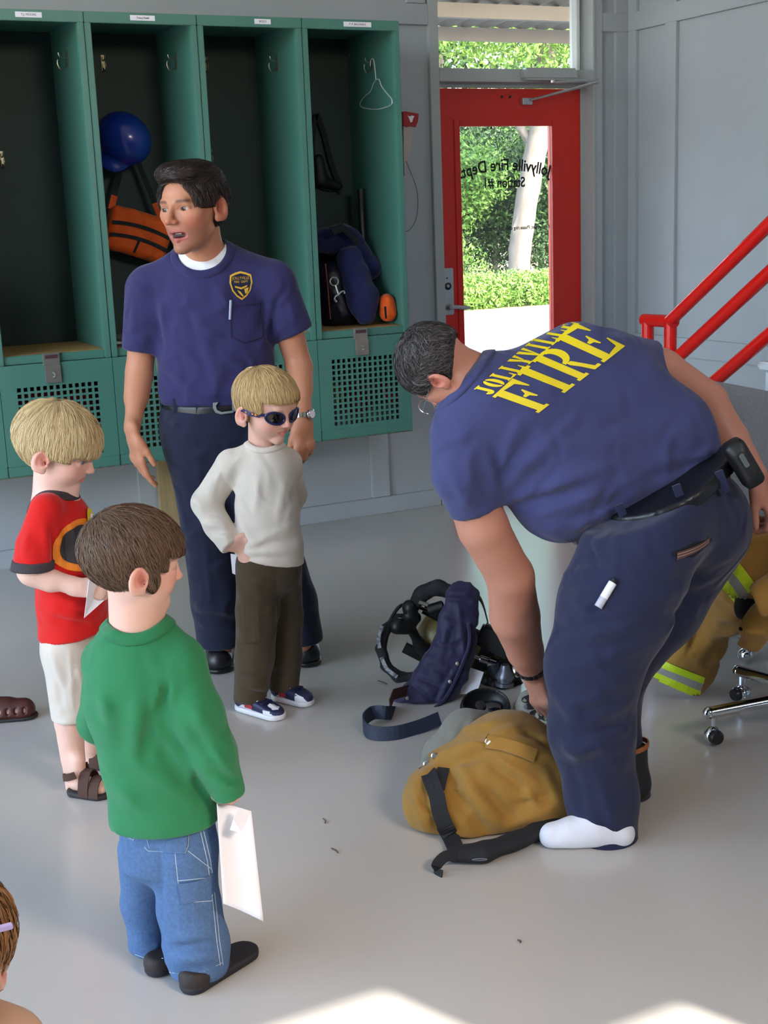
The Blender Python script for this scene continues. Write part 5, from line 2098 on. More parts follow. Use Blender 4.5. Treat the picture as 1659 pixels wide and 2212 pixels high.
    print_on(bv, V2, Fc, sight(W, 360, 1818), unit(RH), UP, FH, 'back_pocket', MJ, jn, .004)
    # suede slip-ons
    ML = mat('dark_brown_suede', '#2b211f', .75, bump=.2, bscale=200)
    shoe(r, on_floor(400, 2148), on_floor(547, 2052), .034, .050, (ML, mat('dark_sole', '#1b1a22', .7)), 'slip_on_shoe', toe_h=.07)
    shoe(r, on_floor(325, 2112), on_floor(440, 2030), .032, .045, (ML, MATS['dark_sole']), 'slip_on_shoe', toe_h=.06)
    return r


beige_boy()
red_boy()
green_boy()
# ------------------------------------------------------------------ the man bending down
GLY = {}


def _r(x0, y0, x1, y1):
    return [(x0, y0), (x1, y0), (x1, y1), (x0, y1)]


def _arc(cx, cy, rx0, ry0, rx1, ry1, a0, a1, n=12):
    t = np.linspace(math.radians(a0), math.radians(a1), n)
    return [(cx + rx1 * math.cos(a), cy + ry1 * math.sin(a)) for a in t] + [(cx + rx0 * math.cos(a), cy + ry0 * math.sin(a)) for a in t[::-1]]


S0, S1 = _r(.02, 0, .52, .07), _r(.02, .93, .52, 1)
GLY['F'] = [_r(.12, .0, .42, 1), S0, S1, [(.46, 1), (1, 1), (1, .64), (.95, .64), (.82, .88), (.46, .92)], [(.46, .54), (.60, .56), (.68, .68), (.73, .68), (.73, .34), (.68, .34), (.60, .46), (.46, .48)]]
GLY['E'] = GLY['F'][:3] + [[(.46, 1), (.98, 1), (.98, .68), (.93, .68), (.82, .88), (.46, .92)], [(.46, .54), (.60, .56), (.66, .66), (.71, .66), (.71, .36), (.66, .36), (.60, .46), (.46, .48)], [(.46, 0), (1, 0), (1, .36), (.95, .36), (.84, .12), (.46, .08)]]
GLY['I'] = [_r(.30, 0, .70, 1), _r(.15, 0, .85, .07), _r(.15, .93, .85, 1)]
GLY['L'] = GLY['F'][:3] + [[(.46, 0), (.98, 0), (.98, .40), (.92, .40), (.80, .12), (.46, .08)]]
GLY['R'] = [_r(.08, 0, .36, 1), _r(0, 0, .44, .07), _r(0, .93, .40, 1), _arc(.46, .735, .14, .17, .42, .265, -90, 90), [(.46, .47), (.62, .47), (.86, .07), (1, .07), (1, 0), (.70, 0), (.58, .24), (.46, .40)], _r(.40, .93, .47, 1), _r(.40, .47, .47, .55)]
GLY['J'] = [_r(.46, .28, .78, 1), _r(.34, .93, .92, 1), _arc(.46, .28, .02, .12, .32, .28, -180, 0), ]
GLY['O'] = [_arc(.47, .5, .10, .40, .45, .5, 95, 265), _arc(.53, .5, .10, .40, .45, .5, -85, 85)]
GLY['Y'] = [_r(.36, 0, .66, .42), _r(.22, 0, .80, .07), [(.02, 1), (.40, 1), (.56, .52), (.66, .40), (.36, .40)], [(.64, 1), (.98, 1), (.70, .44), (.60, .50)]]
GLY['V'] = [[(.02, 1), (.40, 1), (.58, .34), (.50, 0), (.42, 0)], [(.66, 1), (.98, 1), (.56, .04), (.52, .12), (.60, .38)]]


def lettering(word, bv, corner, parent, material, gap=.10, lift=.0015, step=.12):
    """Slab lettering laid on cloth; corner(u, v) gives the sight line for a place in the word."""
    n = len(word)
    wd = [1.0 if ch != 'I' else .72 for ch in word]
    tot = sum(wd) + gap * (n - 1)
    x = 0
    for ch, w in zip(word, wd):
        VV, FF = [], []
        for poly in GLY[ch]:
            V2, Fc = grid_poly(np.array(poly), step)
            FF += [[i + len(VV) for i in f] for f in Fc]
            VV += [((x + a * w) / tot, b_) for a, b_ in V2]
        P_ = []
        for u, v in VV:
            d = Vector(ray(*corner(u, v))).normalized()
            h_ = bv.ray_cast(Vector(CAM_C), d, 8)
            if h_[0] is None:
                P_.append(P_[-1] if P_ else np.zeros(3))
            else:
                nn = h_[1] if h_[1].dot(d) < 0 else -h_[1]
                P_.append(np.array(h_[0] + nn * lift))
        obj('letter', P_, FF, material, parent)
        x += w + gap


def bending_man():
    g = Fig(1300, 1800)
    r = thing('person', 'man in navy fire department shirt bending down over the gear, one white sock', 'person', on_floor(1330, 1790))
    f0 = unit(-RH * .36 - UP * .93)
    fw = f0 * .88 + FH * .47
    hd = Head(g(948, 797, .10), fw, -RH * .93 + UP * .36, g.R((948, 797, .1), 186), kid=False, fat=.6, jaw=1.1)
    S = Sdf(.02)
    S.add(hd.sdf())
    S.add(g.c((978, 806, .12), (1070, 862, .14), 64, 80), k=.03)
    S.add(g.path([(1120, 900, .17), (1300, 920, .22), (1440, 1040, .22)], [80, 85, 80], .7), k=.04)
    S.add(g.path([(990, 985, .08), (1044, 1140, .10), (1102, 1245, .15)], [56, 55, 50], k=.01), k=.03)
    S.add(g.path([(1102, 1245, .15), (1112, 1330, .22), (1134, 1405, .30), (1150, 1445, .35)], [51, 54, 40, 30], k=.01), k=.015)
    S.add(g.path([(1345, 770, .28), (1430, 800, .32), (1530, 865, .36)], [50, 46, 40], k=.01), k=.03)
    S.add(g.path([(1530, 868, .36), (1575, 950, .34), (1630, 1025, .30)], [40, 42, 27], k=.01), k=.015)
    hwL, hwR = g(1152, 1455, .355), g(1632, 1032, .30)
    hand(S, hwL, -UP * .95 + RH * .25 + FH * .15, RH * .6 + FH * .5, .185, -1, curl=(.45, .5, .55, .6), thumb=.4, wr=.03)
    hand(S, hwR, -UP * .8 + RH * .5, FH * .5 - RH * .6, .185, -1, curl=(.9, 1.0, 1.0, 1.0), thumb=.3, wr=.028)
    for a in ([(1400, 1180, .05), (1275, 1490, 0), (1308, 1780, .02)], [(1480, 1150, .28), (1312, 1480, .22), (1330, 1720, .22)]):
        S.add(g.path(a, [70, 50, 30]), k=.03)
    body = multires(S, [(*box_of(hd.c, .165), .0032), (*box_of(hwL - UP * .08, .13), .0035), (*box_of(hwR - UP * .05 + RH * .04, .13), .0035)], .010, 'body', skin('ruddy'), r,
                    hd.color('#bb816a', '#b5645c', '#5b4a40', '#cf7a68'))
    hd.eyes(r, fw, '#4a4a4a')
    SH = Sdf(.04)
    SH.add(hd.skull(.022), s_ell((0, -.12, .30), (.30, .34, .22)))
    SH.cut(s_ell((0, .55, .04), (.42, .36, .40)), k=.02)
    SH.cut(s_box((0, .42, -.24), (.6, .42, .30)), k=.02)
    for x in (-1, 1):
        SH.cut(s_ell((x * .40, -.09, -.04), (.13, .14, .17)), k=.01)
        SH.cut(s_box((x * .4, .24, -.28), (.2, .22, .30)), k=.02)
    SH.clip(s_plane((0, -.2, -.10), (0, -.30, -1)))
    hair(hd, SH, r, '#2e2725', 13000, .16, lambda q: np.stack([q[:, 0] * .4, np.where(q[:, 2] > .25, .5, -.65), np.full(len(q), -.6)], 1), seed=41, width=.00045, lift=.004, color2='#77706c', spread=.3, rough=.4)
    # wire spectacles
    b_ = MB()
    for sx in (-1, 1):
        b_.tube([hd.w((sx * .36, -.10, .06)), hd.w((sx * .35, .10, .05)), hd.w((sx * .30, .43, .02))], .0011, 5)
        b_.tube([hd.w((sx * (.155 + .13 * math.cos(t)), .455, -.02 + .10 * math.sin(t))) for t in np.linspace(0, 6.28, 18, endpoint=False)], .0012, 5, closed=True)
    b_.tube([hd.w((-.03, .455, 0)), hd.w((0, .47, .01)), hd.w((.03, .455, 0))], .0012, 5)
    sp = b_.build('spectacles', M_SILVER, r, smooth=True)
    # T-shirt
    T_ = Sdf(.05)
    T_.add(g.c((1055, 905, .10), (1245, 785, .20), 108, 90, .8), k=.05)
    T_.add(g.c((1150, 965, .12), (1335, 850, .22), 128, 108, .8), k=.06)
    T_.add(g.c((1250, 1030, .12), (1440, 935, .22), 120, 104, .8), k=.06)
    T_.add(g.c((1330, 1055, .14), (1470, 1005, .21), 84, 84, .85), k=.05)
    T_.add(s_ell(g(1205, 1080, .14), np.array([1, 1, 1]) * g.R((1205, 1080, .14), 88)), k=.06)
    T_.add(g.c((1050, 850, .12), (1110, 880, .14), 84, 95), k=.05)
    T_.add(clipped(g.path([(1000, 950, .07), (1000, 1020, .07), (1050, 1150, .10)], [72, 66, 56], k=.02), s_plane(g(1030, 1100, .09), g(1062, 1180, .1) - g(1018, 1060, .08))), k=.04)
    T_.add(clipped(g.path([(1310, 775, .25), (1420, 790, .33)], [62, 52]), s_plane(g(1422, 778, .33), RH * .8 - UP * .1)), k=.04)
    T_.cut(s_cone(g(965, 795, .12), g(1045, 848, .14), g.R((1000, 820), 72), g.R((1000, 820), 84)), k=.005)
    g.creases(T_, [(9, 1085, 1060, 1260, 880, 12), (-9, 1075, 1040, 1160, 920, 12), (8, 1080, 1020, 1120, 900, 10), (10, 1100, 1080, 1330, 1000, 14), (-9, 1100, 1095, 1300, 1040, 10), (9, 1140, 1120, 1320, 1060, 12), (-8, 1190, 1140, 1330, 1085, 9),
                    (9, 1230, 1150, 1340, 1090, 8), (8, 1400, 1000, 1560, 975, 9), (-8, 1370, 1040, 1560, 990, 9), (8, 1340, 1075, 1540, 1010, 8), (6, 960, 1000, 1010, 1090, 14), (8, 1050, 970, 1075, 1070, 10), (-8, 1062, 960, 1088, 1050, 8), (6, 1180, 960, 1400, 950, 22), (-5, 1250, 880, 1450, 900, 18), (-4, 935, 952, 1050, 975, 4)])
    M_NAVY2 = cloth('faded_navy_cotton', '#3b3f68', var=.06)
    ts = soft('t_shirt', T_, .009, M_NAVY2, r)
    bv = bvh_of(ts, r)

    neck_ring(plus_only(T_), g(955, 790, .12), g(1060, 858, .14), g.R((1000, 820), 80), ts, 'collar', M_NAVY2, .022, .004)

    def quad(bl, br, tl, tr):
        bl, br, tl, tr = map(np.array, (bl, br, tl, tr))
        return lambda u, v: (bl * (1 - u) + br * u) * (1 - v) + (tl * (1 - u) + tr * u) * v
    lettering('FIRE', bv, quad((1162, 893), (1350, 748), (1062, 858), (1243, 697)), ts, M_YPRINT, gap=.10)
    lettering('JOLLYVILLE', bv, quad((1058, 856), (1252, 700), (1018, 846), (1202, 692)), ts, M_YPRINT, gap=.10, step=.25)
    # trousers
    W = Sdf(.04)
    W.add(g.c((1425, 1085, .105), (1490, 1125, .195), 121, 125, .97), k=.05)
    W.add(g.path([(1395, 1150, .05), (1330, 1310, .02), (1282, 1440, .0), (1278, 1580, .0), (1300, 1720, .0), (1310, 1830, -.015)], [128, 122, 102, 90, 76, 68], k=.03), k=.05)
    W.add(g.path([(1498, 1140, .28), (1412, 1300, .26), (1312, 1450, .22), (1318, 1600, .22), (1358, 1740, .22)], [122, 104, 80, 62, 52], k=.03), k=.05)
    nb = unit(UP * .92 - RH * .36 - FH * .12)
    W.clip(s_plane(g(1460, 1062, .05), nb))
    W.clip(s_plane(g(1308, 1815, .02), -UP + RH * .0))
    g.creases(W, [(9, 1215, 1240, 1330, 1230, 9), (-9, 1210, 1260, 1340, 1262, 8), (9, 1210, 1290, 1360, 1300, 10), (8, 1210, 1330, 1380, 1320, 10), (9, 1190, 1400, 1400, 1340, 16), (8, 1200, 1450, 1390, 1400, 14), (10, 1260, 1560, 1360, 1520, 14), (-9, 1250, 1590, 1365, 1560, 10), (9, 1240, 1620, 1365, 1570, 12), (8, 1200, 1500, 1330, 1640, 18),
                    (6, 1290, 1660, 1330, 1800, 12), (-6, 1230, 1640, 1270, 1790, 12), (7, 1400, 1300, 1560, 1240, 16), (-6, 1380, 1350, 1500, 1310, 14), (-9, 1268, 1165, 1300, 1245, 8), (8, 1280, 1160, 1312, 1240, 8), (6, 1330, 1150, 1330, 1260, 14)])
    tr_ = soft('trousers', W, .009, M_NAVYTROUSER2, r)
    # belt with loops
    Bt = Sdf(.04)
    Bt.add(g.c((1425, 1085, .10), (1490, 1125, .19), 123, 127, .98), g.c((1425, 1040, .09), (1480, 1050, .16), 118, 120, .98))
    Bt.clip(s_plane(g(1460, 1052, .05), nb), s_plane(g(1460, 1086, .05), -nb), k=.002)
    belt = soft('belt', Bt, .007, M_BELT, r)
    e2 = nb
    for px, py in ((1345, 1112), (1468, 1070), (1560, 1040)):
        q = sight(Bt, px, py)
        e1 = unit(np.cross(e2, FH))
        MB().prism(np.array([(-9, 27), (9, 27), (9, -27), (-9, -27)]) * g.R((1460, 1060), 1), q - FH * .001, e1, e2, -FH, .005).build('belt_loop', M_NAVYTROUSER2, belt)
    # phone holster on the belt
    K = Sdf(.01)
    c = g(1605, 1000, .06)
    Rm = np.stack([unit(RH * .85 + UP * .5), FH, unit(UP * .85 - RH * .5)], 1)
    K.add(s_box(c, (.026, .03, .062), Rm, .016))
    K.add(s_box(c - Rm[:, 1] * .016, (.018, .02, .045), Rm, .012))
    ho = soft('phone_holster', K, .005, mat('black_leather_pouch', '#0b0b0c', .5, bump=.2), r)
    MB().box((-.006, -.003, -.018), (.006, .002, .018), M=np.vstack([np.hstack([Rm, (c - Rm[:, 1] * .037 + Rm[:, 2] * .015)[:, None]]), [0, 0, 0, 1]]), bev=.002).build('holster_clip', M_SILVER, ho)
    # wallet showing in the hip pocket, penlight in the side pocket
    q = sight(W, 1500, 1186)
    sc = g.R((1500, 1186), 1)
    e1 = unit(RH + UP * .08 + FH * .25)
    tv = bvh_of(tr_, r)
    V2, Fc = grid_poly(np.concatenate([[( -56, -2), (0, -19), (56, -6)], [(56, 2), (0, 16), (-56, 8)]]) * sc, .02)
    print_on(tv, V2, Fc, q, e1, UP, FH, 'pocket_slot_shade', mat('pocket_shadow_cloth', '#12131f', .9), tr_, .0015)  # flat dark patch on the trousers, painted shade of the pocket opening
    V2, Fc = grid_poly(np.array([(-45, -12), (45, -6), (48, 9), (-44, 5)]) * sc, .02)
    print_on(tv, V2, Fc, q, e1, UP, FH, 'wallet', mat('brown_wallet', '#5b3f37', .6, var=.2, vscale=60), r, .004)
    for dy in (-5, 1):
        V2, Fc = grid_poly((np.array([(-44, -1), (46, 2), (46, 4), (-44, 1)]) + (0, dy)) * sc, .02)
        print_on(tv, V2, Fc, q, e1, UP, FH, 'wallet_edge', mat('pale_wallet_edge', '#a08476', .6), r, .0055)
    a, b2 = sight(W, 1322, 1256) - FH * .010, sight(W, 1290, 1308) - FH * .012
    pl = MB().tube([a, a + (b2 - a) * .62], .0098, 12).build('penlight', mat('white_plastic_pen', '#e6e6ec', .3), r, smooth=True)
    MB().tube([a + (b2 - a) * .62, b2], .0095, 12).build('penlight_cap', mat('grey_pen_cap', '#b7b9c4', .4), pl, smooth=True)
    MB().tube([a - (b2 - a) * .12, a], .0088, 12).build('penlight_end', M_BLACKPL, pl, smooth=True)
    # watch
    wc = g(1148, 1438, .345)
    ax = unit(g(1156, 1465, .36) - g(1134, 1405, .30))
    ref = unit(np.cross(ax, FH))
    b_ = MB()
    r0 = g.R((1148, 1438, .345), 34)
    for j in range(20):
        a0 = 2 * math.pi * j / 20
        rd = ref * math.cos(a0) + np.cross(ax, ref) * math.sin(a0)
        Mx = np.eye(4)
        Mx[:3, 0], Mx[:3, 1], Mx[:3, 2], Mx[:3, 3] = np.cross(rd, ax), rd, ax, wc + rd * r0
        b_.box((-.0055, -.002, -.0085), (.0055, .0025, .0085), M=Mx, bev=.001)
    w_ = b_.build('watch', mat('dark_steel', '#57565a', .3, metal=.9), r)
    fd = unit(-ref - FH * .2)
    MB().lathe([(.017, 0), (.018, .006), (.015, .010)], wc - ref * (r0 - .002), -ref, 18).build('watch_case', M_SILVER, w_, smooth=True)
    # sock foot and booted foot
    A, B_ = on_floor(1372, 1822), on_floor(1163, 1826)
    d = unit(B_ - A)
    K = Sdf(.03)
    K.add(s_cone(A + d * .034 + UP * .028, B_ - d * .036 + UP * .024, .034, .034), s_cone(A + d * .08 + UP * .055, B_ - d * .085 + UP * .040, .034, .030))
    K.clip(s_plane(A + UP * .001, -UP), k=.006)
    soft('sock', K, .006, cloth('white_sock', '#dcdce2', bump=.4), r)
    A, B_ = on_floor(1404, 1735), on_floor(1240, 1712)
    d = unit(B_ - A)
    K = Sdf(.03)
    K.add(s_cone(A + d * .05 + UP * .045, B_ - d * .05 + UP * .04, .046, .048), s_cone(A + d * .055 + UP * .05, A + d * .06 + UP * .15, .050, .052), s_cone(A + d * .1 + UP * .08, B_ - d * .08 + UP * .05, .044, .042))
    K.clip(s_plane(A + UP * .001, -UP), s_plane(A + UP * .155, UP + d * .1), k=.004)
    bt = soft('boot', K, .006, mat('black_boot', '#0f0f12', .5), r)
    MB().ribbon([A + d * .06 + (d * math.cos(t) + np.cross(d, UP) * math.sin(t)) * .054 + UP * (.15 - .01 * math.cos(t)) for t in np.linspace(0, 2 * np.pi, 20)], .012, .004, UP).build('boot_trim', mat('orange_trim', '#9a5a2a', .7), bt)
    return r


bending_man()
# ================================================================== gear on the floor
M_TAN = cloth('tan_turnout_cloth', '#99702f', var=.10, vscale=8, bump=.5, bscale=420, crumple=1.0, cscale=6)
M_LINING = cloth('grey_quilted_lining', '#74736a', var=.1, crumple=.5)
M_NPAD = cloth('navy_nylon_pad', '#25223f', rough=.55, crumple=.35, cscale=18)
M_STEELD = mat('worn_black_steel', '#1b1b1c', .45, metal=.3, var=.2, vscale=20)
M_LIME = mat('lime_reflective_trim', '#b9d011', .6, var=.04)
M_SILVERTRIM = mat('silver_reflective_trim', '#8f8d86', .5, var=.04)


def turnout_trousers():
    g = Fig(1050, 1800)
    r = thing('turnout_trousers', 'tan firefighter turnout trousers bunched on the floor with black braces', 'trousers', on_floor(1050, 1780))
    S = Sdf(.05)
    S.add(g.c((955, 1725, .10), (1100, 1668, .14), 82, 122), k=.05)
    S.add(g.c((1100, 1668, .14), (1190, 1690, .12), 122, 96), k=.05)
    S.add(g.c((945, 1745, .06), (1000, 1765, .05), 62, 60), g.c((1010, 1760, .04), (1180, 1735, .06), 62, 62), k=.04)
    S.clip(s_plane(np.array([0, 0, .004]), -UP), k=.01)
    g.creases(S, [(16, 925, 1640, 1050, 1600, 16), (-16, 940, 1665, 1060, 1622, 12), (14, 985, 1640, 1060, 1780, 18), (-14, 960, 1650, 1010, 1760, 14), (16, 1000, 1690, 1090, 1790, 16), (-14, 1040, 1700, 1120, 1780, 14), (12, 1100, 1600, 1200, 1640, 14), (-14, 1130, 1580, 1200, 1620, 10), (14, 1080, 1790, 1200, 1740, 14),
                    (-16, 1020, 1760, 1050, 1800, 14), (12, 890, 1690, 920, 1790, 14), (-10, 905, 1720, 960, 1800, 10), (12, 1170, 1660, 1210, 1740, 14), (14, 1130, 1700, 1180, 1770, 12), (10, 1060, 1590, 1120, 1570, 12), (14, 960, 1690, 1010, 1720, 9), (-14, 975, 1712, 1020, 1745, 8), (13, 1010, 1730, 1060, 1740, 8), (-13, 1060, 1650, 1150, 1720, 9), (12, 1080, 1640, 1170, 1700, 9), (-12, 1100, 1745, 1190, 1715, 8), (12, 900, 1745, 950, 1770, 8), (-12, 915, 1680, 925, 1740, 8), (12, 1140, 1600, 1195, 1600, 8), (14, 1000, 1575, 1080, 1560, 9)])
    S.relief(wrinkle(.003, 9, 61))
    o = soft('shell', S, .006, M_TAN, r)
    bv = bvh_of(o, r)

    def lay(pts, width, name, m_, lift=.004, th=.003):
        P_ = sights(S, pts) - FH * lift
        G = grad(S, np.array(P_), .006)
        P_ = np.array(P_)
        P_ = bez(P_, 18)
        W = unit(np.cross(P_[-1] - P_[0], G.mean(0)))
        return MB().ribbon(P_, width, th, W).build(name, m_, r)
    # waist binding and pocket flap
    lay([(932, 1634), (965, 1612), (1005, 1596), (1050, 1592)], .030, 'waist_tab', M_TAN, .006, .005)
    lay([(1050, 1600), (1085, 1606), (1120, 1616), (1156, 1630)], .032, 'pocket_flap', M_TAN, .007, .006)
    lay([(1048, 1594), (1056, 1602)], .012, 'flap_label', M_WHITEPAPER, .011, .002)
    for x, y in ((930, 1624), (913, 1642)):
        c = sight(S, x + 8, y + 6)
        MB().lathe([(.009, 0), (.009, .005), (.006, .008)], c - FH * .006, -FH + UP * .3, 14).build('brace_button', M_SILVER, r, smooth=True)
    # black braces: two straps from the buttons joining and running down to the floor
    st = lay([(920, 1650), (930, 1680), (943, 1715), (950, 1750), (963, 1785)], .040, 'brace_strap', M_BLACKCLOTH, .010, .004)
    lay([(958, 1655), (952, 1678), (947, 1700)], .030, 'brace_strap', M_BLACKCLOTH, .012, .004)
    a = [sight(S, 963, 1785) - FH * .012, g(975, 1815, -.04), g(985, 1838, -.06)]
    a[1][2] = max(a[1][2], .01)
    a[2] = on_floor(988, 1842, .012)
    MB().ribbon(bez([sight(S, 960, 1778) - FH * .012, a[0], a[1], a[2]], 12), .042, .004, RH).build('brace_strap', M_BLACKCLOTH, r)
    fl_ = [on_floor(*p, .02) for p in ((985, 1845), (1040, 1842), (1100, 1822), (1170, 1792), (1225, 1765))]
    K = Sdf(.02)
    K.add(s_path(fl_, [.030, .032, .028, .026, .024], .7, UP))
    K.clip(s_plane((0, 0, .003), -UP))
    K.relief(wrinkle(.003, 14, 66))
    soft('brace_pad', K, .006, M_BLACKCLOTH, r)
    c = on_floor(1035, 1848, .05)
    MB().tube([c + (RH * math.cos(t) * .017 + (UP * .5 - FH * .6) * math.sin(t) * .013) - FH * .02 for t in np.linspace(0, 2 * np.pi, 12, endpoint=False)], .0012, 5, closed=True).build('stitching', mat('grey_thread', '#6d6d72', .8), r)
    lp = [on_floor(x, y, z) for x, y, z in ((985, 1848, .03), (962, 1850, .035), (944, 1868, .02), (943, 1885, .005), (955, 1892, .004))]
    MB().ribbon(bez(lp, 16), .026, .003, UP + FH * .4).build('strap_end', M_BLACKCLOTH, r)
    # grey lining rolled out behind the waist
    L_ = Sdf(.04)
    L_.add(g.c((955, 1630, .22), (1010, 1590, .24), 36, 52), g.c((1010, 1590, .24), (1120, 1590, .26), 54, 46), g.c((930, 1655, .18), (955, 1630, .22), 22, 36), k=.03)
    L_.clip(s_plane((0, 0, .004), -UP))
    g.creases(L_, [(8, 965, 1580, 985, 1560, 8), (-8, 985, 1600, 1010, 1555, 8), (8, 940, 1625, 975, 1600, 8), (-6, 1020, 1580, 1040, 1550, 8)])
    L_.relief(wrinkle(.003, 14, 63))
    soft('lining', L_, .007, M_LINING, r)
    return r


def breathing_set():
    g = Fig(960, 1500)
    r = thing('breathing_apparatus', 'black firefighter breathing apparatus harness with navy padded strap, lying on floor', 'breathing apparatus', on_floor(980, 1490))
    # cylinder with valve and bands
    a, b_ = g(905, 1352, .22), g(1105, 1455, .16)
    ax = unit(b_ - a)
    L_ = np.linalg.norm(b_ - a)
    cy = MB().lathe([(.0, -.0), (.045, .005), (.068, .03), (.075, .06), (.075, L_ * .72), (.068, L_ * .82), (.045, L_ * .92), (.03, L_ * .95)], a, ax, 28).build('cylinder', mat('cylinder_yellow', '#7c6f3f', .4, var=.25, vscale=12), r, smooth=True)
    for t, w_, m_ in ((.0, .05, mat('cylinder_black_band', '#15171a', .5)), (.17, .018, mat('cylinder_green_band', '#2d7a35', .5)), (.55, .05, MATS.get('cylinder_black_band'))):
        MB().lathe([(.0757, .062 + t * L_ * .8), (.077, .062 + t * L_ * .8), (.077, .062 + t * L_ * .8 + w_), (.0757, .062 + t * L_ * .8 + w_)], a, ax, 28).build('cylinder_band', m_ or M_STEELD, cy, smooth=True)
    q = a + ax * .085 - FH * .074 + UP * .02
    MB().ribbon([q - UP * .04, q + UP * .03], .012, .003, ax).build('cylinder_label', M_WHITEPAPER, cy)
    # back frame: two long plates and cross pieces
    up = unit(np.cross(FH, ax))
    for s_ in (-1, 1):
        o = up * .075 * s_ - FH * .05
        MB().ribbon([a + o + ax * -.02, a + o + ax * L_ * .5, b_ + o + ax * .06], .038, .012, unit(up + FH * .4)).build('frame_rail', M_STEELD, r)
    bx = g(1070, 1382, .06)
    Mx = np.eye(4)
    Mx[:3, 0], Mx[:3, 1], Mx[:3, 2], Mx[:3, 3] = ax, unit(np.cross(up, ax)), up, bx
    MB().box((-.058, -.02, -.035), (.062, .022, .04), M=Mx, bev=.008).build('reducer_box', M_STEELD, r)
    MB().box((-.04, -.026, -.022), (.046, -.018, .026), M=Mx, bev=.004).build('box_cover', M_BLACKPL, r)
    pl = [g(x, y, .06) for x, y in ((1040, 1372), (1085, 1385), (1120, 1420), (1150, 1452), (1128, 1462), (1085, 1425), (1048, 1402))]
    b2 = MB()
    n = len(pl)
    b2.add(pl + [p + FH * .012 for p in pl], [list(range(n))[::-1], [n + i for i in range(n)]] + [[i, (i + 1) % n, n + (i + 1) % n, n + i] for i in range(n)])
    b2.build('frame_plate', M_STEELD, r)
    for x, y in ((1099, 1397), (1087, 1411)):
        MB().lathe([(.0095, 0), (.0095, .004), (.004, .006)], g(x, y, .055), -FH, 14).build('frame_bolt', mat('bolt_zinc', '#b9b2a4', .35, metal=.8), r, smooth=True)
    # valve and regulator cluster
    v = g(1042, 1424, .06)
    MB().lathe([(.006, 0), (.006, .02), (.012, .024), (.012, .05), (.018, .052), (.018, .075)], v + RH * -.03 + UP * .012, RH * .9 - UP * .35, 14).build('hose_fitting', M_CHROME, r, smooth=True)
    MB().lathe([(.022, 0), (.024, .02), (.018, .05), (.012, .06)], g(1065, 1432, .06), -UP + RH * .3, 16).build('regulator_neck', mat('dark_steel_grey', '#43474e', .4, metal=.6), r, smooth=True)
    MB().lathe([(.030, 0), (.030, .012), (.024, .013), (.024, .022), (.030, .024), (.030, .036), (.02, .05), (.014, .07)], g(1090, 1480, .04), UP + RH * .05, 20).build('pressure_knob', mat('knob_grey', '#6d7077', .35, metal=.6), r, smooth=True)
    K = Sdf(.02)
    K.add(g.c((1085, 1500, .05), (1115, 1490, .08), 26, 22), g.c((1060, 1470, .08), (1110, 1455, .1), 18, 16), g.c((1075, 1440, .09), (1130, 1420, .10), 15, 12))
    soft('regulator_body', K, .005, M_BLACKPL, r)
    K = Sdf(.02)
    K.add(g.path([(1050, 1460, .1), (1065, 1500, .08), (1100, 1525, .06), (1120, 1515, .05)], [16, 20, 20, 16]))
    soft('hose', K, .006, mat('rubber_brown_black', '#241d16', .6, var=.3, vscale=20), r)
    # navy padded shoulder strap, quilted
    P_ = [(1000, 1292, .02), (990, 1340, .0), (982, 1390, -.01), (962, 1445, -.03), (930, 1497, -.05), (893, 1530, -.06), (862, 1545, -.06)]
    R_ = [36, 33, 38, 44, 46, 36, 24]
    K = Sdf(.02)
    K.add(g.path(P_, R_, .42, unit(FH * .9 - UP * .25), k=.02))
    K.clip(s_plane((0, 0, .003), -UP))
    g.creases(K, [(-7, 960, 1330, 1012, 1345, 5), (-7, 945, 1390, 990, 1400, 5), (-8, 925, 1440, 985, 1462, 5), (-8, 905, 1465, 970, 1492, 5), (-8, 890, 1480, 950, 1525, 5), (-7, 868, 1510, 915, 1545, 5), (8, 990, 1300, 1005, 1430, 7), (8, 985, 1440, 945, 1525, 7), (-7, 978, 1440, 935, 1518, 4), (6, 970, 1340, 955, 1400, 10), (-9, 968, 1292, 1025, 1300, 6), (10, 975, 1280, 1020, 1286, 8)])
    K.relief(wrinkle(.0022, 22, 71))
    pad = soft('shoulder_pad', K, .005, M_NPAD, r)
    ed = [sight(K, x, y) - FH * .004 for x, y in ((1012, 1345), (1014, 1390), (1000, 1430), (983, 1470), (958, 1512), (920, 1540), (885, 1549))]
    MB().tube(bez(ed, 30), .006, 8).build('piping', M_NPAD, pad, smooth=True)
    for x, y in ((988, 1433), (972, 1472), (880, 1508), (895, 1533)):
        MB().lathe([(.006, 0), (.006, .003), (.003, .004)], sight(K, x, y) - FH * .001, -FH + UP * .2, 10).build('snap_stud', M_HASP, pad, smooth=True)
    # webbing loop on the floor
    lp = [g(858, 1540, -.05), on_floor(838, 1540, .03), on_floor(805, 1540, .03), on_floor(785, 1560, .025), on_floor(800, 1582, .022), on_floor(850, 1584, .02), on_floor(905, 1570, .02), on_floor(950, 1552, .03)]
    MB().ribbon(bez(lp, 40), .042, .004, UP + FH * .3).build('webbing_strap', mat('navy_webbing', '#232c40', .7, bump=.3, bscale=500), r)
    MB().ribbon([on_floor(x, y, z) for x, y, z in ((842, 1522, .04), (850, 1500, .05), (885, 1490, .04))], .035, .003, UP).build('leather_tab', mat('brown_leather', '#4e2f25', .6), r)
    # black harness loops
    ring = [(893, 1462, -.02), (860, 1462, -.02), (834, 1438, .0), (823, 1400, .02), (832, 1360, .06), (858, 1340, .10), (895, 1335, .14)]
    K = Sdf(.01)
    K.add(g.path(ring, [10, 11, 11, 11, 10, 12, 14], k=.01))
    K.clip(s_plane((0, 0, .002), -UP))
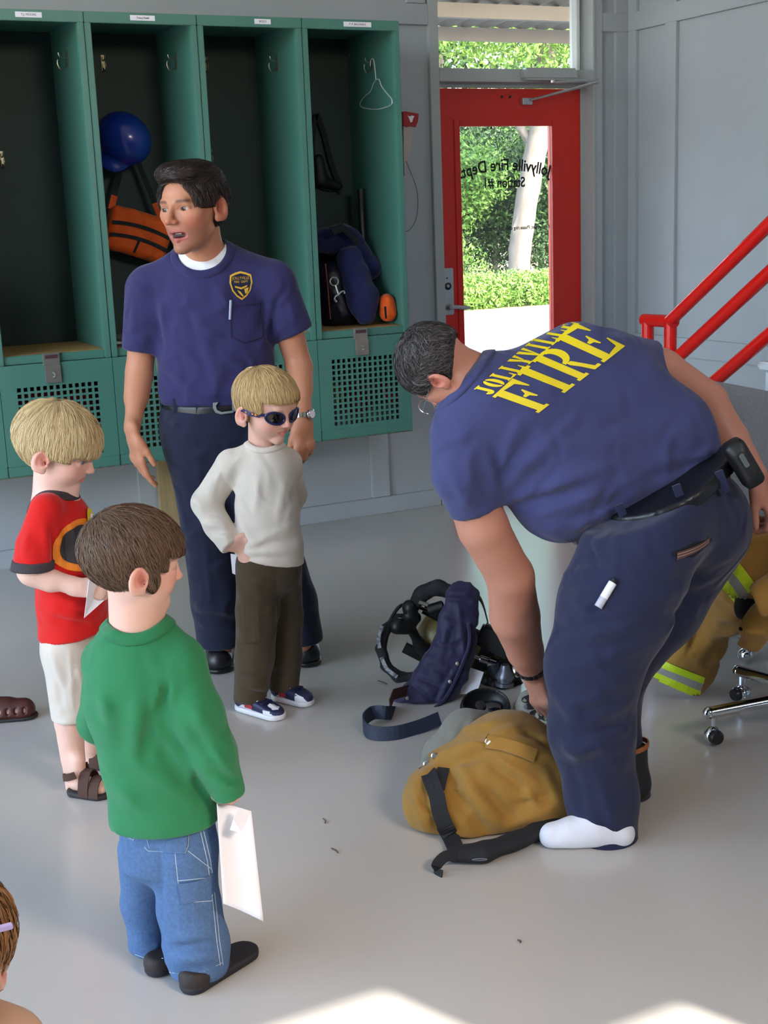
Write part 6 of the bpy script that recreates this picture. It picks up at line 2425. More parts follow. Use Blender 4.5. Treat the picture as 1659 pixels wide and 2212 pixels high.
    K.relief(wrinkle(.002, 30, 72))
    soft('harness_strap', K, .0045, M_BLACKCLOTH, r)
    for pts in ([(826, 1352, .05), (818, 1378, .03), (820, 1400, .01)], [(824, 1420, .0), (836, 1445, -.02), (858, 1462, -.03)]):
        MB().ribbon(bez([g(x, y, o - .018) for x, y, o in pts], 10), .012, .002, unit(RH + UP * .5)).build('strap_lettering_patch', mat('worn_white_print', '#8d8d90', .7, col2='#2a2a2c', vscale=90), r)
    K = Sdf(.01)
    K.add(g.path([(893, 1310, .12), (912, 1282, .10), (945, 1268, .09), (978, 1282, .08), (990, 1300, .07)], [13, 16, 16, 14, 10], k=.01))
    K.relief(wrinkle(.003, 26, 73))
    soft('carry_handle', K, .005, M_BLACKCLOTH, r)
    K = Sdf(.012)
    K.add(g.c((885, 1312, .10), (892, 1340, .10), 17, 14), g.c((858, 1352, .07), (880, 1356, .08), 19, 15), g.c((878, 1340, .09), (905, 1390, .12), 12, 10), g.c((905, 1390, .12), (930, 1420, .12), 14, 14), k=.01)
    soft('strap_anchor', K, .005, M_STEELD, r)
    MB().tube(bez([g(840, 1345, .08), g(866, 1308, .12), g(905, 1312, .14), g(945, 1330, .14)], 16), .006, 8).build('air_line', M_BLACKPL, r, smooth=True)
    MB().lathe([(.02, 0), (.02, .05), (.014, .055)], g(925, 1320, .08), RH + UP * .3, 14).build('cylinder_valve', M_BLACKPL, r, smooth=True)
    MB().lathe([(.007, 0), (.007, .03)], g(905, 1300, .08), RH - UP * .4, 10).build('valve_stem', M_HASP, r, smooth=True)
    MB().ribbon(bez([g(975, 1275, .06), g(1005, 1272, .04), (g(1038, 1295, .04)), g(1054, 1345, .06)], 20), np.linspace(.03, .010, 19), .003, unit(UP + FH)).build('brown_strap', MATS['brown_leather'], r)
    MB().lathe([(.010, 0), (.010, .02), (.006, .025)], g(918, 1432, .06), RH - UP * .4, 12).build('strap_fitting', M_HASP, r, smooth=True)
    # white tag
    tq = [g(1010, 1440, .0), g(1045, 1452, .0), g(1030, 1497, -.03), g(993, 1500, -.03)]
    b3 = MB()
    b3.add(tq + [p + FH * .012 - UP * .006 for p in tq], [[3, 2, 1, 0], [4, 5, 6, 7], [0, 1, 5, 4], [1, 2, 6, 5], [2, 3, 7, 6], [3, 0, 4, 7]])
    b3.build('inspection_tag', M_WHITEPAPER, r)
    return r


def face_mask():
    g = Fig(1050, 1560)
    r = thing('face_mask', 'black rubber breathing mask with glossy lens behind the tan trousers', 'mask', on_floor(1050, 1550))
    c = g(1048, 1530, .06)
    axm = unit(UP * .8 - FH * .55)
    u = unit(np.cross(axm, RH))
    Rm = np.stack([RH, u, axm], 1)
    S = Sdf(.01)
    S.add(s_ell(c, (.078, .062, .075), Rm))
    S.cut(s_ell(c + axm * .045, (.070, .054, .06), Rm), k=.006)
    S.clip(s_plane(c + axm * .035, axm), k=.006)
    S.clip(s_plane((0, 0, .003), -UP))
    soft('mask_shell', S, .004, mat('black_rubber', '#0d0d10', .45), r)
    MB().ball(c - axm * .005 + RH * .02, np.array([.045, .03, .02]), 20, 12, Rm).build('mask_lens', mat('dark_visor', '#10131c', .05, coat=1.0), r, smooth=True)
    MB().lathe([(.016, 0), (.016, .02), (.010, .022)], c - axm * .0 - RH * .015, axm, 16).build('mask_valve', M_BLACKPL, r, smooth=True)
    return r


def work_glove():
    g = Fig(1150, 1565)
    r = thing('work_glove', 'grey and black work glove under the bending man reaching hand', 'glove', on_floor(1150, 1560))
    S = Sdf(.02)
    S.add(g.c((1140, 1530, .10), (1185, 1540, .10), 30, 34), g.c((1150, 1515, .12), (1200, 1555, .08), 26, 26), k=.02)
    for j in range(4):
        S.add(g.c((1165 + 9 * j, 1545 + 4 * j, .04), (1185 + 10 * j, 1570 + 2 * j, -.01), 10, 8), k=.008)
    S.clip(s_plane((0, 0, .003), -UP))
    S.relief(wrinkle(.002, 25, 81))
    o = soft('glove_body', S, .0045, cloth('grey_knit', '#8a877d', bump=.5), r)
    bv = bvh_of(o, r)
    sc = g.R((1150, 1530, .1), 1)
    for cx, cy, rx, ry in ((1148, 1508, 22, 6), (1150, 1524, 20, 7), (1172, 1532, 12, 10), (1160, 1546, 14, 6)):
        V2, Fc = grid_poly(ellipse(0, 0, rx, ry, 14, .2) * sc, .012)
        print_on(bv, V2, Fc, sight(S, cx, cy), RH, UP, FH, 'rubber_patch', M_BLACKPL, o, .002)
    return r


turnout_trousers()
breathing_set()
face_mask()
work_glove()


# ------------------------------------------------------------------ chairs with chrome ball casters
def ball_chair(name, label, hub, a0, back_dir, seat_m, first=None):
    hub = np.array([*hub, 0.0])
    r = thing(name, label, 'chair', hub, group='office chairs on ball casters')
    for i in range(5):
        a = a0 + i * 2 * math.pi / 5
        d = np.array([math.cos(a), math.sin(a), 0])
        e = hub + d * .32
        lg = MB().tube([hub + UP * .125, hub + d * .12 + UP * .118, e + UP * .098], [.021, .019, .017], 14).build('leg', M_CHROME, r, smooth=True)
        MB().ball(e + UP * .098, .0185, 14, 10).build('leg_cap', M_CHROME, lg, smooth=True)
        c = e - d * .015
        cs = MB().tube([c + UP * .09, c + UP * .058], .008, 8)
        cs.build('caster_stem', M_CHROME, lg, smooth=True)
        sd = np.cross(d, UP)
        Rm = np.stack([d, sd, UP], 1)
        w = MB().ball(c + UP * .027 + sd * .006, .0265, 18, 14, Rm)
        w.build('caster_ball', M_CHROME, lg, smooth=True)
        MB().lathe([(.019, -.002), (.022, .0), (.022, .010), (.017, .018)], c + UP * .030 - sd * .014, -sd, 16).build('caster_hood', mat('caster_black', '#1a1a1d', .3), lg, smooth=True)
    MB().lathe([(.03, 0), (.032, .05), (.022, .06), (.022, .28)], hub + UP * .10, UP, 18).build('column', M_CHROME, r, smooth=True)
    S = Sdf(.02)
    bd = unit(np.array([*back_dir, 0.0]))
    sd = np.cross(bd, UP)
    Rm = np.stack([sd, bd, UP], 1)
    S.add(s_box(hub + UP * .43, (.23, .22, .04), Rm, .035))
    soft('seat', S, .012, seat_m, r)
    S = Sdf(.02)
    S.add(s_box(hub + UP * .72 + bd * .24, (.2, .03, .15), Rm, .028))
    soft('backrest', S, .012, seat_m, r)
    MB().ribbon([hub + UP * .41 + bd * .15, hub + UP * .42 + bd * .275, hub + UP * .5 + bd * .29, hub + UP * .72 + bd * .275], .05, .008, sd).build('back_bar', M_CHROME, r)
    return r


M_SEATB = cloth('black_seat_fabric', '#17171a')
ball_chair('office_chair', 'dark office chair on chrome ball casters carrying the tan coat', (-1.83, -3.33), math.atan2(.097, -.305), (.7, -.7), M_SEATB)
ball_chair('office_chair', 'dark office chair hidden behind the bending man, only its chrome casters showing', (-1.83, -2.59), math.atan2(-.308, -.078), (.2, .98), M_SEATB)


# ------------------------------------------------------------------ turnout coat over the chair
def coat():
    g = Fig(1470, 1507)
    r = thing('turnout_coat', 'tan turnout coat with lime reflective bands draped over the chair', 'coat', on_floor(1480, 1500))
    S = Sdf(.03)
    ax1 = unit(UP * .75 - FH * .5 - RH * .35)
    S.add(g.c((1740, 1190, -.52), (1610, 1222, -.42), 110, 66, .42, ax1), k=.04)
    S.add(g.c((1625, 1215, -.42), (1575, 1310, -.18), 66, 54, .5, unit(RH * .7 + FH * .6 - UP * .2)), k=.04)
    S.add(g.c((1568, 1290, -.14), (1480, 1440, -.02), 56, 52, .5), k=.05)
    S.add(g.c((1480, 1440, -.02), (1462, 1475, .0), 50, 54, .5), k=.03)
    S.add(s_box(np.array([-1.86, -3.28, .482]), (.20, .20, .03), None, .025), k=.04)
    bot = s_plane(g(1462, 1477, .0), -UP * .88 - RH * .0 - FH * .0 - RH * .42)
    S.clip(bot)
    S.clip(s_plane((0, 0, .004), -UP))
    g.creases(S, [(10, 1560, 1330, 1500, 1440, 14), (-9, 1530, 1320, 1480, 1420, 10), (9, 1500, 1340, 1470, 1420, 10), (10, 1600, 1180, 1659, 1160, 12), (-9, 1570, 1290, 1640, 1310, 10), (10, 1540, 1330, 1600, 1345, 10), (8, 1490, 1400, 1520, 1450, 10)])
    S.relief(wrinkle(.007, 8, 91))
    o = soft('coat_body', S, .0085, M_TAN, r)
    bv = bvh_of(o, r)

    def band(quad_px, name, m_, lift):
        q = np.array(quad_px, float)
        n, w_ = 14, 4
        V, Fc = [], []
        for i in range(n + 1):
            for j in range(w_ + 1):
                u, v = i / n, j / w_
                p = (q[0] * (1 - u) + q[1] * u) * (1 - v) + (q[3] * (1 - u) + q[2] * u) * v
                d = Vector(ray(*p)).normalized()
                h_ = bv.ray_cast(Vector(CAM_C), d, 8)
                if h_[0] is None:
                    V.append(None)
                else:
                    nn = h_[1] if h_[1].dot(d) < 0 else -h_[1]
                    V.append(np.array(h_[0] + nn * lift))
        idx = {i: k for k, i in enumerate([i for i, v in enumerate(V) if v is not None])}
        for i in range(n):
            for j in range(w_):
                f = [i * (w_ + 1) + j, (i + 1) * (w_ + 1) + j, (i + 1) * (w_ + 1) + j + 1, i * (w_ + 1) + j + 1]
                if all(k in idx for k in f):
                    Fc.append([idx[k] for k in f])
        if Fc:
            obj(name, [v for v in V if v is not None], Fc, m_, r)
    # each band: lime, silver, lime
    band([(1436, 1428), (1522, 1462), (1518, 1476), (1430, 1442)], 'lime_band', M_LIME, .004)
    band([(1430, 1442), (1518, 1476), (1513, 1492), (1420, 1452)], 'silver_band', M_SILVERTRIM, .004)
    band([(1420, 1452), (1513, 1492), (1509, 1507), (1409, 1464)], 'lime_band', M_LIME, .004)
    band([(1476, 1342), (1492, 1364), (1476, 1380), (1460, 1358)], 'lime_band', M_LIME, .004)
    band([(1460, 1358), (1476, 1380), (1462, 1396), (1445, 1374)], 'silver_band', M_SILVERTRIM, .004)
    band([(1445, 1374), (1462, 1396), (1448, 1411), (1432, 1392)], 'lime_band', M_LIME, .004)
    band([(1594, 1212), (1636, 1265), (1618, 1280), (1578, 1228)], 'lime_band', M_LIME, .004)
    band([(1578, 1228), (1618, 1280), (1608, 1302), (1568, 1246)], 'silver_band', M_SILVERTRIM, .004)
    band([(1568, 1246), (1608, 1302), (1615, 1334), (1553, 1258)], 'lime_band', M_LIME, .004)
    # sleeve lying forward with its open dark cuff, and the hanging hem flap
    K = Sdf(.02)
    ca, cb = g(1730, 1262, -.66), g(1634, 1300, -.64)
    K.add(s_cone(ca, cb, g.R((1730, 1262, -.66), 52), g.R((1634, 1300, -.64), 37)), k=.02)
    sa = unit(cb - ca)
    K.clip(s_plane(cb, sa), k=.004)
    K.cut(s_cone(cb - sa * .05, cb + sa * .08, g.R((1634, 1300, -.64), 29), g.R((1634, 1300, -.64), 32)), k=.004)
    K.relief(wrinkle(.005, 12, 92))
    sl_ = soft('sleeve', K, .006, M_TAN, r)
    K2 = Sdf(.01)
    K2.add(s_cone(cb - sa * .055, cb - sa * .045, g.R((1634, 1300, -.64), 27), g.R((1634, 1300, -.64), 27)))
    soft('cuff_lining', K2, .006, M_BLACKCLOTH, sl_)
    K = Sdf(.02)
    K.add(g.path([(1665, 1320, -.56), (1636, 1352, -.52), (1614, 1398, -.48)], [40, 38, 26], .45, unit(FH * .8 - RH * .5)), k=.02)
    K.clip(s_plane(g(1612, 1396, -.48), -UP - RH * .3))
    K.relief(wrinkle(.005, 12, 93))
    soft('hem_flap', K, .006, M_TAN, r)
    return r


coat()

# grey fabric screen beside the stairs
scn = thing('fabric_screen', 'low grey fabric covered screen between the stair rails and the coat', 'screen', (-1.32, -2.6, 0))
p0, p1 = np.array([-1.235, -2.02, 0]), np.array([-1.42, -3.35, 0])
dv = unit(p1 - p0)
nv = np.array([-dv[1], dv[0], 0])
S = Sdf(.01)
Rm = np.stack([dv, nv, UP], 1)
S.add(s_box((p0 + p1) / 2 + UP * .56, (np.linalg.norm(p1 - p0) / 2, .035, .305), Rm, .02))
soft('screen_panel', S, .012, cloth('grey_screen_fabric', '#6b6663', var=.25, vscale=120, bump=.6, bscale=350, crumple=0), scn)
for t in (.12, .88):
    q = p0 + (p1 - p0) * t
    MB().box(q - (.02, .02, 0), q + (.02, .02, .27)).build('screen_foot', M_STEELD, scn)
    MB().ribbon([q - nv * .14 + UP * .012, q + nv * .14 + UP * .012], .05, .02, dv).build('foot_bar', M_STEELD, scn)
# ================================================================== things kept in the lockers and on the wall


class Depth:
    """Points of the locker row: a sight line met with the upright plane y = const."""

    def __init__(s, y):
        s.y = y

    def __call__(s, px, py, y=None):
        return on_y(px, py, s.y if y is None else y)

    def R(s, px, py, r, y=None):
        return r * ((s(px, py, y) - CAM_C) @ CAM_F) / F_PX

    def c(s, a, b_, ra, rb, flat=1.0, ax=(0, 1, 0)):
        return s_cone(s(*a), s(*b_), s.R(a[0], a[1], ra, a[2] if len(a) > 2 else None), s.R(b_[0], b_[1], rb, b_[2] if len(b_) > 2 else None), flat, ax)


def zpl(z):
    return s_plane((0, 0, z), -UP)


# blue helmet on its hook
q = Depth(-.17)
hc = q(268, 300)
hl = thing('safety_helmet', 'glossy blue safety helmet hanging on the locker hook', 'helmet', hc)
axh = unit(np.array([-.15, -.80, .5]))
S = Sdf(.02)
Rm = frame(np.array([.6, -.5, -.6]), axh)
S.add(s_ell(hc, (.108, .125, .115), Rm))
S.clip(s_plane(hc - axh * .035, -axh), k=.006)
S.add(clipped(s_ell(hc - axh * .030 + np.array([-.05, .0, -.08]), (.075, .075, .05), Rm), s_plane(hc - axh * .045, -axh), s_plane(hc - axh * .012, axh)), k=.02)
soft('helmet_shell', S, .005, mat('blue_plastic_shell', '#12308f', .3, coat=.4), hl)
S2 = Sdf(.01)
S2.add(s_ell(hc - axh * .02, (.095, .11, .06), Rm))
S2.clip(s_plane(hc - axh * .036, axh))
soft('helmet_liner', S2, .008, M_BLACKCLOTH, hl)

# orange bag on black straps
q = Depth(-.15)
bc = q(296, 506)
ob = thing('orange_bag', 'orange bag with black zips hanging on straps below the blue helmet', 'bag', bc)
M_ORANGE = cloth('orange_nylon', '#e2570f', rough=.6, crumple=.9)
e1 = unit(q(352, 492) - q(238, 458))
e3 = unit(np.cross(e1, np.array([0, -1.0, 0])))
e3 = e3 if e3[2] > 0 else -e3
Rm = np.stack([e1, np.array([0, 1.0, 0]), e3], 1)
S = Sdf(.02)
S.add(s_box(bc, (.142, .05, .098), Rm, .030))
S.relief(wrinkle(.004, 12, 101))
soft('bag_body', S, .006, M_ORANGE, ob)
for k, dz in enumerate((.032, -.022)):
    MB().ribbon([bc + e1 * t - np.array([0, .054, 0]) + e3 * (dz - .9 * (t * t)) for t in np.linspace(-.132, .132, 12)], .016, .006, e3).build('zip_band', M_BLACKCLOTH, ob)
MB().ribbon([bc + e1 * .0 - np.array([0, .056, 0]) + e3 * -.03, bc + e1 * -.01 - np.array([0, .056, 0]) + e3 * -.085], .010, .004, e1).build('bag_strap', M_BLACKCLOTH, ob)
for a, b_ in (((240, 452), (262, 360)), ((352, 482), (296, 345))):
    A, B_ = q(*a), q(b_[0], b_[1], -.12)
    MB().ribbon([A, A + (B_ - A) * .32], .028, .004, e1).build('strap_end', M_ORANGE, ob)
    MB().ribbon([A + (B_ - A) * .30, B_], .024, .003, e1).build('shoulder_strap', M_BLACKCLOTH, ob)
MB().ribbon([q(262, 360, -.12), q(266, 300, -.05), q(268, 262, -.045), q(280, 300, -.05), q(296, 345, -.12)], .02, .003, e1).build('shoulder_strap', M_BLACKCLOTH, ob)

# white wire hanger
hx = -1.715


def hp(px, py):
    return on_x(px, py, hx)


hg = MB()
hg.tube(bez([hp(800, 143), hp(801, 130), hp(806, 127), hp(809, 140), hp(811, 160), hp(812, 172)], 16), .0018, 6)
hg.tube(bez([hp(812, 172), hp(819, 172), hp(824, 186), hp(836, 202), hp(846, 214), hp(847, 224)], 20), .0024, 6)
hg.tube(bez([hp(847, 224), hp(838, 230), hp(815, 236), hp(790, 234), hp(779, 230)], 20), .0022, 6)
hg.tube(bez([hp(779, 230), hp(778, 222), hp(788, 208), hp(800, 198), hp(806, 182), hp(812, 172)], 20), .0018, 6)
o = hg.build('wire_hanger', mat('white_wire', '#c9ccd2', .35, metal=.4), None, smooth=True)
tag(o, 'white wire coat hanger on the hook of the locker by the door', 'hanger')

# black mask bag on a strap
q = Depth(-.055)
mk = thing('strap_pouch', 'black pouch hanging on a doubled strap inside the locker', 'pouch', q(700, 380))
P_ = [q(683, 246), q(676, 300), q(678, 350), q(690, 398), q(715, 408), q(736, 406)]
MB().ribbon(bez(P_, 24), .022, .004, (1, 0, 0)).build('strap', M_BLACKCLOTH, mk)
MB().ribbon(bez([q(684, 246), q(700, 290), q(715, 350), q(733, 400)], 20), .026, .004, (1, 0, 0)).build('strap', M_BLACKCLOTH, mk)
S = Sdf(.02)
S.add(q.c((688, 345, -.09), (694, 385, -.09), 12, 15, .8), q.c((694, 390, -.09), (732, 402, -.08), 11, 9, .8))
soft('pouch', S, .006, mat('black_nylon', '#131015', .6), mk)
MB().ribbon([q(728, 400, -.07), q(738, 416, -.07)], .02, .004, (1, 0, .3)).build('buckle', M_BLACKPL, mk)

# dark long torch standing in the corner
o = MB().lathe([(.022, 0), (.022, .07), (.017, .09), (.017, .30), (.019, .31), (.019, .33)], (-1.705, -.20, 1.30), (0, 0, 1), 14).build('long_torch', M_BLACKPL, None, smooth=True)
tag(o, 'black long torch clipped upright in the locker corner', 'torch')

# duffel, jacket and orange pouch heaped on the seat
q = Depth(-.30)
df = thing('duffel_bag', 'dark navy duffel with snap hook on the seat of the locker by the door', 'bag', (-1.98, -.28, SHELF))
S = Sdf(.03)
S.add(q.c((712, 600, -.26), (728, 668, -.26), 34, 42, 1.2), q.c((728, 668, -.26), (745, 672, -.26), 38, 34, 1.2), k=.03)
S.clip(zpl(SHELF + .002))
S.clip(s_plane((-2.10, 0, 0), (-1, 0, 0)))
S.relief(wrinkle(.004, 14, 111))
soft('bag_body', S, .007, mat('dark_navy_nylon', '#161324', .45, crumple=.6, bump=.2), df)
sk = [q(718, 592, -.50), q(722, 612, -.50), q(726, 628, -.50)]
b_ = MB().tube([q(722 + 9 * math.cos(t), 608 + 9 * math.sin(t), -.495) for t in np.linspace(0, 6.28, 14, endpoint=False)], .003, 6, closed=True)
b_.build('ring', M_HASP, df, smooth=True)
b_ = MB().tube([q(724, 616, -.5), q(730, 634, -.5)], .005, 8).tube(bez([q(744, 634, -.5), q(742, 629, -.5), q(736, 631, -.5), q(731, 636, -.5), q(725, 640, -.5), q(722, 646, -.5), q(727, 652, -.5)], 20), .005, 8)
b_.build('snap_hook', M_CHROME, df, smooth=True)
MB().ribbon([q(703, 570, -.40), q(708, 620, -.455), q(714, 690, -.46)], .006, .002, (1, 0, 0)).build('piping', mat('rust_piping', '#6b2f1a', .7), df)
jk = thing('navy_jacket', 'navy jacket thrown over the duffel in the locker', 'jacket', (-1.85, -.3, SHELF + .1))
S = Sdf(.03)
S.add(q.c((694, 520, -.22), (742, 520, -.22), 26, 32, 1.3), q.c((742, 520, -.22), (796, 578, -.26), 34, 26, 1.2), k=.03)
S.add(q.c((756, 560, -.33), (782, 640, -.40), 28, 34, .8), q.c((782, 640, -.40), (790, 682, -.42), 34, 24, .8), k=.025)
S.clip(s_plane((-2.10, 0, 0), (-1, 0, 0)))
S.clip(zpl(SHELF + .004))
S.relief(wrinkle(.005, 11, 112))
soft('jacket_body', S, .007, cloth('navy_jacket_cloth', '#20244e', crumple=.9), jk)
MB().ribbon([q(716, 500, -.40), q(740, 492, -.36), q(775, 525, -.36)], .04, .006, (0, .5, 1)).build('collar', M_BLACKCLOTH, jk)
S = Sdf(.02)
S.add(q.c((836, 650, -.43), (838, 676, -.43), 15, 18, 1.2))
S.clip(zpl(SHELF + .002))
S.relief(wrinkle(.003, 22, 113))
op = thing('orange_pouch', 'bright orange pouch beside the navy jacket in the locker', 'pouch', q(838, 670, -.43))
soft('pouch_body', S, .005, cloth('bright_orange_nylon', '#e0560c', rough=.6), op)
MB().ribbon([q(832, 662, -.49), q(834, 688, -.49)], .010, .003, (1, 0, 0)).build('pouch_strap', M_BLACKCLOTH, op)

# papers on the seats
q = Depth(-.45)
mg = thing('magazine_stack', 'small stack of magazines on the seat below the blue helmet', 'magazines', (-2.99, -.40, SHELF))
for k in range(3):
    Mx = np.eye(4)
    a = .15 * k - .1
    Mx[:2, :2] = [[math.cos(a), -math.sin(a)], [math.sin(a), math.cos(a)]]
    Mx[:3, 3] = (-2.93, -.36, SHELF + .001 + .011 * k)
    MB().box((-.09, -.12, 0), (.09, .12, .010), M=Mx).build('magazine', mat(['magazine_dark', 'magazine_white', 'magazine_grey'][k], ['#2c2c33', '#d4d2cf', '#8a8683'][k], .5), mg)
bx_ = MB().box((-2.26, -.46, SHELF + .001), (-2.13, -.2, SHELF + .03), bev=.004).build('folded_cloth', cloth('beige_cloth', '#b8a88c'), None)
tag(bx_, 'folded beige cloth on the locker seat behind the man', 'cloth')


# gear behind the lower grilles
def grille_gear(i, name, label, cat, lumps, seed):
    xr = LXR - i * LW
    xl = xr - LW
    r = thing(name, label, cat, ((xl + xr) / 2, -.3, LZ0 + .013))
    for k, (u, z, rr, m_) in enumerate(lumps):
        S = Sdf(.02)
        c = np.array([xl + u * LW, -.452, LZ0 + z])
        S.add(s_ell(c, (rr * 1.25, .070, rr)))
        S.clip(s_plane((0, 0, LZ0 + .013), -UP), s_plane((xl + .02, 0, 0), (-1, 0, 0)), s_plane((xr - .02, 0, 0), (1, 0, 0)), s_plane((0, -.528, 0), (0, -1, 0)))
        S.relief(wrinkle(.008, 12, seed + k))
        soft('fold' if k else 'bundle', S, .010, m_, r)
    return r


M_RC, M_RC2 = cloth('red_gear_cloth', '#d01a20', crumple=1.0), cloth('dark_red_cloth', '#8a1820', crumple=1.0)
M_YG = cloth('mustard_gear_cloth', '#b98f12')
M_GG = cloth('grey_gear_cloth', '#8b8686', crumple=1.0)
M_BG = cloth('dark_blue_gear_cloth', '#1c2250')
grille_gear(3, 'red_gear', 'red gear stuffed behind the grille of the empty locker', 'clothing', [(.38, .19, .15, M_RC), (.72, .16, .14, M_RC2), (.70, .25, .08, M_RC)], 120)
grille_gear(2, 'tan_gear', 'tan gear behind the grille beside the man in navy', 'clothing', [(.5, .15, .16, M_TAN), (.3, .1, .1, M_TAN)], 130)
grille_gear(1, 'grey_gear', 'grey gear behind the grille hidden by the standing man', 'clothing', [(.5, .12, .12, M_GG)], 135)
grille_gear(0, 'mixed_gear', 'mixed red, yellow and grey gear behind the grille by the door', 'clothing', [(.45, .15, .10, M_RC2), (.20, .19, .055, M_YG), (.80, .17, .06, M_RC), (.62, .08, .10, M_GG), (.30, .07, .08, M_GG), (.70, .16, .05, M_BG)], 140)

# hand saw hung on the wall beside the lockers
sw = thing('hand_saw', 'hand saw with red handle in a pale sleeve on the wall by the lockers', 'saw', (-1.34, -.02, 1.75))


def wp_(px, py):
    p = on_y(px, py, -.012)
    return (p[0], p[2])


hd_ = [wp_(*p) for p in ((868, 242), (872, 241), (901, 246), (900, 262), (895, 275), (886, 272), (876, 275), (869, 270))]
MB().prism(hd_, (0, -.006, 0), (1, 0, 0), (0, 0, 1), (0, -1, 0), .022).build('handle', mat('red_saw_handle', '#a3121a', .4), sw)
hh = [wp_(*p) for p in ((877, 250), (882, 252), (887, 250), (892, 252), (889, 256), (887, 264), (883, 265), (881, 258))]
MB().prism(hh, (0, -.0285, 0), (1, 0, 0), (0, 0, 1), (0, -1, 0), .001).build('handle_opening', M_WHITEPAPER, sw)
bl = [wp_(*p) for p in ((871, 272), (894, 274), (884, 330), (874, 372), (873, 380), (871, 340))]
MB().prism(bl, (0, -.008, 0), (1, 0, 0), (0, 0, 1), (0, -1, 0), .010).build('blade_sleeve', mat('pale_sleeve', '#b7aaa2', .6), sw)
cd = MB().tube(bez([on_y(x, y, -.02) for x, y in ((877, 348), (888, 375), (899, 405), (903, 440), (898, 475), (884, 497), (868, 502))], 30), .0014, 5).build('thin_wire', M_BLACKPL, None, smooth=True)
tag(cd, 'thin dark wire looping down the wall below the saw', 'wire')

# ------------------------------------------------------------------ paper things in hands
g = Fig(395, 2100)
ev = thing('envelope', 'large white envelope with folded flap held by the boy in green', 'envelope', g(520, 1960, -.06))
P_ = {k: g(*v) for k, v in dict(tl=(468, 1736, -.055), tr=(543, 1752, -.02), br=(569, 1990, -.02), bl=(482, 1952, -.065), ml=(515, 1738, -.03)).items()}
n_ = unit(np.cross(P_['tr'] - P_['tl'], P_['bl'] - P_['tl']))
ns, nt = 14, 10
V, Fc = [], []
for i in range(ns + 1):
    for j in range(nt + 1):
        u, v = j / nt, i / ns
        p = (P_['tl'] * (1 - u) + P_['tr'] * u) * (1 - v) + (P_['bl'] * (1 - u) + P_['br'] * u) * v
        V.append(p + n_ * .012 * math.sin(math.pi * u) * (1 - .3 * v))
for i in range(ns):
    for j in range(nt):
        a = i * (nt + 1) + j
        Fc.append([a, a + 1, a + nt + 2, a + nt + 1])
o = obj('envelope_body', V, Fc, M_WHITEPAPER, ev, smooth=True)
o.modifiers.new('thickness', 'SOLIDIFY').thickness = .0015
fp = [g(515, 1738, -.045), g(541, 1753, -.03), g(538, 1775, -.045), g(522, 1792, -.055), g(498, 1787, -.06), g(505, 1765, -.058)]
o = obj('flap', [np.array(p) - FH * .012 for p in fp], [[0, 1, 2, 3, 4, 5]], M_WHITEPAPER, ev)
o.modifiers.new('thickness', 'SOLIDIFY').thickness = .0012

g = Fig(185, 1690)
o = obj('paper_sheet', [g(182, 1335, -.15), g(318, 1215, -.02), g(306, 1095, .02), g(196, 1225, -.16)], [[0, 1, 2, 3]], M_WHITEPAPER)
o.modifiers.new('thickness', 'SOLIDIFY').thickness = .001
tag(o, 'white paper sheet held by the boy in the red T-shirt', 'paper')
g = Fig(590, 1530)
o = obj('paper_note', [g(498, 1196, -.02), g(530, 1200, -.03), g(526, 1220, -.02), g(510, 1242, -.0), g(502, 1238, .0)], [[0, 1, 2, 3, 4]], M_WHITEPAPER)
o.modifiers.new('thickness', 'SOLIDIFY').thickness = .001
tag(o, 'small white note under the hand of the boy in sunglasses', 'paper')


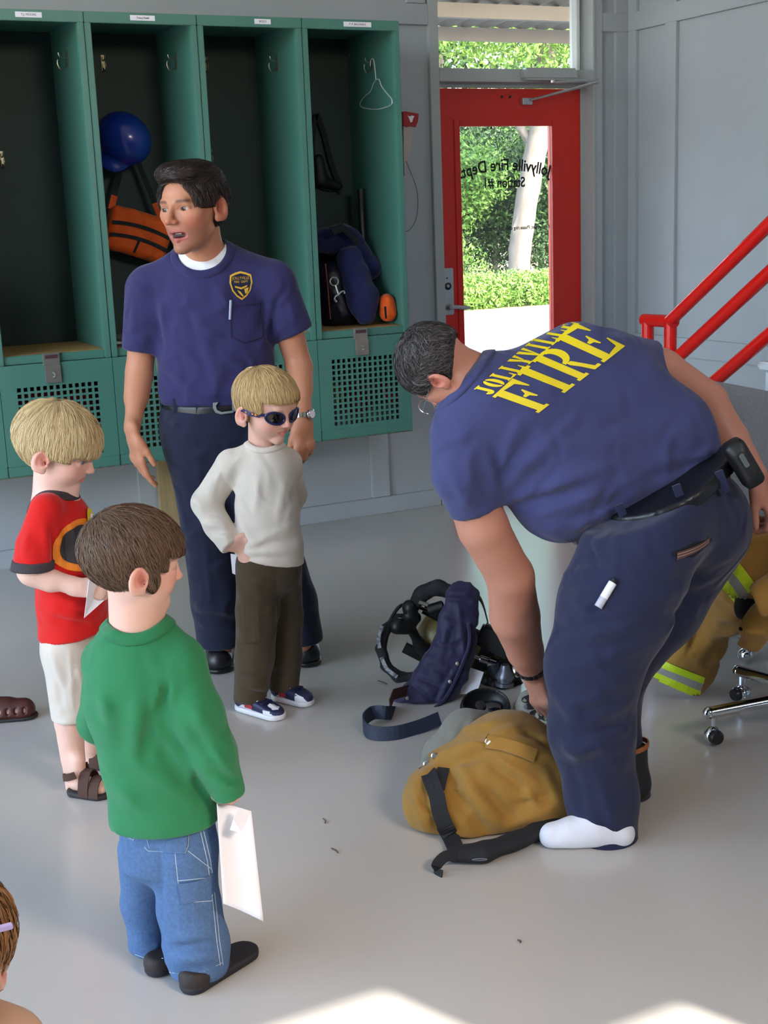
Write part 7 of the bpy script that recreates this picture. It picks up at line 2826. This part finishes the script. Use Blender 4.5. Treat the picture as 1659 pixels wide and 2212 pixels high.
# ------------------------------------------------------------------ two children mostly outside the picture
def plain_child(label, base, face, h, shirt_m, low_m, hair_c, long_hair=False, skin_n='fair', step=0.0):
    """Standing child: base on floor, facing a direction, arms hanging."""
    b = np.asarray(base, float)
    f = unit(face)
    sd = np.cross(f, UP)
    r = thing('person', label, 'person', b)
    P_ = lambda x, y, z: b + sd * x * h + f * y * h + UP * z * h
    hd = Head(P_(0, .01, .895), f, UP, .205 * h)
    S = Sdf(.015)
    S.add(hd.sdf())
    S.add(s_cone(P_(0, -.015, .83), P_(0, -.02, .76), .034 * h, .04 * h), s_cone(P_(0, 0, .72), P_(0, 0, .5), .085 * h, .08 * h, .7, f), k=.02)
    for x in (-1, 1):
        S.add(s_path([P_(x * .10, 0, .75), P_(x * .14, 0, .60), P_(x * .15, .05, .46)], [.032 * h, .026 * h, .02 * h]), k=.02)
        hand(S, P_(x * .15, .06, .45), -UP, -sd * x, .10 * h, int(x), curl=.4)
        st_ = step * (1 if x > 0 else -.6)
        S.add(s_path([P_(x * .055, 0, .48), P_(x * .06, .01 + st_ * .6, .27), P_(x * .06, -.01 + st_, .06)], [.055 * h, .04 * h, .026 * h]), k=.02)
        S.add(s_cone(P_(x * .06, -.01 + st_, .03), P_(x * .065, .11 + st_, .022), .026 * h, .024 * h), k=.02)
    multires(S, [(*box_of(hd.c, .16 * h), .004)], .010, 'body', skin(skin_n), r, hd.color('#d9ab96', *KID_SKIN[1:]))
    hd.eyes(r, f, '#4a5560')
    SH = kid_hair_shell(hd, .05, .08, -.25, .10)
    if long_hair:
        SH = Sdf(.05)
        SH.add(hd.skull(.06), s_cone((0, -.22, -.1), (0, -.26, -.75), .36, .30, .6, (0, 1, 0)))
        SH.cut(s_box((0, .72, -.35), (.8, .50, .5)), k=.04)
    hair(hd, SH, r, hair_c, 5000, .3, away_from((0, -.2, .55)) if not long_hair else (lambda q_: np.stack([q_[:, 0] * .3, -.2 + 0 * q_[:, 1], -1 + 0 * q_[:, 2]], 1)), seed=55, width=.0008, lift=.006, color2='#7a5230', spread=.12)
    T_ = Sdf(.03)
    T_.add(s_cone(P_(0, -.01, .74), P_(0, 0, .70), .08 * h, .10 * h, .75, f), s_cone(P_(0, 0, .70), P_(0, 0, .44), .105 * h, .11 * h, .8, f))
    for x in (-1, 1):
        T_.add(clipped(s_cone(P_(x * .09, 0, .745), P_(x * .15, 0, .60), .048 * h, .05 * h), s_plane(P_(x * .14, 0, .62), -UP + sd * x * .3)))
    T_.cut(s_cone(P_(0, .02, .84), P_(0, -.01, .765), .045 * h, .05 * h), k=.004)
    T_.clip(s_plane(P_(0, 0, .45), -UP))
    soft('shirt', T_, .009, shirt_m, r)
    W = Sdf(.02)
    W.add(s_cone(P_(0, 0, .5), P_(0, 0, .46), .098 * h, .10 * h, .8, f))
    for x in (-1, 1):
        W.add(s_cone(P_(x * .055, 0, .46), P_(x * .06, .01 + step * (1 if x > 0 else -.6) * .6, .28), .068 * h, .06 * h))
    W.clip(s_plane(P_(0, 0, .30), -UP))
    soft('shorts', W, .009, low_m, r)
    return r, P_, f, sd, S


# child in fisherman sandals whose foot enters at the picture edge
A, B_ = on_floor(-58, 1560), on_floor(61, 1548)
d = unit(B_ - A)
h_ = 1.12
base = A + d * (.035 - .15 * h_) - np.cross(d, UP) * .06 * h_
ch, P_, f_, sd_, Sb = plain_child('child at the picture edge of whom only a brown woven sandal shows', base, d, h_, cloth('blue_shirt_cloth', '#3a4f7a'), cloth('khaki_shorts', '#8f8263'), '#6e5038', step=.15)
for x in (-1, 1):
    st_ = .15 if x > 0 else -.09
    A = P_(x * .06, -.045 + st_, 0)
    B_ = P_(x * .065, .145 + st_, 0)
    dd = unit(B_ - A)
    sx = np.cross(dd, UP)
    K = Sdf(.015)
    L_ = np.linalg.norm(B_ - A)
    K.add(s_cone(A + dd * .035 + UP * .035, B_ - dd * .04 + UP * .028, .033, .037), s_cone(A + dd * .05 + UP * .05, B_ - dd * .09 + UP * .045, .030, .028))
    K.clip(s_plane((0, 0, .008), -UP), k=.003)
    for t in np.linspace(.36, .84, 5):
        for s_ in (-1, 1):
            K.cut(s_ell(A + dd * L_ * t + sx * s_ * .035 + UP * .035, (.0055, .018, .012), np.stack([dd, sx, UP], 1)), k=.002)
    K.cut(s_ell(A + dd * .055 + UP * .085, (.04, .028, .035), np.stack([dd, sx, UP], 1)), k=.004)
    sn = soft('fisherman_sandal', K, .0035, mat('chestnut_leather', '#4a2018', .5, bump=.2, bscale=200), ch)
    Ks = Sdf(.01)
    Ks.add(s_cone(A + dd * .033 + UP * .006, B_ - dd * .036 + UP * .006, .035, .040))
    Ks.clip(s_plane((0, 0, .001), -UP), s_plane((0, 0, .012), UP), k=.002)
    soft('sole', Ks, .005, MATS['sandal_sole'], sn)

# small long-haired child close to the camera, at the bottom corner
dpt = 1.55
hc = CAM_C + ray(-105, 2055) * dpt
h2 = hc[2] / .895
gb = np.array([hc[0], hc[1], 0])
ch, P_, f_, sd_, Sb = plain_child('small child with long light brown hair at the bottom corner of the picture', gb, FH * .9 + RH * .2, h2, cloth('peach_top', '#c7a084'), cloth('white_skirt', '#d9d4d0'), '#9a6b3e', long_hair=True)
c = CAM_C + ray(4, 2005) * (dpt - .065)
MB().box(c - (.012, .004, .003), c + (.012, .004, .003), bev=.001).build('hair_clip', mat('lilac_plastic', '#c9b2d9', .4), ch)

# dry twigs on the floor
tw = [((698, 1768), (702, 1778)), ((716, 1832), (730, 1842)), ((816, 1470), (836, 1478)), ((1118, 2030), (1124, 2036))]
tl = ['tiny dry twig on the floor near the two boys in front', 'short curved dry twig on open floor beside the green shirt boy', 'dry leaf stalk on the floor beside the breathing apparatus strap', 'tiny dark speck of twig on the floor in front of the sock foot']
for (a, b_), lb in zip(tw, tl):
    A, B_ = on_floor(*a, .003), on_floor(*b_, .003)
    o = MB().tube(bez([A, (A + B_) / 2 + RH * .004, B_], 6), .0016, 5).build('twig', mat('dry_twig', '#5a4634', .9))
    tag(o, lb, 'twig', 'twigs on the floor')
